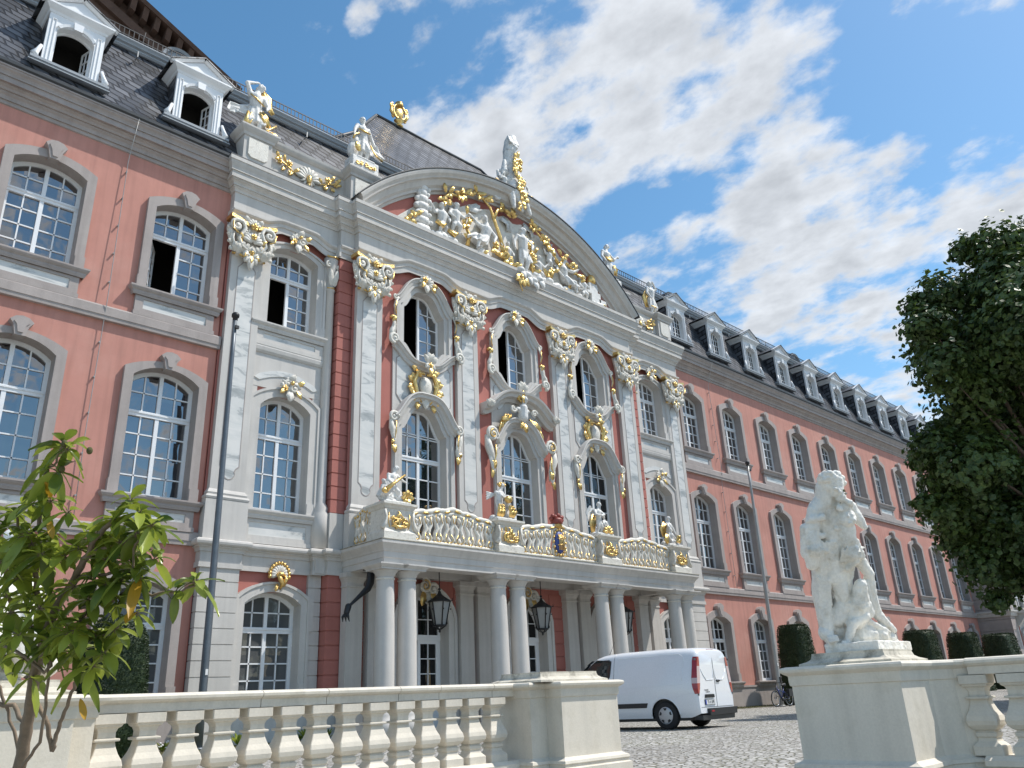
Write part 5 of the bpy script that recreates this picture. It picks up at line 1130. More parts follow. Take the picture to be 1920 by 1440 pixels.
figure_statue('roof_statue', (-7.86, -.25, 21.62), 2.3, JJ(k, hip=(.02, 0, 1.08), chest=(0, -.02, 1.56), neck=(0, 0, 1.86), head=(-.02, -.03, 2.03), shl=(-.25, 0, 1.74), ell=(-.42, -.1, 1.45), hal=(-.5, -.2, 1.18), shr=(.25, 0, 1.72), elr=(.45, .02, 1.4), har=(.5, -.1, 1.1), knl=(-.08, -.08, .56), anl=(-.1, .04, .1), knr=(.15, -.2, .6), anr=(.16, -.02, .1), face=(-.3, -1, .1)),
    'white roof statue with billowing cloak on a gold-trimmed base, near the gold ridge finial', 'statue', 'statues on the attic pedestals', gold=go2, seed=5, extra=ex2)
def go3(g, k): ribbon(g, [(-.3 * k, -.15, 1.3 * k), (-.02, -.26, 1.2 * k), (.25 * k, -.18, 1.28 * k)], .25 * k); ribbon(g, [(.15 * k, -.3, .85 * k), (.3 * k, -.28, .65 * k), (.3 * k, -.25, .3 * k)], .22 * k)
def ex3(mb, k): mb.box(-.62, .62, -.32, .32, -.66, .02); mb.box(-.75, .75, -.4, .36, -.68, -.55); mb.cap((.74 * k, -.1, 1.62 * k), (.84 * k, -.1, 1.66 * k), .05, .07)
figure_statue('roof_statue', (7.86, -.25, 21.62), 2.3, JJ(k, hip=(0, 0, 1.05), chest=(-.1, 0, 1.5), neck=(-.06, 0, 1.78), head=(0, -.02, 1.96), shl=(-.34, 0, 1.64), ell=(-.5, -.05, 1.3), hal=(-.42, -.2, 1.0), shr=(.16, 0, 1.64), elr=(.46, -.08, 1.36), har=(.68, -.1, 1.58), knl=(-.08, -.12, .56), anl=(-.1, .02, .1), knr=(.22, -.2, .62), anr=(.24, -.04, .1), face=(.85, -.5, .05)),
    'white roof statue holding up a bowl, half hidden behind the curved pediment', 'statue', 'statues on the attic pedestals', gold=go3, seed=7, extra=ex3)
def go4(g, k): ribbon(g, [(-.2 * k, .0, 1.6 * k), (-.42 * k, .02, 1.1 * k), (-.38 * k, .0, .5 * k)], .4 * k, th=.05); g.sph((.1, -.2, .12), (.12, .1, .1)); g.tube([(-.35 * k, -.1, .62 * k), (0, -.28, .5 * k), (.35 * k, -.1, .6 * k)], .035, 6)
figure_statue('roof_statue', (12.1, .15, 20.9), 2.3, JJ(k, hip=(0, 0, 1.1), chest=(.03, -.02, 1.56), neck=(0, 0, 1.84), head=(0, -.03, 2.0), shl=(-.24, 0, 1.72), ell=(-.38, -.05, 1.4), hal=(-.3, -.2, 1.1), shr=(.26, 0, 1.72), elr=(.5, -.05, 1.86), har=(.18, -.14, 2.12), knl=(-.1, -.12, .56), anl=(-.12, 0, .1), knr=(.14, -.12, .58), anr=(.16, 0, .1), face=(.8, -.6, 0)),
    'white roof statue shading its eyes with a hand, beside a slate-sided dormer', 'statue', 'statues on the attic pedestals', gold=go4, seed=9)
# cresting on the crown of the pediment
root = empty('pediment_crest', (.1, -.95, 23.1), 'tall rocaille crest with bearded mask, cherub and gold garland on the crown of the pediment', 'ornament')
mb = MB(); mb.cap((0, .1, .2), (-.02, .1, 1.6), .55, .34); mb.cap((-.02, .1, 1.5), (0, .05, 2.6), .34, .32); mb.cap((0, .05, 2.6), (.06, 0, 3.25), .34, .31); mb.sph((.14, 0, 3.42), (.32, .26, .26)); mb.cap((-.5, -.05, 1.2), (-.42, 0, 1.9), .2, .1); mb.cap((.04, -.2, 2.9), (.1, -.34, 2.72), .06, .09); mb.cap((.05, -.2, 2.6), (.08, -.2, 2.2), .16, .08)
for q in range(8): mb.cap((-.25 + .07 * q, -.16, 3.35), (-.28 + .08 * q, -.3, 2.95), .06, .05)
for q in (-1, 1): mb.cap((.06 + q * .13, -.3, 2.86), (.06 + q * .05, -.3, 2.88), .05, .04)
for i in range(14): a = i * 2.3; mb.sph((.5 * cos(a), .1 + .25 * sin(a), .1 + .07 * i), (.22, .2, .16), 0, 8, 6)
J = JJ(.62, hip=(1.0, -.2, .95), chest=(.98, -.25, 1.4), neck=(.98, -.25, 1.62), head=(1.05, -.28, 1.85), shl=(.75, -.25, 1.55), ell=(.5, -.3, 1.3), hal=(.4, -.4, 1.05), shr=(1.22, -.25, 1.52), elr=(1.5, -.3, 1.2), har=(1.4, -.4, .95), knl=(.9, -.4, .55), anl=(.8, -.3, .15), knr=(1.15, -.35, .5), anr=(1.3, -.3, .1), face=(.6, -.8, 0)); wrap_body(mb, J, 1.6)
J = JJ(.62, hip=(-1.0, -.2, .6), chest=(-1.0, -.25, 1.05), neck=(-1.02, -.25, 1.27), head=(-1.1, -.28, 1.5), shl=(-1.25, -.25, 1.2), ell=(-1.5, -.3, 1.0), hal=(-1.35, -.4, 1.35), shr=(-.78, -.25, 1.18), elr=(-.55, -.3, .95), har=(-.4, -.4, 1.2), knl=(-1.2, -.4, .25), anl=(-1.35, -.3, -.1), knr=(-.85, -.35, .2), anr=(-.7, -.3, -.15), face=(-.5, -.85, 0)); wrap_body(mb, J, 1.6)
for s_ in (-1, 1): mb.scroll(s_ * .95, -.25, .05, .28, 1.4, pi / 2, -s_, .11, tail=[(s_ * .2, .15), (s_ * .6, .12)])
mb.tube([(-.62, .1, 1.35), (-.82, .1, 1.2), (-.8, .1, .95), (-.6, .1, .9)], .07, 8)
for a in (-.4, 0, .4): mb.cap((.15 + a, -.2, .1), (.3 + a * 1.3, -.3, -.75), .2, .1)
fuse(mb, 'crest', 'statue_white', root, .024, sm=2, disp=.012, dscale=6)
g = MB(); rd = random.Random(11)
for i in range(40):
    f = i / 39; x = .18 * sin(f * 7) + .1 + .45 * max(0, .35 - f); z = -.7 + 2.9 * f; g.leaf((x + .12 * (rd.random() - .5), z), rd.random() * 6.28, .32, .11, -.30 - .12 * sin(f * 3), curl=.1)
for x, z in ((.35, .75), (.15, 1.5), (.28, .1), (.2, 1.9)): g.rose(x, z, -.42, .2)
for s_ in (-1, 1): g.leaf((s_ * .75, .12), (0 if s_ > 0 else pi), .6, .13, -.2, curl=.12); g.leaf((s_ * .9, .3), (0.4 if s_ > 0 else pi - .4), .4, .12, -.1)
g.build('gold_garland', 'gold', root)
# cherub groups on the balcony pedestals
def putti(loc, spec, label, gold, rock, seed):
    root = empty('cherub_group', loc, label, 'statue', 'cherub groups on the balcony'); mb = MB()
    for J, H in spec: wrap_body(mb, J, H)
    rock(mb); mb.box(-.5, .5, -.33, .33, 0, .08); fuse(mb, 'cherubs', 'statue_white', root, .016, sm=2, disp=.003, dscale=12)
    g = MB(); gold(g); g.build('gilded_attributes', 'gold', root)
k = .62
def r1(mb):
    rd = random.Random(1)
    for i in range(12): mb.sph((-.38 + .75 * rd.random(), -.1 + .2 * rd.random(), .1 + .3 * rd.random()), (.16, .15, .13), 0, 8, 6)
    drape(mb, (-.1, 0, .85), (-.2, .05, .25), .2, .36, seed=2)
putti((-7.66, -2.42, 6.975), [(JJ(k, hip=(-.1, 0, 1.05), chest=(-.05, -.02, 1.5), neck=(.05, -.03, 1.72), head=(.16, -.06, 1.94), shl=(-.28, 0, 1.62), ell=(-.4, -.15, 1.3), hal=(-.15, -.3, 1.1), shr=(.22, -.05, 1.62), elr=(.45, -.15, 1.4), har=(.7, -.1, 1.35), knl=(-.2, -.25, .7), anl=(-.3, -.1, .3), knr=(.15, -.3, .7), anr=(.25, -.2, .25), face=(.6, -.8, -.1)), 1.5),
    (JJ(.5, hip=(-.6, -.1, .7), chest=(-.7, -.1, 1.05), neck=(-.72, -.1, 1.25), head=(-.78, -.12, 1.45), shl=(-.9, -.1, 1.18), ell=(-1.0, -.2, .9), hal=(-.85, -.3, .75), shr=(-.5, -.1, 1.16), elr=(-.3, -.2, 1.0), har=(-.1, -.3, 1.1), knl=(-.6, -.35, .5), anl=(-.7, -.3, .15), knr=(-.3, -.3, .45), anr=(-.2, -.3, .1)), 1.15)],
    'two white cherubs with a long gold instrument on a balcony pedestal', lambda g: (g.tube([(-.45, -.3, .42), (-.15, -.34, .68), (.3, -.26, 1.0)], [.09, .05, .04], 8), g.sph((-.5, -.3, .38), (.14, .07, .10)), [g.leaf((.42, .25), a, .26, .09, -.2) for a in (0, .8, 1.6, 2.4, 3.2, 4, 5)]), r1, 1)
def r2(mb):
    for i in range(8): mb.sph((-.35 + .1 * i, .05, .12), (.14, .14, .1), 0, 8, 6)
    for s_ in range(4): mb.cap((-.18, .12, 1.02), (-.5, .2, 1.08 - .09 * s_), .05, .03)
putti((-2.82, -2.42, 6.975), [(JJ(k, hip=(-.15, 0, 1.15), chest=(-.12, -.02, 1.6), neck=(-.05, -.05, 1.85), head=(.08, -.08, 2.12), shl=(-.32, 0, 1.72), ell=(-.1, -.25, 1.5), hal=(.25, -.3, 1.3), shr=(.12, -.05, 1.72), elr=(.3, -.2, 1.4), har=(.5, -.25, 1.2), knl=(-.25, -.15, .62), anl=(-.3, 0, .15), knr=(.05, -.2, .62), anr=(.1, -.05, .15), face=(.8, -.55, -.1)), 1.5),
    (JJ(.52, hip=(.55, -.1, .9), chest=(.55, -.12, 1.3), neck=(.57, -.12, 1.52), head=(.6, -.14, 1.75), shl=(.35, -.12, 1.42), ell=(.2, -.3, 1.2), hal=(.1, -.4, 1.35), shr=(.75, -.12, 1.4), elr=(.7, -.3, 1.1), har=(.4, -.4, 1.05), knl=(.4, -.25, .5), anl=(.45, -.2, .1), knr=(.75, -.2, .5), anr=(.9, -.15, .1), face=(-.5, -.8, .2)), 1.2)],
    'standing winged cherub handing a gold basket to a smaller one on the balcony', lambda g: (g.sph((.14, -.3, .78), (.17, .14, .14)), [g.leaf((-.32 + .05 * i, .12 + .09 * (i % 3)), pi / 2 + .3 * (i % 3 - 1), .3, .1, -.2) for i in range(6)], [g.leaf((.2 + .04 * i, .14 + .08 * (i % 3)), pi / 2 + .5 * (i % 3 - 1), .3, .09, -.26) for i in range(6)], [g.sph((.05 + .14 * cos(a), -.05, 1.38 + .05 * sin(a)), (.07, .08, .06), 0, 7, 5) for a in (0, 1, 2, 3, 4, 5)]), r2, 2)
def r3(mb):
    ribbon(mb, [(-.25, .1, 1.2), (-.4, .15, .95), (-.38, .1, .6)], .3); 
    for i in range(9): mb.sph((-.35 + .09 * i, .08, .1), (.14, .13, .1), 0, 8, 6)
putti((2.75, -2.42, 6.975), [(JJ(k, hip=(-.1, .0, 1.1), chest=(-.12, -.03, 1.58), neck=(-.06, -.05, 1.82), head=(.02, -.08, 2.08), shl=(-.34, 0, 1.7), ell=(-.5, -.2, 1.4), hal=(-.15, -.35, 1.35), shr=(.14, -.03, 1.7), elr=(.3, -.25, 1.45), har=(.0, -.36, 1.38), knl=(-.2, -.1, .6), anl=(-.28, 0, .12), knr=(.1, -.16, .6), anr=(.05, 0, .12), face=(.3, -.9, -.2)), 1.5),
    (JJ(.5, hip=(.6, -.05, .75), chest=(.58, -.1, 1.15), neck=(.55, -.1, 1.38), head=(.5, -.12, 1.6), shl=(.38, -.1, 1.28), ell=(.25, -.3, 1.05), hal=(.3, -.4, .85), shr=(.8, -.1, 1.26), elr=(.9, -.2, .95), har=(.8, -.35, .75), knl=(.45, -.35, .55), anl=(.5, -.3, .12), knr=(.8, -.3, .5), anr=(.95, -.2, .1), face=(-.5, -.8, .1)), 1.15)],
    'pair of white cherubs over a gold shell on a balcony pedestal', lambda g: (ribbon(g, [(-.36, -.05, .85), (-.42, -.02, .5), (-.4, 0, .12)], .24), g.shell(.18, .1, -.3, .3, .2, pi - .2, 6, t=.07)), r3, 3)
def r4(mb):
    for i in range(10): mb.sph((-.4 + .09 * i, .05, .12 + .04 * (i % 3)), (.15, .14, .12), 0, 8, 6)
putti((7.6, -2.42, 6.975), [(JJ(k, hip=(.1, .05, 1.1), chest=(.06, .02, 1.55), neck=(.08, 0, 1.8), head=(.1, -.03, 2.04), shl=(-.16, .02, 1.68), ell=(-.2, -.2, 1.4), hal=(-.1, -.32, 1.2), shr=(.3, .02, 1.68), elr=(.45, -.1, 1.35), har=(.5, -.2, 1.05), knl=(-.02, -.12, .6), anl=(-.05, 0, .15), knr=(.25, -.12, .6), anr=(.35, .02, .12), face=(.5, -.85, 0)), 1.45),
    (JJ(.5, hip=(-.1, -.25, .6), chest=(-.15, -.28, 1.0), neck=(-.18, -.28, 1.22), head=(-.2, -.3, 1.45), shl=(-.38, -.28, 1.12), ell=(-.55, -.35, .85), hal=(-.45, -.45, .6), shr=(.06, -.28, 1.12), elr=(.2, -.4, .85), har=(.4, -.42, .7), knl=(-.3, -.5, .4), anl=(-.4, -.45, .08), knr=(.3, -.45, .42), anr=(.6, -.4, .08), face=(-.2, -.95, .1)), 1.1)],
    'white cherubs with gold wings and drapery on the balcony corner nearest the light flagpole', lambda g: (ribbon(g, [(-.22, 0, 1.05), (-.34, .05, .8), (-.3, .05, .45)], .26), ribbon(g, [(-.45, -.2, .5), (-.5, -.2, .25), (-.4, -.2, .08)], .2), [g.leaf((.05 + .1 * i, .25), i * 1.1, .28, .1, -.3) for i in range(4)]), r4, 4)
# ---------------------------------------------------------------- lanterns, black claw brackets
def lantern(loc, label):
    root = empty('lantern', loc, label, 'lantern', 'lanterns hanging in the portico')
    f = MB(); n = 6
    ra, rb, z0, z1 = .21, .37, -.98, -.18
    for i in range(n):
        a = 2 * pi * i / n + .2; f.tube([(ra * cos(a), ra * sin(a), z0), (rb * cos(a), rb * sin(a), z1), (rb * 1.22 * cos(a), rb * 1.22 * sin(a), z1 + .02), (rb * 1.2 * cos(a), rb * 1.2 * sin(a), z1 + .1)], [.022, .022, .02, .012], 6); f.tube([(rb * .98 * cos(a), rb * .98 * sin(a), z1 - .28), (rb * 1.06 * cos(a), rb * 1.06 * sin(a), z1 - .25)], .025, 6)
        f.tube([(ra * cos(a), ra * sin(a), z0 + .02), (ra * 1.25 * cos(a), ra * 1.25 * sin(a), z0 + .06), (ra * 1.2 * cos(a), ra * 1.2 * sin(a), z0 + .12)], .018, 6); f.tube([(ra * cos(a), ra * sin(a), z0), (.05 * cos(a), .05 * sin(a), z0 - .12)], .016, 6)
    f.lathe([(ra, z0 - .02), (ra + .03, z0 - .01), (ra + .03, z0 + .03), (ra, z0 + .035)], 0, 0, 12); f.lathe([(.02, z0 - .22), (.045, z0 - .17), (.03, z0 - .12), (.06, z0 - .09)], 0, 0, 10)
    f.build('frame', 'black_iron', root)
    r = MB(); r.lathe([(rb + .03, z1 - .02), (rb + .05, z1 + .01), (rb - .02, z1 + .06), (.2, z1 + .15), (.09, z1 + .24), (.05, z1 + .30), (.06, z1 + .33), (.02, z1 + .37)], 0, 0, 12); r.build('cap', 'black_iron', root)
    c = MB(); c.tube([(0, 0, z1 + .36), (0, 0, 1.02)], .014, 6); c.sph((0, 0, z1 + .42), .05, 0, 8, 6)
    for i in range(14): c.sph((0, 0, .28 + i * .05), (.022, .022, .03), 0, 6, 4)
    c.build('chain', 'black_iron', root)
    p = MB(); p.lathe([(ra - .015, z0 + .01), (rb - .015, z1 - .01)], 0, 0, n, 0, False, rot=.2); p.build('panes', 'lantern_pane', root)
    return root
l0 = lantern((-5.0, -1.5, 4.3), 'black iron lantern before the portico door nearest the dark flagpole')
for X, lb in ((0, 'black iron lantern before the middle one of the three portico doors'), (5.0, 'black iron lantern hanging just above the roof of the white van')):
    c = copy_tree(l0, None, (X, -1.5, 4.3)); c['label'] = lb
for sx, lb in ((-1, 'black claw-footed bracket under the portico end nearest the dark flagpole'), (1, 'black claw-footed bracket under the portico end nearest the light flagpole')):
    root = empty('claw_bracket', (sx * 8.0, -1.75, 4.97), lb, 'bracket', 'black claw brackets on the portico')
    m = MB(); m.tube([(0, 0, .0), (0, 0, -.2), (sx * .02, 0, -.42), (sx * .12, -.02, -.62), (sx * .42, -.05, -.85), (sx * .75, -.08, -1.12), (sx * .86, -.09, -1.22)], [.11, .13, .13, .11, .07, .045, .05], 12); m.box(-.2, .2, -.16, .16, -.03, 0)
    m.build('arm', 'black_iron', root); c = MB()
    c.cap((sx * .86, -.09, -1.2), (sx * .92, -.1, -1.38), .10, .09)
    for q in (-1, 0, 1): c.tube([(sx * .92, -.1 + q * .03, -1.38), (sx * (.96 + .05 * q), -.1 + q * .08, -1.52), (sx * (.93 + .06 * q), -.1 + q * .09, -1.66)], [.05, .04, .008], 7)
    c.build('claw', 'black_iron', root)
# ---------------------------------------------------------------- flagpoles
def flagpole(loc, H, r0, r1, label, lean=(0, 0), mt='grey_metal'):
    root = empty('flagpole', loc, label, 'flagpole', 'flagpoles in front of the palace'); m = MB(); n = 10
    m.tube([(lean[0] * i / n, lean[1] * i / n, H * i / n) for i in range(n + 1)], [r0 + (r1 - r0) * i / n for i in range(n + 1)], 16); m.build('mast', mt, root)
    t = MB(); t.lathe([(r1, 0), (r1 * 1.25, .02), (r1 * 1.25, .1), (r1 * 1.9, .12), (r1 * 1.9, .22), (r1 * 1.2, .27)], lean[0], lean[1], 14, 0, True, H - .02); t.box(lean[0] - .02, lean[0] + .10, lean[1] - .12, lean[1] - .04, H - .32, H - .22); t.build('truck', 'black_iron', root)
    b = MB(); b.lathe([(r0 * 1.5, 0), (r0 * 1.5, .05), (r0 * 1.1, .07)], 0, 0, 16); b.build('base', mt, root)
    c = MB(); c.box(-.03, .03, -r0 - .05, -r0 + .01, 1.05, 1.35); c.box(-.012, .012, -r0 - .08, -r0 - .03, 1.0, 1.1); c.build('cleat', 'black_plastic', root)
    s_ = MB(); s_.box(-.035, .035, -r0 - .012, -r0 + .004, 1.85, 2.0); s_.build('sticker', 'plate_white', root)
    return root
p1 = aty(371, 1402, -1.4); p2 = aty(441, 600, -1.4)
flagpole((p1.x, -1.4, 0), p2.z, .115, .062, 'dark grey tapering flagpole standing before a marble pilaster', (p2.x - p1.x, 0))
p1 = aty(1466, 1322, -2.2); p2 = aty(1402, 873, -2.2)
flagpole((p1.x, -2.2, 0), p2.z, .115, .062, 'light grey flagpole with a blue bicycle at its foot', (p2.x - p1.x, 0), 'pale_metal')
# ---------------------------------------------------------------- bicycle
root = empty('bicycle', (aty(1467, 1310, -2.6).x, -2.6, 0), 'dark blue bicycle parked against the light grey flagpole', 'bicycle', None, radians(-4))
def wheel(X):
    w = MB(); w.tube([(.345 * cos(t), 0, .345 * sin(t)) for t in [2 * pi * i / 36 for i in range(37)]], .027, 8, caps=False); o = w.build('wheel', 'rubber', root, (X, 0, .37))
    w = MB(); w.tube([(.31 * cos(t), 0, .31 * sin(t)) for t in [2 * pi * i / 36 for i in range(37)]], .013, 6, caps=False)
    for i in range(16): t = 2 * pi * i / 16; w.tube([(0, .02 * (-1) ** i, 0), (.31 * cos(t), 0, .31 * sin(t))], .003, 4)
    w.lathe([(.03, -.04), (.03, .04)], 0, 0, 10); w.build('rim', 'chrome', o)
wheel(-.55); wheel(.57)
m = MB()
for a, b, r in (((-.32, .02, .86), (-.02, 0, .34), .034), ((.22, 0, .86), (-.02, 0, .34), .018), ((-.32, 0, .80), (.2, 0, .62), .02), ((.57, .03, .37), (-.02, .03, .34), .012), ((.57, -.03, .37), (-.02, -.03, .34), .012), ((.57, .03, .37), (.18, .02, .72), .01), ((.57, -.03, .37), (.18, -.02, .72), .01), ((-.35, 0, .95), (-.31, 0, .72), .024)): m.tube([a, b], r, 8)
m.build('frame', 'bike_blue', root)
m = MB(); m.tube([(-.36, 0, .98), (-.43, .04, .7), (-.55, .05, .37)], .016, 7); m.tube([(-.36, 0, .98), (-.43, -.04, .7), (-.55, -.05, .37)], .016, 7); m.build('fork', 'black_plastic', root)
m = MB(); m.tube([(-.36, 0, .95), (-.38, 0, 1.06)], .016, 7); m.tube([(-.24, .32, 1.10), (-.34, .2, 1.08), (-.39, 0, 1.07), (-.34, -.2, 1.08), (-.24, -.32, 1.10)], .014, 7); m.build('handlebar', 'black_plastic', root)
m = MB(); m.cap((.12, 0, .97), (.34, 0, .98), .05, .08); m.tube([(.22, 0, .86), (.24, 0, .95)], .015, 7); m.build('saddle', 'black_plastic', root)
m = MB(); m.lathe([(.09, -.03), (.09, .03)], 0, 0, 20); o = m.build('chainring', 'black_plastic', root, (-.02, -.05, .34)); o.rotation_euler = (pi / 2, 0, 0)
m = MB(); m.tube([(-.02, -.08, .34), (.1, -.1, .22)], .012, 6); m.box(.05, .16, -.18, -.09, .205, .23); m.tube([(-.02, .08, .34), (-.14, .1, .46)], .012, 6); m.box(-.2, -.09, .09, .18, .45, .475); m.build('pedals', 'black_plastic', root)
m = MB(); m.box(.36, .80, -.06, .06, .775, .79); m.tube([(.57, .05, .38), (.62, .05, .78)], .008, 5); m.tube([(.57, -.05, .38), (.62, -.05, .78)], .008, 5); m.box(.38, .82, -.19, -.07, .45, .78); m.build('rack_bag', 'black_plastic', root)
# ---------------------------------------------------------------- clipped yews
def leaf_skin(mb, pts_n, size, rd, m=0):
    for p, n_ in pts_n:
        t = Vector((rd.random() - .5, rd.random() - .5, rd.random() - .5)); t = (t - n_ * t.dot(n_)); t = t.normalized() if t.length > 1e-4 else n_.orthogonal()
        d = (n_ * (.4 + .6 * rd.random()) + t * (.8 * rd.random())).normalized(); s_ = d.cross(t).normalized() * size * .35; q = p + d * size * (.7 + .6 * rd.random())
        mb.add([p - s_, p + s_, q + s_ * .3, q - s_ * .3], [(0, 1, 2, 3)], m)
def yew(loc, prof, sq, label, seed, nleaf=9000, size=.05, sx=1., sy=1.):
    rd = random.Random(seed); root = empty('clipped_yew', loc, label, 'hedge', 'clipped yews along the palace')
    def pos(a, f):
        # radius profile by height, rounded-square plan
        z = f * prof[-1][1]; r = prof[-1][0]
        for i in range(len(prof) - 1):
            if prof[i][1] <= z <= prof[i + 1][1]: t = (z - prof[i][1]) / max(1e-6, prof[i + 1][1] - prof[i][1]); r = prof[i][0] + (prof[i + 1][0] - prof[i][0]) * t; break
        c, s_ = cos(a), sin(a); k = (abs(c) ** sq + abs(s_) ** sq) ** (-1 / sq); r *= k * (1 + .03 * noise.noise(Vector((c * 3, s_ * 3, z * 1.5 + seed))))
        return Vector((r * c * sx, r * s_ * sy, z))
    mb = MB(); nu, nv = 40, 24; vs = [pos(2 * pi * j / nu, i / nv) for i in range(nv + 1) for j in range(nu)]; fs = [(i * nu + j, i * nu + (j + 1) % nu, (i + 1) * nu + (j + 1) % nu, (i + 1) * nu + j) for i in range(nv) for j in range(nu)]; fs.append([nv * nu + j for j in range(nu)])
    vs = [Vector((v.x * .965, v.y * .965, v.z * .985)) for v in vs]; mb.add(vs, fs, 0, True)
    P = []
    for i in range(nleaf):
        a = rd.random() * 2 * pi
        if rd.random() < .16: t = sqrt(rd.random()); q = pos(a, 1.); P.append((Vector((q.x * t, q.y * t, q.z)), Vector((0, 0, 1))))
        else: q = pos(a, rd.random()); P.append((q * 1., Vector((q.x, q.y, .15)).normalized()))
    leaf_skin(mb, P, size, rd); mb.build('foliage', 'yew_leaf', root, recalc=False)
    t = MB(); t.tube([(0, 0, -.02), (0, 0, prof[-1][1] * .6)], [.12, .06], 8); t.build('trunk', 'bark', root); return root
yew((-15.65, -2.2, 0), [(.60, 0), (.74, .5), (.72, 1.8), (.62, 2.7), (.40, 3.15), (.0, 3.22)], 3., 'rounded dark green clipped yew column behind the loquat shrub', 1, 16000, .05)
yew((18.45, -1.95, 0), [(.92, 0), (.9, .6), (.68, 3.6), (.6, 3.86)], 5., 'clipped dark yew block behind the bicycle and light grey flagpole', 2, 12000, .06)
yew((34.6, -2.2, 0), [(1.15, 0), (1.1, .6), (.85, 3.6), (.76, 3.9)], 5., 'clipped dark yew block seen right beside the weathered torso statue', 3, 9000, .07)
yew((42.5, -2.15, 0), [(1.2, 0), (1.15, .6), (.85, 3.6), (.76, 3.9)], 5., 'clipped dark yew block between two others along the far wing', 4, 8000, .08)
yew((50.4, -2.2, 0), [(1.7, 0), (1.65, .6), (1.3, 3.7), (1.2, 3.98)], 5., 'clipped dark yew block nearest the corner pavilion', 5, 8000, .08, 1., .75)
# ---------------------------------------------------------------- balustrades and piers
def extrude_x(mb, poly, x0, x1, m=0):
    n = len(poly); mb.add([(x0, y, z) for y, z in poly] + [(x1, y, z) for y, z in poly], [list(range(n)), list(range(n, 2 * n))] + [(i, (i + 1) % n, (i + 1) % n + n, i + n) for i in range(n)], m)
def rail_poly(yf, yb):
    return [(yf + .03, .92), (yf + .012, .925), (yf + .012, .985), (yf - .012, .995), (yf - .028, 1.01), (yf - .03, 1.03), (yf - .015, 1.045), (yf + .02, 1.052), (yb - .02, 1.052), (yb + .02, 1.04), (yb + .028, 1.015), (yb, .99), (yb, .925), (yb - .02, .92)]
def base_poly(yf, yb):
    return [(yf - .02, 0), (yf - .02, .25), (yf - .05, .26), (yf - .05, .30), (yf - .02, .318), (yf + .0, .33), (yb, .33), (yb + .04, .30), (yb + .02, .25), (yb + .02, 0)]
bm_ = MB(); hf = [(.092, .33), (.092, .395), (.078, .412), (.062, .43), (.056, .455), (.066, .466), (.068, .492), (.058, .500), (.054, .506), (.074, .520), (.094, .548), (.099, .580), (.092, .615), (.074, .655), (.060, .70), (.054, .738), (.074, .741), (.076, .750), (.074, .758), (.054, .762), (.053, .80), (.062, .825), (.078, .838), (.082, .850), (.092, .856), (.092, .92)]
K4 = sqrt(2.)
# rounded-square section: two square shells would be too sharp, so an 8-sided square with softened arrises
def sq_ring(h, z):
    h = h * 1.16; c = h * .94; return [(h, c, z), (c, h, z), (-c, h, z), (-h, c, z), (-h, -c, z), (-c, -h, z), (c, -h, z), (h, -c, z)]
vs = []; fs = []
for h, z in hf: vs += sq_ring(h, z)
for i in range(len(hf) - 1):
    for j in range(8): fs.append((i * 8 + j, i * 8 + (j + 1) % 8, (i + 1) * 8 + (j + 1) % 8, (i + 1) * 8 + j))
bm_.add(vs, fs, 0, False)
bal_me = None
def balustrade(x0, x1, yf, xs, label, joints):
    global bal_me
    root = empty('balustrade', ((x0 + x1) / 2, yf + .11, 0), label, 'balustrade'); ox = (x0 + x1) / 2; oy = yf + .11
    xsr = [x0] + [j for j in joints if x0 < j < x1] + [x1]; r = MB()
    for a, b in zip(xsr[:-1], xsr[1:]): extrude_x(r, [(y - oy, z) for y, z in rail_poly(yf, yf + .22)], a + .003 - ox, b - .003 - ox)
    r.build('rail', 'cream_stone', root); r = MB(); extrude_x(r, [(y - oy, z) for y, z in base_poly(yf - .02, yf + .24)], x0 - ox, x1 - ox); r.build('base', 'cream_stone', root)
    for x in xs:
        if bal_me is None: o = bm_.build('baluster', 'cream_stone', root, (x - ox, 0, 0)); bal_me = o.data
        else: link('baluster', bal_me, root, (x - ox, 0, 0))
    return root
def pier_block(mb, x0, x1, y0, y1, mo=None):
    P = [(x0, y0), (x1, y0), (x1, y1), (x0, y1)]
    mb.sweep_plan(P, [(.075, 0), (.075, .24), (.05, .25), (.05, .275), (.062, .285), (.055, .31), (.02, .325), (0, .34), (0, .895), (.012, .902), (.016, .93), (.016, .975), (.04, .99), (.06, 1.005), (.065, 1.025), (.055, 1.04), (.02, 1.048), (-.1, 1.05)], closed=True)
    mb.box(x0 + .02, x1 - .02, y0 + .02, y1 - .02, 1.0, 1.049)
PIERP = [(.075, 0), (.075, .24), (.05, .25), (.05, .275), (.062, .285), (.055, .31), (.02, .325), (0, .34), (0, .895), (.012, .902), (.016, .93), (.016, .975), (.04, .99), (.06, 1.005), (.065, 1.025), (.055, 1.04), (.02, 1.048), (-.06, 1.05)]
def pier_poly(mb, P):
    mb.sweep_plan(P, PIERP, closed=True); mb.add([(x, y, 1.049) for x, y in P], [list(range(len(P)))])
def plinth_block(mb, x0, x1, y0, y1):
    P = [(x0, y0), (x1, y0), (x1, y1), (x0, y1)]
    mb.sweep_plan(P, [(.0, 1.046), (.0, 1.066), (-.012, 1.07), (-.05, 1.082), (-.075, 1.10), (-.085, 1.13), (-.085, 1.145), (-.2, 1.147)], closed=True); mb.box(x0 + .1, x1 - .1, y0 + .1, y1 - .1, 1.06, 1.1465)
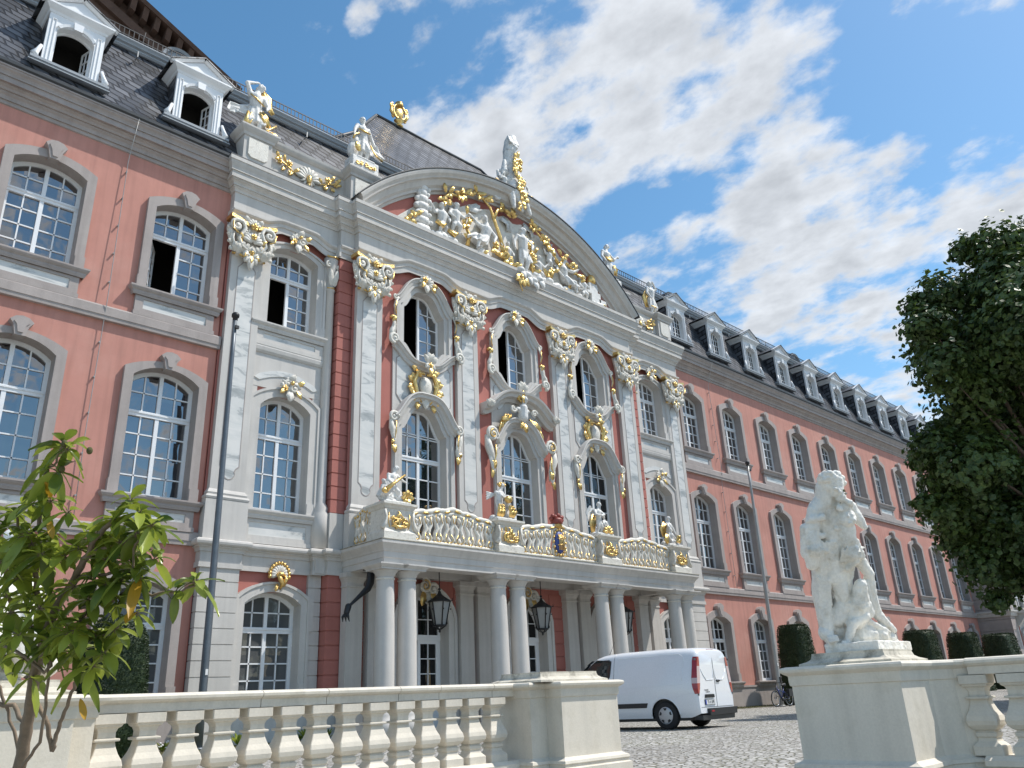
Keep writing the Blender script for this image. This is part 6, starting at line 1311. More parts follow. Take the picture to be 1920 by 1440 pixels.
def pier(main, step, pl, label):
    x0, x1, y0, y1 = main; root = empty('pier', ((x0 + x1) / 2, (y0 + y1) / 2, 0), label, 'pier', None); L_ = (-(x0 + x1) / 2, -(y0 + y1) / 2, 0)
    m = MB(); pier_block(m, *main); m.build('shaft', 'cream_stone', root, L_)
    if step: m = MB(); pier_block(m, *step) if not isinstance(step, list) else pier_poly(m, step); m.build('side_pier', 'cream_stone', root, L_)
    m = MB(); plinth_block(m, *pl); m.build('plinth_block', ['weathered_stone'], root, L_)
    return root
balustrade(-20.9, -16.72, -17.4, [-20.69 + .2855 * i for i in range(14)], 'long cream stone balustrade with square-cut balusters beside the loquat shrub', (-20.86, -19.55, -18.95, -18.2, -17.73, -17.05))
pier((-16.5, -15.62, -17.82, -16.94), (-16.73, -16.47, -17.6, -17.08), (-16.72, -15.68, -17.76, -17.0), 'cream stone pier with an empty stepped top, in front of the white van')
pier((-22.0, -21.06, -17.82, -16.94), (-21.09, -20.86, -17.6, -17.08), (-21.95, -21.05, -17.76, -17.0), 'cream stone pier behind the loquat shrub, carrying a white statue')
pier((-16.2, -15.60, -21.1, -20.2), [(-15.66, -21.09), (-15.43, -21.22), (-15.38, -21.34), (-15.05, -21.34), (-15.05, -20.5), (-15.66, -20.5)], (-16.14, -15.40, -21.04, -20.26), 'cream stone pier carrying the weathered white torso group')
rb = balustrade(0, 2.6, -.11, [.02 + .2855 * i for i in range(10)], 'short cream balustrade joined to the pier of the torso group', (.62, 1.4, 2.1)); rb.location = (-15.345, -21.34 - 1.3, 0); rb.rotation_euler = (0, 0, -pi / 2)
# left statue, mostly behind the shrub
k = .52
def exl(mb, k): 
    for i in range(10): mb.sph((-.3 + .07 * i, .05, .12 + .05 * (i % 3)), (.14, .14, .12), 0, 8, 6)
    drape(mb, (0, 0, .75), (.05, -.1, .15), .18, .34, seed=4)
figure_statue('garden_statue', (-21.52, -17.40, 1.147), 1.05, JJ(k, hip=(0, 0, .75), chest=(-.05, -.05, 1.25), neck=(-.03, -.06, 1.52), head=(.02, -.08, 1.72), shl=(-.3, -.03, 1.4), ell=(-.48, -.15, 1.05), hal=(-.3, -.3, .85), shr=(.24, -.03, 1.4), elr=(.42, -.15, 1.05), har=(.3, -.35, .9), knl=(-.15, -.45, .65), anl=(-.2, -.4, .15), knr=(.2, -.45, .62), anr=(.28, -.4, .12), face=(.2, -1, -.1)),
    'white seated garden statue mostly hidden by the loquat leaves', 'statue', None, False, None, 4, exl, .014, 0., True, 'old_statue')
# ---------------------------------------------------------------- weathered torso group (right foreground)
D0 = 6.92
base0 = Vector((-15.72, -20.70, 1.147))
def zq(a, b, off=0.): return at(1450 + a / 3.6, 860 + b / 3.6, D0 + off) - base0
RS = D0 / FPX / 3.6
def cp(mb, a, b, oa, c, d, ob, r0, r1): mb.cap(zq(a, b, oa), zq(c, d, ob), r0 * RS, r1 * RS, n=14)
def sp(mb, a, b, o, r, asp=(1, 1, 1)): mb.sph(zq(a, b, o), tuple(r * RS * q for q in asp), 0, 14, 10)
root = empty('torso_statue', base0, 'weathered white torso group of a bearded man, child and dog on a cream pier', 'statue')
m = MB(); rd = random.Random(3)
sp(m, 390, 170, 0, 84, (1, 1, .98)); cp(m, 350, 200, .02, 352, 300, .02, 66, 70); sp(m, 425, 215, -.05, 52); sp(m, 452, 262, -.07, 40)                                # head bent forward, beard
for i in range(70):                                                                              # curls
    a = rd.random() * 6.28; e = rd.random(); sp(m, 386 + 92 * cos(a) * sqrt(1 - e * .8) , 168 - 66 * e + 14 * sin(a), .08 * sin(a), 11 + 15 * rd.random())
for i in range(12): sp(m, 440 + 40 * rd.random(), 235 + 95 * rd.random(), -.08 + .05 * rd.random(), 13 + 7 * rd.random())
sp(m, 418, 205, -.12, 14); cp(m, 440, 205, -.13, 452, 226, -.15, 8, 13)
cp(m, 380, 240, .03, 372, 420, .03, 62, 92); cp(m, 372, 420, .03, 395, 640, .02, 96, 84); cp(m, 395, 640, .02, 420, 800, 0, 84, 70)   # trunk
cp(m, 335, 285, 0, 330, 370, -.02, 42, 36); cp(m, 275, 350, 0, 262, 470, -.03, 46, 50); cp(m, 262, 470, -.03, 268, 590, -.06, 48, 52)   # shoulder stumps, arm
cp(m, 300, 400, -.06, 262, 410, -.06, 28, 30); cp(m, 240, 420, -.05, 330, 395, -.08, 20, 24)
sp(m, 278, 612, -.07, 62, (1, 1, .85)); cp(m, 258, 640, -.05, 262, 715, -.04, 54, 40)
for i in range(5): cp(m, 245 + 22 * i, 618 + 5 * (i % 2), -.13, 252 + 20 * i, 652, -.12, 13, 11)                                            # clenched fingers
for i in range(3): cp(m, 250 + 14 * i, 690, -.09, 256 + 12 * i, 728, -.08, 9, 7)
cp(m, 330, 700, .0, 318, 850, 0, 56, 40); cp(m, 318, 850, 0, 345, 1030, -.01, 42, 52); cp(m, 345, 1030, -.01, 365, 1150, -.04, 52, 44)    # near leg and cloth
cp(m, 352, 1160, -.04, 400, 1230, -.12, 44, 30); sp(m, 350, 1180, -.06, 46)
for i in range(5): cp(m, 372 + 13 * i, 1210 - 3 * i, -.14, 384 + 13 * i, 1236 - 2 * i, -.17, 11, 9)
cp(m, 420, 800, 0, 470, 930, -.02, 66, 44); cp(m, 470, 930, -.02, 520, 945, -.03, 44, 12); cp(m, 470, 930, 0, 430, 1080, 0, 46, 60)
# child at the right: head, ribbed body, belly, arm over the shoulder
sp(m, 482, 330, -.06, 46); sp(m, 500, 400, -.08, 58, (1, 1, 1.08)); cp(m, 532, 395, -.13, 548, 414, -.15, 8, 12); sp(m, 520, 436, -.15, 14, (1.2, 1, .6)); sp(m, 505, 388, -.15, 9); sp(m, 534, 380, -.14, 8); sp(m, 452, 405, -.06, 17)
for i in range(24): a = rd.random() * 6.28; sp(m, 485 + 55 * cos(a) * .8, 322 + 34 * sin(a) - 6, -.08 + .05 * sin(a * 2), 13 + 8 * rd.random())
cp(m, 495, 470, -.05, 500, 560, -.05, 58, 60); sp(m, 525, 640, -.07, 66); sp(m, 498, 690, -.04, 60); cp(m, 520, 320, 0, 575, 410, -.02, 36, 36); cp(m, 575, 410, -.02, 612, 458, -.03, 38, 24)
cp(m, 570, 650, -.10, 505, 740, -.10, 26, 22); cp(m, 500, 740, -.09, 560, 690, -.12, 22, 20)
for i in range(4): cp(m, 560, 640 + 9 * i, -.13, 592, 632 + 12 * i, -.15, 9, 7)
for i in range(5): sp(m, 560 + 10 * i, 560 + 24 * i, -.03, 22)
for i in range(3): cp(m, 585 + 6 * i, 600 + 26 * i, -.02, 612, 602 + 26 * i, -.02, 14, 6)
cp(m, 500, 720, 0, 495, 860, .02, 50, 34); cp(m, 495, 860, .02, 515, 930, 0, 34, 18)
cp(m, 330, 420, .10, 330, 900, .12, 70, 70); cp(m, 330, 900, .12, 400, 1180, .12, 70, 80); cp(m, 470, 480, .10, 470, 760, .12, 80, 56)
for i in range(16):
    a = 300 + 110 * rd.random(); b = 680 + 380 * rd.random(); cp(m, a, b, -.01, a + 30 * rd.random(), b + 110, -.03, 10, 13)
for i in range(10): a = 600 + 50 * rd.random(); b = 760 + 260 * rd.random(); cp(m, a, b, -.01, a + 26, b + 120, -.01, 9, 11)
cp(m, 215, 470, 0, 222, 640, -.01, 34, 38); cp(m, 300, 330, .02, 345, 260, .04, 60, 50)
for a, b, r_ in ((430, 470, 26), (330, 520, 24), (420, 560, 22), (360, 620, 26)): sp(m, a, b, -.075, r_, (1.3, .7, .8))
cp(m, 395, 640, -.07, 400, 760, -.06, 18, 12)
for i in range(9): cp(m, 330 + 10 * i, 560 + 8 * (i % 3), -.09, 300 + 6 * i, 700 + 20 * (i % 4), -.06, 7, 5)
for i in range(7): cp(m, 215 + 9 * i, 470, -.06, 225 + 8 * i, 590, -.07, 7, 6)
for i in range(8): cp(m, 470 + 14 * i, 600 + 20 * (i % 2), -.125, 450 + 16 * i, 700, -.11, 7, 5)
for i in range(10): cp(m, 300 + 9 * i, 800 + 12 * (i % 3), -.055, 315 + 8 * i, 1000, -.055, 7, 6)
# right-hand drapery falling to the base
cp(m, 590, 700, .02, 648, 780, .02, 44, 34); cp(m, 648, 780, .02, 664, 920, .03, 32, 34); cp(m, 664, 920, .03, 700, 1050, .03, 34, 36); cp(m, 700, 1050, .03, 820, 1160, .03, 36, 16); cp(m, 640, 800, .04, 640, 1000, .05, 30, 60)
# dog
sp(m, 588, 850, -.06, 40); cp(m, 600, 845, -.07, 612, 822, -.07, 14, 9); cp(m, 560, 842, -.06, 566, 868, -.06, 12, 14); cp(m, 588, 870, -.05, 575, 980, -.03, 46, 74); cp(m, 575, 980, -.03, 560, 1080, -.03, 76, 70); cp(m, 605, 900, -.05, 640, 1040, -.02, 30, 40)
cp(m, 612, 1060, -.08, 540, 1110, -.10, 40, 34); cp(m, 540, 1110, -.10, 485, 1270, -.12, 34, 22)
for i in range(4): cp(m, 470 + 10 * i, 1235, -.15, 476 + 8 * i, 1285, -.17, 9, 8)
for i in range(16): cp(m, 470 + 50 * rd.random(), 960 + 130 * rd.random(), -.06, 460 + 50 * rd.random(), 1000 + 130 * rd.random(), -.07, 8, 5)
# rock base
for a, b, o, r in ((600, 1180, 0, 95), (700, 1190, .03, 85), (770, 1220, .05, 62), (540, 1230, -.02, 70), (640, 1250, .0, 80), (460, 1250, .03, 60), (400, 1265, .06, 46), (810, 1250, .05, 44), (430, 1150, .05, 70)): sp(m, a, b, o, r)
m.box(-.27, .40, -.20, .26, -.003, .07)
cp(m, 650, 1100, -.05, 780, 1170, -.02, 20, 14); cp(m, 690, 1180, -.08, 700, 1260, -.08, 18, 14); cp(m, 760, 1190, -.06, 780, 1265, -.06, 14, 12)
fuse(m, 'figures', 'old_statue', root, .006, sm=2, disp=.005, dscale=22)
mo = MB(); rd = random.Random(8)
for i in range(60):
    a = rd.random() * 6.28; e = .25 + .7 * rd.random(); p = zq(388 + 86 * cos(a) * sqrt(1 - e * e * .75), 158 - 66 * e, .085 * sin(a)); mo.sph(p, (.006 + .012 * rd.random() ** 2, .010, .006 + .010 * rd.random() ** 2), 0, 6, 4)
for i in range(34): p = zq(445 + 38 * rd.random(), 205 + 120 * rd.random(), -.10 + .03 * rd.random()); mo.sph(p, (.008 + .006 * rd.random(),) * 3, 0, 5, 4)
mo.build('moss', 'moss', root)
# ---------------------------------------------------------------- white delivery van, nose toward the portico
VAN = empty('delivery_van', (-3.69, -11.24, 0), 'white panel van with black side strip parked facing the portico', 'van', None, radians(96.))
WT = [(.0, .86), (.26, .90), (.42, .955), (.62, .98), (.95, .985), (1.15, .968), (1.3, .938), (1.45, .902), (1.6, .868), (1.74, .832), (1.84, .79), (1.90, .735), (1.94, .64), (1.962, .48), (1.97, .25), (1.972, 0)]
def wat(h):
    for (a, b), (c, d) in zip(WT[:-1], WT[1:]):
        if a <= h <= c: return b + (d - b) * (h - a) / (c - a)
    return 0
def interp(T, x):
    for (a, b), (c, d) in zip(T[:-1], T[1:]):
        if a <= x <= c: return b + (d - b) * (x - a) / (c - a)
    return T[-1][1] if x > T[-1][0] else T[0][1]
TOP = [(0, 1.84), (.03, 1.89), (.09, 1.93), (.2, 1.95), (.9, 1.972), (2.4, 1.965), (2.9, 1.935), (3.15, 1.875), (3.35, 1.76), (3.95, 1.24), (4.25, 1.14), (4.6, 1.03), (4.82, .88), (4.94, .70), (4.97, .5)]
TAP = [(0, .945), (.03, .965), (.09, .98), (.25, .995), (1.0, 1.), (3.6, 1.), (4.1, .975), (4.5, .93), (4.8, .84), (4.97, .70)]
def hbot(L):
    h = .27 if L > .25 else .36 - .36 * L
    for c in (.99, 3.925):
        d = abs(L - c)
        if d < .405: h = max(h, .33 + sqrt(.405 ** 2 - d * d))
    return h
st = sorted(set([0, .03, .09, .18, .3, .45] + [.99 + .405 * cos(pi * i / 14) for i in range(15)] + [1.55, 2.0, 2.4, 2.65, 2.9, 3.05, 3.15, 3.25, 3.35] + [3.925 + .405 * cos(pi * i / 14) for i in range(15)] + [4.45, 4.6, 4.72, 4.82, 4.9, 4.94, 4.97]))
HS = [.26, .34, .42, .5, .58, .66, .74, .82, .95, 1.05, 1.15, 1.3, 1.45, 1.6, 1.74, 1.84, 1.90, 1.94, 1.962, 1.972]
v = MB(); vs = []; nh = len(HS)
def vpt(L, h, s): T = interp(TOP, L); hh = max(h * T / 1.972, hbot(L)) if h * T / 1.972 < 1.2 else h * T / 1.972; return (L, s * wat(min(h if hh == h * T / 1.972 else hh, 1.972)) * interp(TAP, L), hh)
for L in st:
    for s_ in (1, -1):
        for h in HS: vs.append(vpt(L, h, s_))
fs = []
for i in range(len(st) - 1):
    for s_ in range(2):
        for q in range(nh - 1): a = (i * 2 + s_) * nh + q; b = ((i + 1) * 2 + s_) * nh + q; fs.append((a, b, b + 1, a + 1))
for i in (0, len(st) - 1):
    for q in range(nh - 1): a = i * 2 * nh + q; fs.append((a, a + nh, a + nh + 1, a + 1))
v.add(vs, fs, 0, True)
body = v.build('body', 'van_paint', VAN)
bmx = bmesh.new(); bmx.from_mesh(body.data); bmesh.ops.remove_doubles(bmx, verts=bmx.verts, dist=.0005); bmesh.ops.recalc_face_normals(bmx, faces=bmx.faces)
for e in bmx.edges:
    if len(e.link_faces) == 2 and e.calc_face_angle(0) > .75: e.smooth = False
bmx.to_mesh(body.data); bmx.free()
def side(L, h, o=.0, s=1): return (L, s * (wat(h) * interp(TAP, L) + o), h)
def sline(mb, pts, r=.006, s=1, o=.0): 
    P = []
    for (a, b), (c, d) in zip(pts[:-1], pts[1:]):
        n = max(2, int(hypot(c - a, d - b) / .08))
        P += [side(a + (c - a) * i / n, b + (d - b) * i / n, o, s) for i in range(n)]
    P.append(side(*pts[-1], o, s)); mb.tube(P, r, 6)
m = MB()
for s_ in (1, -1):
    sline(m, [(2.5, .32), (2.5, 1.86)], .005, s_); sline(m, [(1.45, 1.82), (1.45, .9), (1.42, .5)], .0025, s_) if s_ < 0 else None
    sline(m, [(3.62, .35), (3.62, .95), (3.9, 1.18)], .005, s_)
m.tube([(-.002, 0, .5), (-.004, 0, 1.0), (-.004, 0, 1.6), (.02, 0, 1.86)], .006, 6); m.tube([(-.002, .86, .50), (-.004, -.86, .50)], .004, 6)
m.build('panel_gap', 'seam', body)
m = MB()   # pressed panel outlines (body colour)
for s_ in (1, -1): sline(m, [(2.38, 1.15), (2.38, 1.78), (.5, 1.80), (.36, 1.70), (.42, 1.15)], .010, s_, -.004); sline(m, [(2.45, 1.02), (.4, 1.06)], .009, s_, -.004); sline(m, [(.05, .86), (.55, .80), (.62, .74)], .008, s_, -.004)
for s_ in (1, -1):
    m.tube([(.02, s_ * .06, 1.76), (-.002, s_ * .06, 1.22), (-.004, s_ * .10, 1.15), (-.004, s_ * .45, 1.14), (-.002, s_ * .62, 1.3), (.0, s_ * .70, 1.42)], .010, 6)
    m.tube([(.02, s_ * .07, 1.76), (.02, s_ * .72, 1.74)], .009, 6)
# flared lip over each wheel
for c in (.99, 3.925):
    for s_ in (1, -1): m.tube([(c + .42 * cos(t), s_ * (wat(.33 + .42 * sin(t)) - .006), .33 + .42 * sin(t)) for t in [pi * i / 20 for i in range(21)]], .018, 6)
m.build('pressing', 'van_paint', body)
m = MB()
for s_ in (1, -1):
    P = [(1.52, .53), (3.45, .53), (3.5, .645), (1.47, .645)]; m.hexa([side(a, b, -.01, s_) for a, b in P], [side(a, b, .016, s_) for a, b in P]); 
m.build('side_strip', 'black_plastic', VAN)
m = MB()
for s_ in (1, -1):
    hs = [1.16, 1.22, 1.28, 1.36, 1.45, 1.54, 1.63, 1.72, 1.78]; lr = [2.86, 2.74, 2.66, 2.63, 2.61, 2.6, 2.6, 2.61, 2.66]; lf = [3.25, 3.70, 3.72, 3.66, 3.55, 3.43, 3.32, 3.20, 3.08]
    for i in range(len(hs) - 1): m.add([side(lr[i], hs[i], .006, s_), side(lf[i], hs[i], .006, s_), side(lf[i + 1], hs[i + 1], .006, s_), side(lr[i + 1], hs[i + 1], .006, s_)], [(0, 1, 2, 3)])
m.build('side_window', 'car_glass', VAN)
m = MB()
for s_ in (1, -1): sline(m, [(3.22, 1.17), (3.28, 1.70)], .012, s_, .008); sline(m, [(2.85, 1.15), (2.63, 1.34), (2.6, 1.74), (3.08, 1.79), (3.76, 1.27), (3.3, 1.16), (2.85, 1.15)], .012, s_, .006)
m.build('window_seal', 'black_plastic', VAN)
m = MB(); Ls = [3.30, 3.45, 3.6, 3.75, 3.9]
for a, b in zip(Ls[:-1], Ls[1:]): m.add([(a, -.74, interp(TOP, a) + .004), (a, .74, interp(TOP, a) + .004), (b, .80, interp(TOP, b) + .004), (b, -.80, interp(TOP, b) + .004)], [(0, 1, 2, 3)])
m.build('windscreen', 'car_glass', VAN)
m = MB()
for s_ in (1, -1): m.sph((3.60, s_ * 1.08, 1.36), (.06, .10, .15), 0, 10, 8); m.tube([(3.60, s_ * .93, 1.26), (3.60, s_ * 1.05, 1.28)], .03, 6)
m.build('mirror', 'black_plastic', VAN)
for s_ in (1, -1):
    m = MB(); hs = [.82, .94, 1.07, 1.2, 1.34, 1.48, 1.60, 1.71]; ws = [.05, .10, .13, .14, .13, .12, .11, .08]; ls = [.08, .12, .14, .14, .13, .12, .12, .10]
    for i in range(7):
        mi = 0 if (i < 2 or i > 4) else 1
        for j0, j1 in ((i, i + 1),):
            r0 = [( -.012, s_ * (wat(hs[q]) * .955 - ws[q]), hs[q]) for q in (j0, j1)]; c0 = [(-.008, s_ * (wat(hs[q]) * .955 + .008), hs[q]) for q in (j0, j1)]; e0 = [(ls[q], s_ * (wat(hs[q]) * interp(TAP, ls[q]) + .010), hs[q]) for q in (j0, j1)]
            m.add([r0[0], c0[0], c0[1], r0[1]], [(0, 1, 2, 3)], mi); m.add([c0[0], e0[0], e0[1], c0[1]], [(0, 1, 2, 3)], 2 if i in (3, 4) else mi)
    m.build('tail_lamp', ['red_lamp', 'clear_lamp', 'red_lamp'], VAN)
m = MB(); m.box(.03, .06, -.18, .18, 1.868, 1.90); m.build('brake_lamp', 'red_lamp', VAN)
m = MB(); m.hexa([(-.075, -.93, .31), (-.075, .55, .31), (.05, .55, .31), (.05, -.93, .31)], [(-.09, -.95, .47), (-.09, .57, .47), (.05, .57, .47), (.05, -.95, .47)]); m.hexa([(-.02, -.86, .2), (-.02, .86, .2), (.2, .88, .22), (.2, -.88, .22)], [(-.02, -.9, .315), (-.02, .86, .315), (.2, .9, .315), (.2, -.9, .315)]); m.build('rear_bumper', 'black_plastic', VAN)
m = MB(); m.box(-.094, -.08, .36, .50, .385, .425); m.build('reflector', 'red_lamp', VAN)
m = MB(); m.hexa([(-.03, .14, .72), (-.03, .64, .72), (.02, .64, .72), (.02, .14, .72)], [(-.045, .18, .80), (-.045, .60, .80), (.02, .60, .80), (.02, .18, .80)]); m.build('plate_handle', 'black_plastic', VAN)
m = MB(); m.box(-.018, .01, .12, .66, .555, .675, 0); m.build('number_plate_holder', 'black_plastic', VAN); 
m = MB(); m.box(-.024, -.016, .13, .65, .562, .668); pl = m.build('number_plate', 'plate_white', VAN); m = MB(); m.box(-.0275, -.02, .60, .65, .562, .668); m.build('plate_band', 'plate_blue', pl)
def text(s_, size, loc, mt, name, parent, ext=.001, rot=(pi / 2, 0, -pi / 2)):
    c = bpy.data.curves.new(name, 'FONT'); c.body = s_; c.size = size; c.extrude = ext; c.align_x = 'CENTER'; c.align_y = 'CENTER'
    o = bpy.data.objects.new(name, c); COL.objects.link(o); dg = bpy.context.evaluated_depsgraph_get(); me = bpy.data.meshes.new_from_object(o.evaluated_get(dg)); bpy.data.objects.remove(o)
    me.materials.clear(); me.materials.append(M(mt)); o = link(name, me, parent, loc); o.rotation_euler = rot; return o
t = text('TR A 509E', .105, (-.027, .365, .615), 'seam', 'plate_text', pl); t.scale = (.82, 1.05, 1)
text('TRANSIT', .055, (-.006, .50, .90), 'seam', 'rear_lettering', VAN); text('CUSTOM', .05, (-.006, .44, .855), 'seam', 'rear_lettering', VAN)
m = MB(); m.box(-.03, .0, -.27, -.07, 1.10, 1.13); m.sph((-.01, -.17, 1.115), (.02, .07, .035), 0, 10, 6); m.build('door_handle', 'black_plastic', VAN)
m = MB()
for z in (.78, 1.62): m.box(-.012, .03, -.94, -.90, z, z + .05); m.box(-.012, .03, .90, .94, z, z + .05)
m.build('hinge', 'seam', VAN)
m = MB(); m.tube([(3.05, .25, 1.9), (2.78, .3, 2.28)], [.008, .004], 6); m.build('aerial', 'black_plastic', VAN)
m = MB(); m.box(.35, 4.6, -.84, .84, .20, .36); m.build('underbody', 'black_plastic', VAN)
m = MB()
for c in (.99, 3.925):
    for s_ in (1, -1): m.lathe([(.40, -.30), (.40, .02)], 0, 0, 20) if False else None; m.box(c - .38, c + .38, min(s_ * .55, s_ * .88), max(s_ * .55, s_ * .88), .34, .72)
m.build('wheel_arch', 'black_plastic', VAN)
for c in (.99, 3.925):
    for s_ in (1, -1):
        m = MB(); m.lathe([(.20, .0), (.27, .005), (.315, .012), (.335, .04), (.338, .11), (.335, .17), (.31, .20), (.2, .21)], 0, 0, 36); o = m.build('wheel', 'rubber', VAN, (c, s_ * .95, .335)); o.rotation_euler = (pi / 2 * s_, 0, 0)
        m = MB(); m.lathe([(.0, -.012), (.05, -.014), (.10, -.008), (.16, -.006), (.205, .0), (.215, .012), (.20, .02)], 0, 0, 36); h = m.build('hubcap', 'hubcap', o)
        m = MB()
        for i in range(5):
            a = 2 * pi * i / 5 + .3; P = [(.125, -.22), (.125, .22), (.185, .27), (.185, -.27)]; m.add([(r_ * cos(a + d), r_ * sin(a + d), -.0115) for r_, d in P], [(0, 1, 2, 3)])
        m.build('hubcap_slot', 'black_plastic', o)
# ---------------------------------------------------------------- loquat shrub, near left
rd = random.Random(21)
LQ = empty('loquat_shrub', at(40, 1445, 4.3), 'leafy loquat shrub with big ribbed leaves and brown stems before the balustrade', 'shrub'); LB = LQ.location.copy(); LB.z = 0; LQ.location = LB
tw = MB(); lf = MB(); yl = MB()
def q_(u, v, d): return at(u, v, d) - LB
def stem(pts, r0, r1): 
    P = [q_(*p) for p in pts]; P2 = []
    for a, b in zip(P[:-1], P[1:]):
        for i in range(4): P2.append(a.lerp(b, i / 4) + Vector((rd.uniform(-1, 1), rd.uniform(-1, 1), rd.uniform(-1, 1))) * .006)
    P2.append(P[-1]); n = len(P2); tw.tube(P2, [r0 + (r1 - r0) * i / (n - 1) for i in range(n)], 8)
g0 = q_(35, 1450, 4.3); tw.tube([(g0.x - .02, g0.y, 0), (g0.x, g0.y, g0.z * .5), g0], [.045, .04, .036], 8)
stem([(35, 1450, 4.3), (48, 1375, 4.3), (60, 1300, 4.25), (72, 1235, 4.2), (88, 1180, 4.2)], .034, .026)
stem([(60, 1300, 4.25), (85, 1345, 4.2), (98, 1408, 4.2)], .013, .012); stem([(98, 1408, 4.2), (104, 1380, 4.2), (115, 1345, 4.2), (135, 1300, 4.15), (148, 1262, 4.15)], .012, .008)
stem([(40, 1440, 4.2), (75, 1390, 4.1), (88, 1300, 4.1), (92, 1240, 4.1)], .009, .007); stem([(40, 1430, 4.35), (20, 1350, 4.4), (0, 1290, 4.4), (-30, 1240, 4.4)], .010, .007); stem([(50, 1365, 4.3), (25, 1322, 4.4), (-10, 1320, 4.4)], .013, .012)
stem([(88, 1180, 4.2), (110, 1130, 4.15), (140, 1085, 4.1), (165, 1040, 4.05), (178, 1010, 4.0), (215, 975, 4.0)], .024, .012); stem([(165, 1040, 4.05), (230, 1020, 4.0), (258, 1000, 3.95)], .010, .007); stem([(150, 1140, 4.1), (205, 1130, 4.05), (255, 1100, 4.0), (285, 1115, 4.0), (330, 1110, 4.0), (366, 1098, 4.0)], .009, .005)
stem([(88, 1180, 4.2), (70, 1120, 4.2), (68, 1060, 4.2), (75, 1000, 4.2), (78, 950, 4.2), (82, 900, 4.2), (88, 870, 4.2), (122, 838, 4.2)], .016, .007); stem([(82, 885, 4.2), (105, 868, 4.15), (118, 835, 4.1)], .007, .005); stem([(72, 1235, 4.2), (110, 1215, 4.1), (140, 1180, 4.05), (160, 1150, 4.0)], .014, .009); stem([(-20, 1195, 4.2), (40, 1225, 4.1), (85, 1262, 4.05), (98, 1245, 4.05), (80, 1232, 4.05)], .008, .007)
stem([(68, 1060, 4.2), (40, 1010, 4.3), (30, 960, 4.3)], .010, .006); stem([(72, 1235, 4.2), (30, 1180, 4.4), (10, 1090, 4.4), (15, 1030, 4.4)], .015, .008); stem([(140, 1180, 4.05), (200, 1190, 4.0), (222, 1175, 4.0)], .008, .005); stem([(140, 1085, 4.1), (200, 1075, 4.0), (250, 1068, 3.95)], .010, .006); stem([(250, 1068, 3.95), (248, 1030, 3.95), (262, 1010, 3.9)], .006, .005)
def loquat_leaf(mb, p, d, L, W, up, droop):
    d = d.normalized(); s_ = d.cross(up).normalized(); n_ = s_.cross(d).normalized(); K = 7; vs = []; 
    for i in range(K + 1):
        f = i / K; w = W * (f ** .6) * (1 - f ** 3.2) * 1.15 + .002; c = p + d * (L * f) - Vector((0, 0, 1)) * droop * L * f * f
        for k_, lift in ((-1, .16), (-.5, .02), (0, -.05), (.5, .02), (1, .16)):
            vs.append(c + s_ * (k_ * w) + n_ * (lift * W * .7 + .06 * W * (i % 2) * abs(k_)))
    fs = [(i * 5 + q, i * 5 + q + 1, i * 5 + q + 6, i * 5 + q + 5) for i in range(K) for q in range(4)]; mb.add(vs, fs, 0, True)
CLU = [(118, 832, 4.15, 8), (126, 842, 4.1, 5), (90, 868, 4.2, 4), (108, 885, 4.1, 5), (78, 915, 4.2, 6), (95, 940, 4.15, 7), (60, 945, 4.25, 7), (128, 960, 4.1, 4), (28, 962, 4.3, 8), (40, 1005, 4.25, 9), (95, 1000, 4.15, 9), (10, 985, 4.35, 7), (215, 975, 4.0, 9), (245, 940, 4.0, 8), (262, 962, 3.95, 8), (180, 1000, 4.05, 10), (258, 1002, 3.95, 9), (285, 985, 3.9, 6), (225, 1018, 4.0, 9), (150, 1030, 4.1, 9), (120, 1045, 4.1, 9), (85, 1050, 4.2, 9), (45, 1060, 4.25, 9), (10, 1050, 4.4, 8), (200, 1050, 4.0, 9), (250, 1068, 3.95, 9), (288, 1050, 3.9, 6), (262, 1085, 3.95, 7), (225, 1090, 4.0, 8), (180, 1090, 4.05, 8), (140, 1100, 4.1, 8), (95, 1110, 4.2, 8), (55, 1115, 4.25, 9), (15, 1120, 4.4, 9), (366, 1092, 4.0, 8), (330, 1108, 4.0, 2), (150, 1165, 4.0, 9), (105, 1165, 4.1, 8), (60, 1175, 4.2, 8), (20, 1180, 4.3, 9), (178, 1195, 4.0, 9), (215, 1180, 4.0, 7), (195, 1225, 3.95, 8), (140, 1225, 4.05, 8), (95, 1215, 4.1, 8), (45, 1235, 4.2, 7), (10, 1230, 4.3, 7), (148, 1260, 4.1, 6), (175, 1250, 4.0, 6), (60, 1270, 4.2, 4), (225, 1130, 4.0, 7), (255, 1150, 3.95, 6), (35, 1085, 4.15, 8), (165, 1125, 4.0, 8), (75, 1140, 4.05, 8), (-25, 1000, 4.4, 8), (-25, 1090, 4.4, 8), (-25, 1180, 4.4, 8), (130, 1190, 3.95, 7), (205, 1010, 4.1, 8), (235, 1055, 4.1, 8), (60, 1020, 4.1, 7), (20, 1150, 4.1, 7)]
_c0 = list(CLU)
for i in range(18):
    u = rd.uniform(-15, 285); v_ = rd.uniform(965, 1265)
    if u > 180 + (1265 - v_) * .45 or v_ < 990 and u > 120: continue
    d_ = rd.uniform(3.95, 4.4); q = min(_c0, key=lambda c: (c[0] - u) ** 2 + (c[1] - v_) ** 2); tw.tube([q_(q[0], q[1], q[2]), q_((q[0] + u) / 2 + 4, (q[1] + v_) / 2 + 6, (q[2] + d_) / 2), q_(u, v_, d_)], [.006, .005, .004], 6); CLU.append((u, v_, d_, rd.choice((6, 7, 8))))
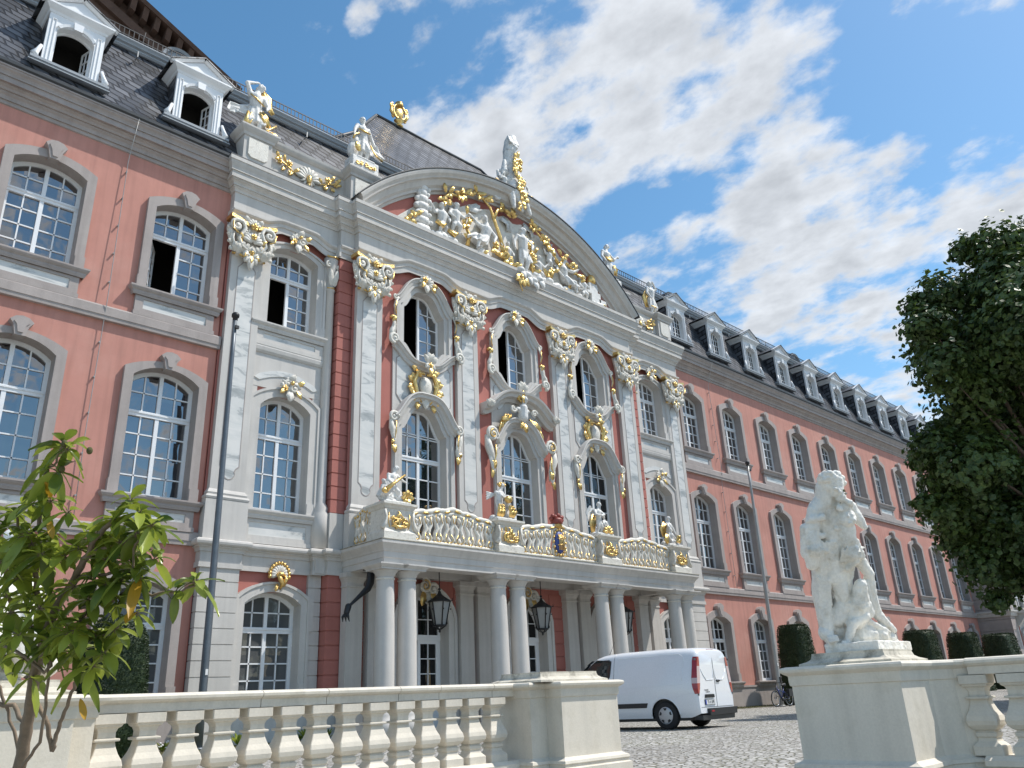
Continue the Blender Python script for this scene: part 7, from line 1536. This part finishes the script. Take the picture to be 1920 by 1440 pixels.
for u, v_, d_, n_ in CLU:
    c = q_(u, v_, d_); a0 = rd.random() * 6.28
    for i in range(n_ + 2):
        a = a0 + 2.4 * i; el = .95 - 1.25 * (i / max(1, n_ - 1)) + rd.uniform(-.2, .2); dv = Vector((cos(a) * cos(el), sin(a) * cos(el), sin(el))); L = rd.uniform(.085, .16); tgt = yl if (rd.random() < .006) else lf
        st_ = c + dv * .012; tw.tube([c, st_ + dv * .012], [.0035, .0025], 5); loquat_leaf(tgt, st_, dv, L, L * rd.uniform(.25, .33), Vector((rd.uniform(-.3, .3), rd.uniform(-.3, .3), 1)), rd.uniform(.2, .8))
for u, v_, d_ in ((90, 973, 4.05), (150, 1310, 4.1)): loquat_leaf(yl, q_(u, v_, d_), Vector((.3, -.2, -.9)), .10, .024, Vector((0, -1, .3)), .1)
tw.build('stems', 'twig', LQ); lf.build('leaves', 'loquat_leaf', LQ, recalc=False); yl.build('yellow_leaves', 'yellow_leaf', LQ, recalc=False)
fr = MB()
for u, v_ in ((121, 832), (168, 845), (116, 880)): fr.sph(q_(u, v_, 4.1), (.016, .016, .02), 0, 8, 6)
fr.build('fruit', 'moss', LQ)
# ---------------------------------------------------------------- trees
def plane_tree(loc, clumps, label, seed, nleaf, trunk_h, group='plane trees of the palace garden'):
    rd = random.Random(seed); root = empty('plane_tree', loc, label, 'tree', group); B = Vector(loc); mb = MB()
    tot = sum(c[1] ** 2 for c in clumps); inner = MB()
    for c, r in clumps:
        c = c - B; n = int(nleaf * r * r / tot)
        for i in range(n):
            d = Vector((rd.gauss(0, 1), rd.gauss(0, 1), rd.gauss(0, 1))).normalized(); k = .78 + .55 * noise.noise(d * 2.1 + c * .4) + .30 * noise.noise(d * 5.5 + c)
            rr = r * k * (1. + rd.gauss(0, .10) if rd.random() < .55 else rd.random() ** .45); p = c + Vector((d.x, d.y, d.z * .85)) * rr
            if p.z + B.z < 1.9: continue
            n_ = (d + Vector((rd.uniform(-.8, .8), rd.uniform(-.8, .8), rd.uniform(-.2, 1.0)))).normalized(); t = n_.orthogonal().normalized(); t.rotate(Matrix.Rotation(rd.random() * 6.28, 3, n_)); b = n_.cross(t); s_ = rd.uniform(.075, .15)
            P = [p - b * s_ * .9, p + t * s_ * .8 - b * s_ * .2, p + t * s_ * .45 + b * s_ * .5, p + b * s_ * 1.05 + n_ * s_ * -.25, p - t * s_ * .45 + b * s_ * .5, p - t * s_ * .8 - b * s_ * .2]; mb.add(P, [(0, 1, 2, 3), (0, 3, 4, 5)])
    mb.build('crown', 'tree_leaf', root, recalc=False)
    t = MB(); top = Vector((0, 0, trunk_h)); t.tube([(0, 0, -.1), (.03, 0, .4), (.05, .02, trunk_h * .5), (0, 0, trunk_h)], [.62, .46, .40, .36], 14); t.build('trunk', 'bark', root)
    l = MB()
    for c, r in clumps:
        c = c - B; mid = top.lerp(c, .5) + Vector((rd.uniform(-.4, .4), rd.uniform(-.4, .4), .5)); s0 = Vector((0, 0, trunk_h * rd.uniform(.8, 1.0))); l.tube([s0, s0.lerp(mid, .5) + Vector((0, 0, .1)), mid, mid.lerp(c, .5), mid.lerp(c, .8)], [.16, .12, .08, .04, .015], 7)
    l.build('limbs', 'bark', root); return root
PX = [(1872, 462, 58, 31), (1812, 468, 34, 32), (1905, 530, 80, 30), (1845, 545, 60, 32), (1768, 555, 55, 31), (1738, 612, 48, 30), (1718, 575, 28, 31), (1800, 630, 75, 33), (1870, 650, 95, 30), (1765, 690, 55, 29), (1745, 655, 45, 32), (1930, 690, 110, 32), (1820, 730, 70, 30), (1890, 780, 90, 33), (1800, 800, 60, 31), (1748, 828, 44, 30), (1732, 860, 34, 31), (1830, 870, 85, 29), (1770, 905, 48, 31), (1905, 900, 110, 32), (1735, 945, 26, 30), (1775, 955, 50, 30), (1850, 970, 85, 31), (1920, 1000, 95, 30), (1800, 1010, 46, 31), (1838, 1055, 48, 30), (1890, 1075, 62, 31), (1868, 1128, 26, 30), (1950, 1070, 60, 31), (1965, 470, 90, 32), (1975, 600, 130, 28), (2000, 800, 160, 32), (2010, 960, 130, 30), (2080, 520, 110, 31), (2100, 700, 150, 33), (2110, 900, 140, 29), (1960, 780, 130, 35), (2180, 620, 110, 31), (2190, 820, 120, 31), (2040, 700, 140, 36)]
cl = [(at(u, v_, d), r * d / FPX * 1.06) for u, v_, r, d in PX]
plane_tree((14.9, -17.0, 0), cl, 'large dark leafy plane tree overhanging the far end of the palace', 4, 115000, 4.2)
def round_clumps(c, R, n, seed):
    rd = random.Random(seed); out = []
    for i in range(n):
        d = Vector((rd.gauss(0, 1), rd.gauss(0, 1), rd.gauss(0, .9))).normalized(); out.append((Vector(c) + Vector((d.x * R[0], d.y * R[1], d.z * R[2])) * rd.uniform(.35, .8), rd.uniform(.3, .42) * R[0]))
    return out
plane_tree((43, -13.5, 0), round_clumps((43, -13.5, 9.5), (5.5, 5.0, 6.0), 24, 3), 'more distant plane tree by the far wing, glimpsed behind the large crown', 9, 30000, 4.)
for i, (x, y) in enumerate(((-2, -52), (14, -50), (30, -47), (46, -44), (62, -40))):
    if i == 0: gt = plane_tree((x, y, 0), round_clumps((x, y, 8.2), (7.0, 6.5, 6.0), 26, 5), 'garden plane tree facing the palace from across the lawn, mirrored in its windows', 12, 16000, 3.5, 'garden trees mirrored in the panes')
    else:
        c = copy_tree(gt, None, (x, y, 0)); c.rotation_euler = (0, 0, i * 1.3)
# ---------------------------------------------------------------- corner pavilion at the far right, and the brick basilica behind
root = empty('corner_pavilion', (53.7, 0, 0), 'pale stone corner pavilion with iron balcony beyond the far end of the palace', 'building')
m = MB(); m.box(0, 16, -2.4, 12, 0, 18.6); m.build('wall', 'pale_stone', root)
m = MB(); n = 20
for i in range(n): m.box(-.12, 1.1, -2.52, -.0, .95 + 17.2 * i / n + .015, .95 + 17.2 * (i + 1) / n - .015)
m.build('corner_quoin', 'grey_stone', root)
m = MB()
for z0, z1, o in ((5.5, 5.95, .25), (11.9, 12.35, .2), (18.2, 19.1, .55), (0, 1.0, .15)): m.sweep_plan([(-.1, 0), (-.1, -2.5), (16, -2.5)], [(0, z0), (o * .4, z0), (o * .6, (z0 + z1) / 2), (o, z1 - .1), (o, z1), (0, z1)])
m.build('string_course', 'pale_stone', root)
m = MB()
for x in (3.2, 7.4, 11.6): m.box(x - 2.0 + .6, x - 1.25, -2.44, -2.3, 1.0, 5.3); m.box(x + 1.25, x + 1.4, -2.44, -2.3, 1.0, 5.3)
m.build('red_field', 'red_stucco', root)
for x in (3.2, 7.4, 11.6):
    for z0, zs, za in ((1.2, 3.9, 4.3), (6.2, 9.8, 10.4), (12.9, 15.8, 16.2)):
        m = MB(); m.ring([(a + x, b) for a, b in arch_out(1.25, z0, zs + .3, za + .35)], [(a + x, b) for a, b in arch_out(.95, z0 + .05, zs, za)], -2.6, -2.4, -2.35); w_ = m.build('window', 'pale_stone', root)
        m = MB(); a = [(q + x, r_) for q, r_ in arch_out(.95, z0, zs, za)]; m.add([(q, -2.42, r_) for q, r_ in a], [list(range(len(a)))]); m.build('pane', 'pane_dark', w_)
        m = MB(); m.box(x - .05, x + .05, -2.46, -2.43, z0, za); 
        for j in range(1, 5): m.box(x - .93, x + .93, -2.45, -2.43, z0 + (zs - z0) * j / 4 - .025, z0 + (zs - z0) * j / 4 + .025)
        m.build('sash', 'window_paint', w_)
m = MB(); m.box(1.4, 13.5, -3.6, -2.4, 5.72, 5.95)
for x in (1.8, 5.3, 9.5, 13.1): m.hexa([(x - .25, -2.5, 4.7), (x + .25, -2.5, 4.7), (x + .25, -2.4, 4.7), (x - .25, -2.4, 4.7)], [(x - .25, -3.4, 5.72), (x + .25, -3.4, 5.72), (x + .25, -2.4, 5.72), (x - .25, -2.4, 5.72)])
b_ = m.build('balcony', 'pale_stone', root)
m = MB(); m.box(1.45, 13.45, -3.57, -3.53, 6.95, 7.0); m.box(1.45, 13.45, -3.56, -3.54, 6.05, 6.08); rd = random.Random(2)
x = 1.5
while x < 13.4: m.tube([(x, -3.55, 6.0), (x + .1, -3.62, 6.3), (x - .08, -3.55, 6.6), (x, -3.55, 6.97)], .016, 5); m.scroll(x + .12, 6.45, -3.56, .12, 1.2, rd.random() * 6, 1, .016, eye=False, n=10); x += .3
m.build('iron_railing', 'black_iron', b_)
m = MB()
A = [(-.3, -2.9, 19.1), (16, -2.9, 19.1), (16, .5, 23.6), (2.2, .5, 23.6)]; m.add(A, [(0, 1, 2, 3)]); m.add([(-.3, -2.9, 19.1), (2.2, .5, 23.6), (2.2, 9, 23.6), (-.3, 9, 19.1)], [(0, 1, 2, 3)]); m.build('roof', 'slate', root)
s = MB(); s.lathe([(.5, 0), (.5, .8), (.3, .9), (.45, 1.5), (.1, 1.9)], 6.0, -2.6, 12, 0, True, 19.1); s.build('roof_urn', 'ornament_white', root)
root = empty('brick_basilica', (-20, 20, 0), 'huge brown brick gable with corbelled eaves rising behind the slate roof', 'church')
# gable rake measured on the plane of its front
a = aty(250, -2, 20); b = aty(440, 172, 20); sl = (b.z - a.z) / (b.x - a.x); xe = b.x + .2; xa = -22.; za = b.z + sl * (xa - xe)
m = MB(); G = [(xa - 15.5, 0), (xa - 15.5, za + sl * 15.5), (xa, za), (xe - .8, b.z - sl * .8), (xe - .8, 0)]; m.prism([(x + 20, z - .4) for x, z in G], .6, 50, back=True); m.build('wall', 'brown_brick', root)
m = MB()
for sx in (1, -1):
    P = lambda t, dz, dy: (xa + 20 + sx * (xe - xa) * t, dy, za + (b.z - za) * t + dz)
    m.hexa([P(0, -.25, -.5), P(1.0, -.25, -.5), P(1.0, -.25, 50), P(0, -.25, 50)], [P(0, .05, -.6), P(1.005, .05, -.6), P(1.005, .05, 50), P(0, .05, 50)])
    m.hexa([P(0, -2.1, .3), P(.96, -2.1, .3), P(.96, -2.1, .7), P(0, -2.1, .7)], [P(0, -1.5, .2), P(.96, -1.5, .2), P(.96, -1.5, .7), P(0, -1.5, .7)])
    for i in range(22):
        t0 = (i + .3) / 22; t1 = (i + .72) / 22
        if t1 < .985: m.hexa([P(t0, -1.0, -.1), P(t1, -1.0, -.1), P(t1, -1.0, .7), P(t0, -1.0, .7)], [P(t0, -.26, -.4), P(t1, -.26, -.4), P(t1, -.26, .7), P(t0, -.26, .7)])
m.build('corbelled_eaves', 'brown_brick', root)
# ---------------------------------------------------------------- ground, lawn strip, small plants
def sheet(name, x0, x1, y0, y1, z, mt, n=1):
    m = MB()
    for i in range(n):
        a = x0 + (x1 - x0) * i / n; b = x0 + (x1 - x0) * (i + 1) / n; m.add([(a, y0, z), (b, y0, z), (b, y1, z), (a, y1, z)], [(0, 1, 2, 3)])
    return tag(m.build(name, mt, recalc=False), kind='structure')
sheet('ground', -400, 400, -400, 400, 0, 'cobbles')
mat('lawn_earth', (.15, .14, .07), .95, var=.3, vscale=2, bump=.5, bscale=40, col2=(.07, .09, .03), c2scale=3, c2amt=.9)
m = MB(); m.add([(-30, -4.2, .012), (-9.2, -3.4, .012), (-9.2, -.4, .012), (-30, -.4, .012)], [(0, 1, 2, 3)]); m.add([(13.3, -1.5, .012), (60, -1.5, .012), (60, -.12, .012), (13.3, -.12, .012)], [(0, 1, 2, 3)]); tag(m.build('lawn', 'lawn_earth', recalc=False), kind='structure')
rd = random.Random(31); g = MB()
def blades(n, fx_, h, w=.006):
    for i in range(n):
        x, y = fx_(); a = rd.random() * 6.28; hh = h * rd.uniform(.5, 1.2); dx, dy = cos(a), sin(a); lx, ly = rd.uniform(-.5, .5) * hh, rd.uniform(-.5, .5) * hh
        g.add([(x - dx * w, y - dy * w, .01), (x + dx * w, y + dy * w, .01), (x + lx, y + ly, hh)], [(0, 1, 2)])
blades(14000, lambda: (rd.uniform(-22, -9.3), rd.uniform(-4.1, -.45)), .06); blades(6000, lambda: (rd.uniform(13.4, 40), -.15 - 1.25 * rd.random() ** 1.5), .09); blades(2500, lambda: (rd.uniform(-9, 13), rd.uniform(-11, -9)), .02)
tag(g.build('grass', 'grass_blade', recalc=False), 'thin dry grass along the foot of the palace', 'grass', kind='stuff')
def tuft(loc, n, h, label, flower=False):
    root = empty('small_plant', loc, label, 'plant', 'small plants along the palace wall'); t = MB()
    for i in range(n):
        a = i * 2.4; el = rd.uniform(.5, 1.3); d = Vector((cos(a) * cos(el), sin(a) * cos(el), sin(el))); loquat_leaf(t, Vector((0, 0, .01)), d, h * rd.uniform(.7, 1.1), h * .10, Vector((0, 0, 1.01)), .25)
    t.build('leaves', 'loquat_leaf', root, recalc=False)
    if flower:
        f = MB()
        for i in range(26): f.sph((rd.uniform(-.35, .35), rd.uniform(-.2, .2), rd.uniform(.1, .26)), (.035, .035, .02), 0, 6, 4)
        f.build('flowers', 'flower_white', root)
    return root
for u, v_, h, n, lb, fl in ((98 * 1.0 + 0, 0, 0, 0, '', 0),):
    pass
for (u, v_, h, n, lb, fl) in ((305, 1399, .35, 26, 'low plant with white flowers at the foot of the palace wall', True), (447, 1388, .5, 22, 'dark green tuft by the wall next to the dark flagpole', False), (560, 1392, .35, 18, 'pale green weed by the wall, close before a dark tuft', False), (573, 1378, .5, 18, 'dark green tuft close behind the pale green weed', False), (613, 1378, .45, 18, 'dark green tuft at the wall beside the portico', False)):
    r_ = ray(u, v_); p = CAM + r_ * ((-.9 - CAM.y) / r_.y); tuft((p.x, -.9, 0), n, h, lb, fl)
# ---------------------------------------------------------------- light, sky, camera
SUN_EL, SUN_AZ = radians(57), radians(54)     # azimuth from -Y toward +X
sd = Vector((sin(SUN_AZ) * cos(SUN_EL), -cos(SUN_AZ) * cos(SUN_EL), sin(SUN_EL)))
l = bpy.data.lights.new('sun', 'SUN'); l.energy = 3.7; l.angle = radians(.5); l.color = (1., .955, .89); o = bpy.data.objects.new('sun', l); COL.objects.link(o); o.rotation_euler = (-sd).to_track_quat('-Z', 'Y').to_euler(); o.location = (20, -40, 60)
w = bpy.data.worlds.new('World'); S.world = w; w.use_nodes = True; nt = w.node_tree; L = nt.links; nt.nodes.clear()
out = _n(nt, 'ShaderNodeOutputWorld'); bg = _n(nt, 'ShaderNodeBackground'); bg.inputs['Strength'].default_value = .15
sk = _n(nt, 'ShaderNodeTexSky'); sk.sky_type = 'NISHITA'; sk.sun_disc = False; sk.sun_elevation = SUN_EL; sk.sun_rotation = atan2(sd.x, sd.y); sk.air_density = 1.; sk.dust_density = .6; sk.ozone_density = 1.2
hs = _n(nt, 'ShaderNodeHueSaturation'); hs.inputs['Saturation'].default_value = 1.22; hs.inputs['Hue'].default_value = .488; hs.inputs['Value'].default_value = .95; L.new(sk.outputs[0], hs.inputs['Color'])
tc = _n(nt, 'ShaderNodeTexCoord'); sp_ = _n(nt, 'ShaderNodeSeparateXYZ'); L.new(tc.outputs['Generated'], sp_.inputs[0])
zz = _n(nt, 'ShaderNodeMath', operation='MAXIMUM'); L.new(sp_.outputs['Z'], zz.inputs[0]); zz.inputs[1].default_value = .0
za_ = _n(nt, 'ShaderNodeMath', operation='ADD'); L.new(zz.outputs[0], za_.inputs[0]); za_.inputs[1].default_value = .24
dx = _n(nt, 'ShaderNodeMath', operation='DIVIDE'); L.new(sp_.outputs['X'], dx.inputs[0]); L.new(za_.outputs[0], dx.inputs[1])
dy = _n(nt, 'ShaderNodeMath', operation='DIVIDE'); L.new(sp_.outputs['Y'], dy.inputs[0]); L.new(za_.outputs[0], dy.inputs[1])
cb = _n(nt, 'ShaderNodeCombineXYZ'); L.new(dx.outputs[0], cb.inputs[0]); L.new(dy.outputs[0], cb.inputs[1])
mp = _n(nt, 'ShaderNodeMapping'); mp.inputs['Rotation'].default_value = (0, 0, radians(70)); mp.inputs['Scale'].default_value = (1., .74, 1.); mp.inputs['Location'].default_value = (3.1, 1.7, 0); L.new(cb.outputs[0], mp.inputs['Vector'])
n1 = _n(nt, 'ShaderNodeTexNoise', i_Scale=11., i_Detail=12., i_Roughness=.575, i_Distortion=.05); L.new(mp.outputs[0], n1.inputs['Vector'])
n2 = _n(nt, 'ShaderNodeTexNoise', i_Scale=4.2, i_Detail=3.); L.new(mp.outputs[0], n2.inputs['Vector'])
n4 = _n(nt, 'ShaderNodeTexNoise', i_Scale=17., i_Detail=6., i_Roughness=.55); L.new(mp.outputs[0], n4.inputs['Vector'])
# clear toward the north-west (left of the roof), broken cloud elsewhere
def lobe(u, v_, r, amt):
    d = ray(u, v_).normalized(); dt = _n(nt, 'ShaderNodeVectorMath', operation='DOT_PRODUCT'); L.new(tc.outputs['Generated'], dt.inputs[0]); dt.inputs[1].default_value = d
    m_ = _n(nt, 'ShaderNodeMapRange', i_From_Min=cos(r), i_From_Max=1., i_To_Min=0., i_To_Max=amt); m_.interpolation_type = 'SMOOTHSTEP'; L.new(dt.outputs['Value'], m_.inputs['Value']); return m_.outputs[0]
acc = n1.outputs['Fac']
def addv(a, b, k=None):
    m_ = _n(nt, 'ShaderNodeMath', operation='ADD'); L.new(a, m_.inputs[0]); L.new(b, m_.inputs[1]); return m_.outputs[0]
k2 = _n(nt, 'ShaderNodeMapRange', i_From_Min=.3, i_From_Max=.7, i_To_Min=-.17, i_To_Max=.13); L.new(n2.outputs['Fac'], k2.inputs['Value']); acc = addv(acc, k2.outputs[0])
for u, v_, r, a_ in ((300, 60, .36, -.24), (620, 190, .12, -.05), (1180, 120, .30, .09), (900, 60, .15, .05), (1060, 250, .12, .08), (1330, 300, .20, .06), (1500, 480, .16, .07), (1660, 560, .25, .10), (1560, 620, .15, .06), (1700, 100, .10, -.10), (1850, 130, .14, -.08), (1180, 440, .07, -.14), (1520, 60, .07, -.08), (1560, 560, .05, -.05), (1700, 440, .07, -.06), (1800, 330, .12, .03), (575, 75, .045, .24), (675, 40, .03, .20), (640, 130, .03, .16), (30, 0, .05, .1), (760, 40, .08, .08)): acc = addv(acc, lobe(u, v_, r, a_))
mk = _n(nt, 'ShaderNodeMapRange', i_From_Min=.465, i_From_Max=.685, i_To_Min=0., i_To_Max=.92); mk.interpolation_type = 'SMOOTHSTEP'; L.new(acc, mk.inputs['Value'])
# thick parts grey a little underneath, ripples in between
s1 = _n(nt, 'ShaderNodeMapRange', i_From_Min=.56, i_From_Max=.84, i_To_Min=1.02, i_To_Max=.80); L.new(acc, s1.inputs['Value'])
s2 = _n(nt, 'ShaderNodeMapRange', i_From_Min=.3, i_From_Max=.7, i_To_Min=.80, i_To_Max=1.10); L.new(n4.outputs['Fac'], s2.inputs['Value'])
sh = _n(nt, 'ShaderNodeMath', operation='MULTIPLY'); L.new(s1.outputs[0], sh.inputs[0]); L.new(s2.outputs[0], sh.inputs[1])
cc = _n(nt, 'ShaderNodeVectorMath', operation='SCALE'); cc.inputs[0].default_value = (4.6, 4.75, 4.95); L.new(sh.outputs[0], cc.inputs['Scale'])
mx = _n(nt, 'ShaderNodeMix', data_type='RGBA'); L.new(mk.outputs[0], mx.inputs[0]); L.new(hs.outputs[0], mx.inputs[6]); L.new(cc.outputs[0], mx.inputs[7])
L.new(mx.outputs[2], bg.inputs['Color']); L.new(bg.outputs[0], out.inputs['Surface'])
cam = bpy.data.cameras.new('camera'); cam.sensor_width = 36; cam.sensor_fit = 'HORIZONTAL'; cam.lens = FPX / 1920 * 36; cam.clip_end = 2000; cam.clip_start = .05
co = bpy.data.objects.new('camera', cam); COL.objects.link(co)
co.matrix_world = Matrix(((CR.x, CU.x, -CF.x, CAM.x), (CR.y, CU.y, -CF.y, CAM.y), (CR.z, CU.z, -CF.z, CAM.z), (0, 0, 0, 1)))
S.camera = co
S.view_settings.view_transform = 'Standard'; S.view_settings.look = 'None'; S.view_settings.exposure = .35; S.view_settings.gamma = 1.; S.view_settings.use_curve_mapping = False
S.render.engine = 'CYCLES'; S.cycles.max_bounces = 6; S.cycles.diffuse_bounces = 3; S.cycles.glossy_bounces = 3; S.cycles.transmission_bounces = 3; S.cycles.use_denoising = True
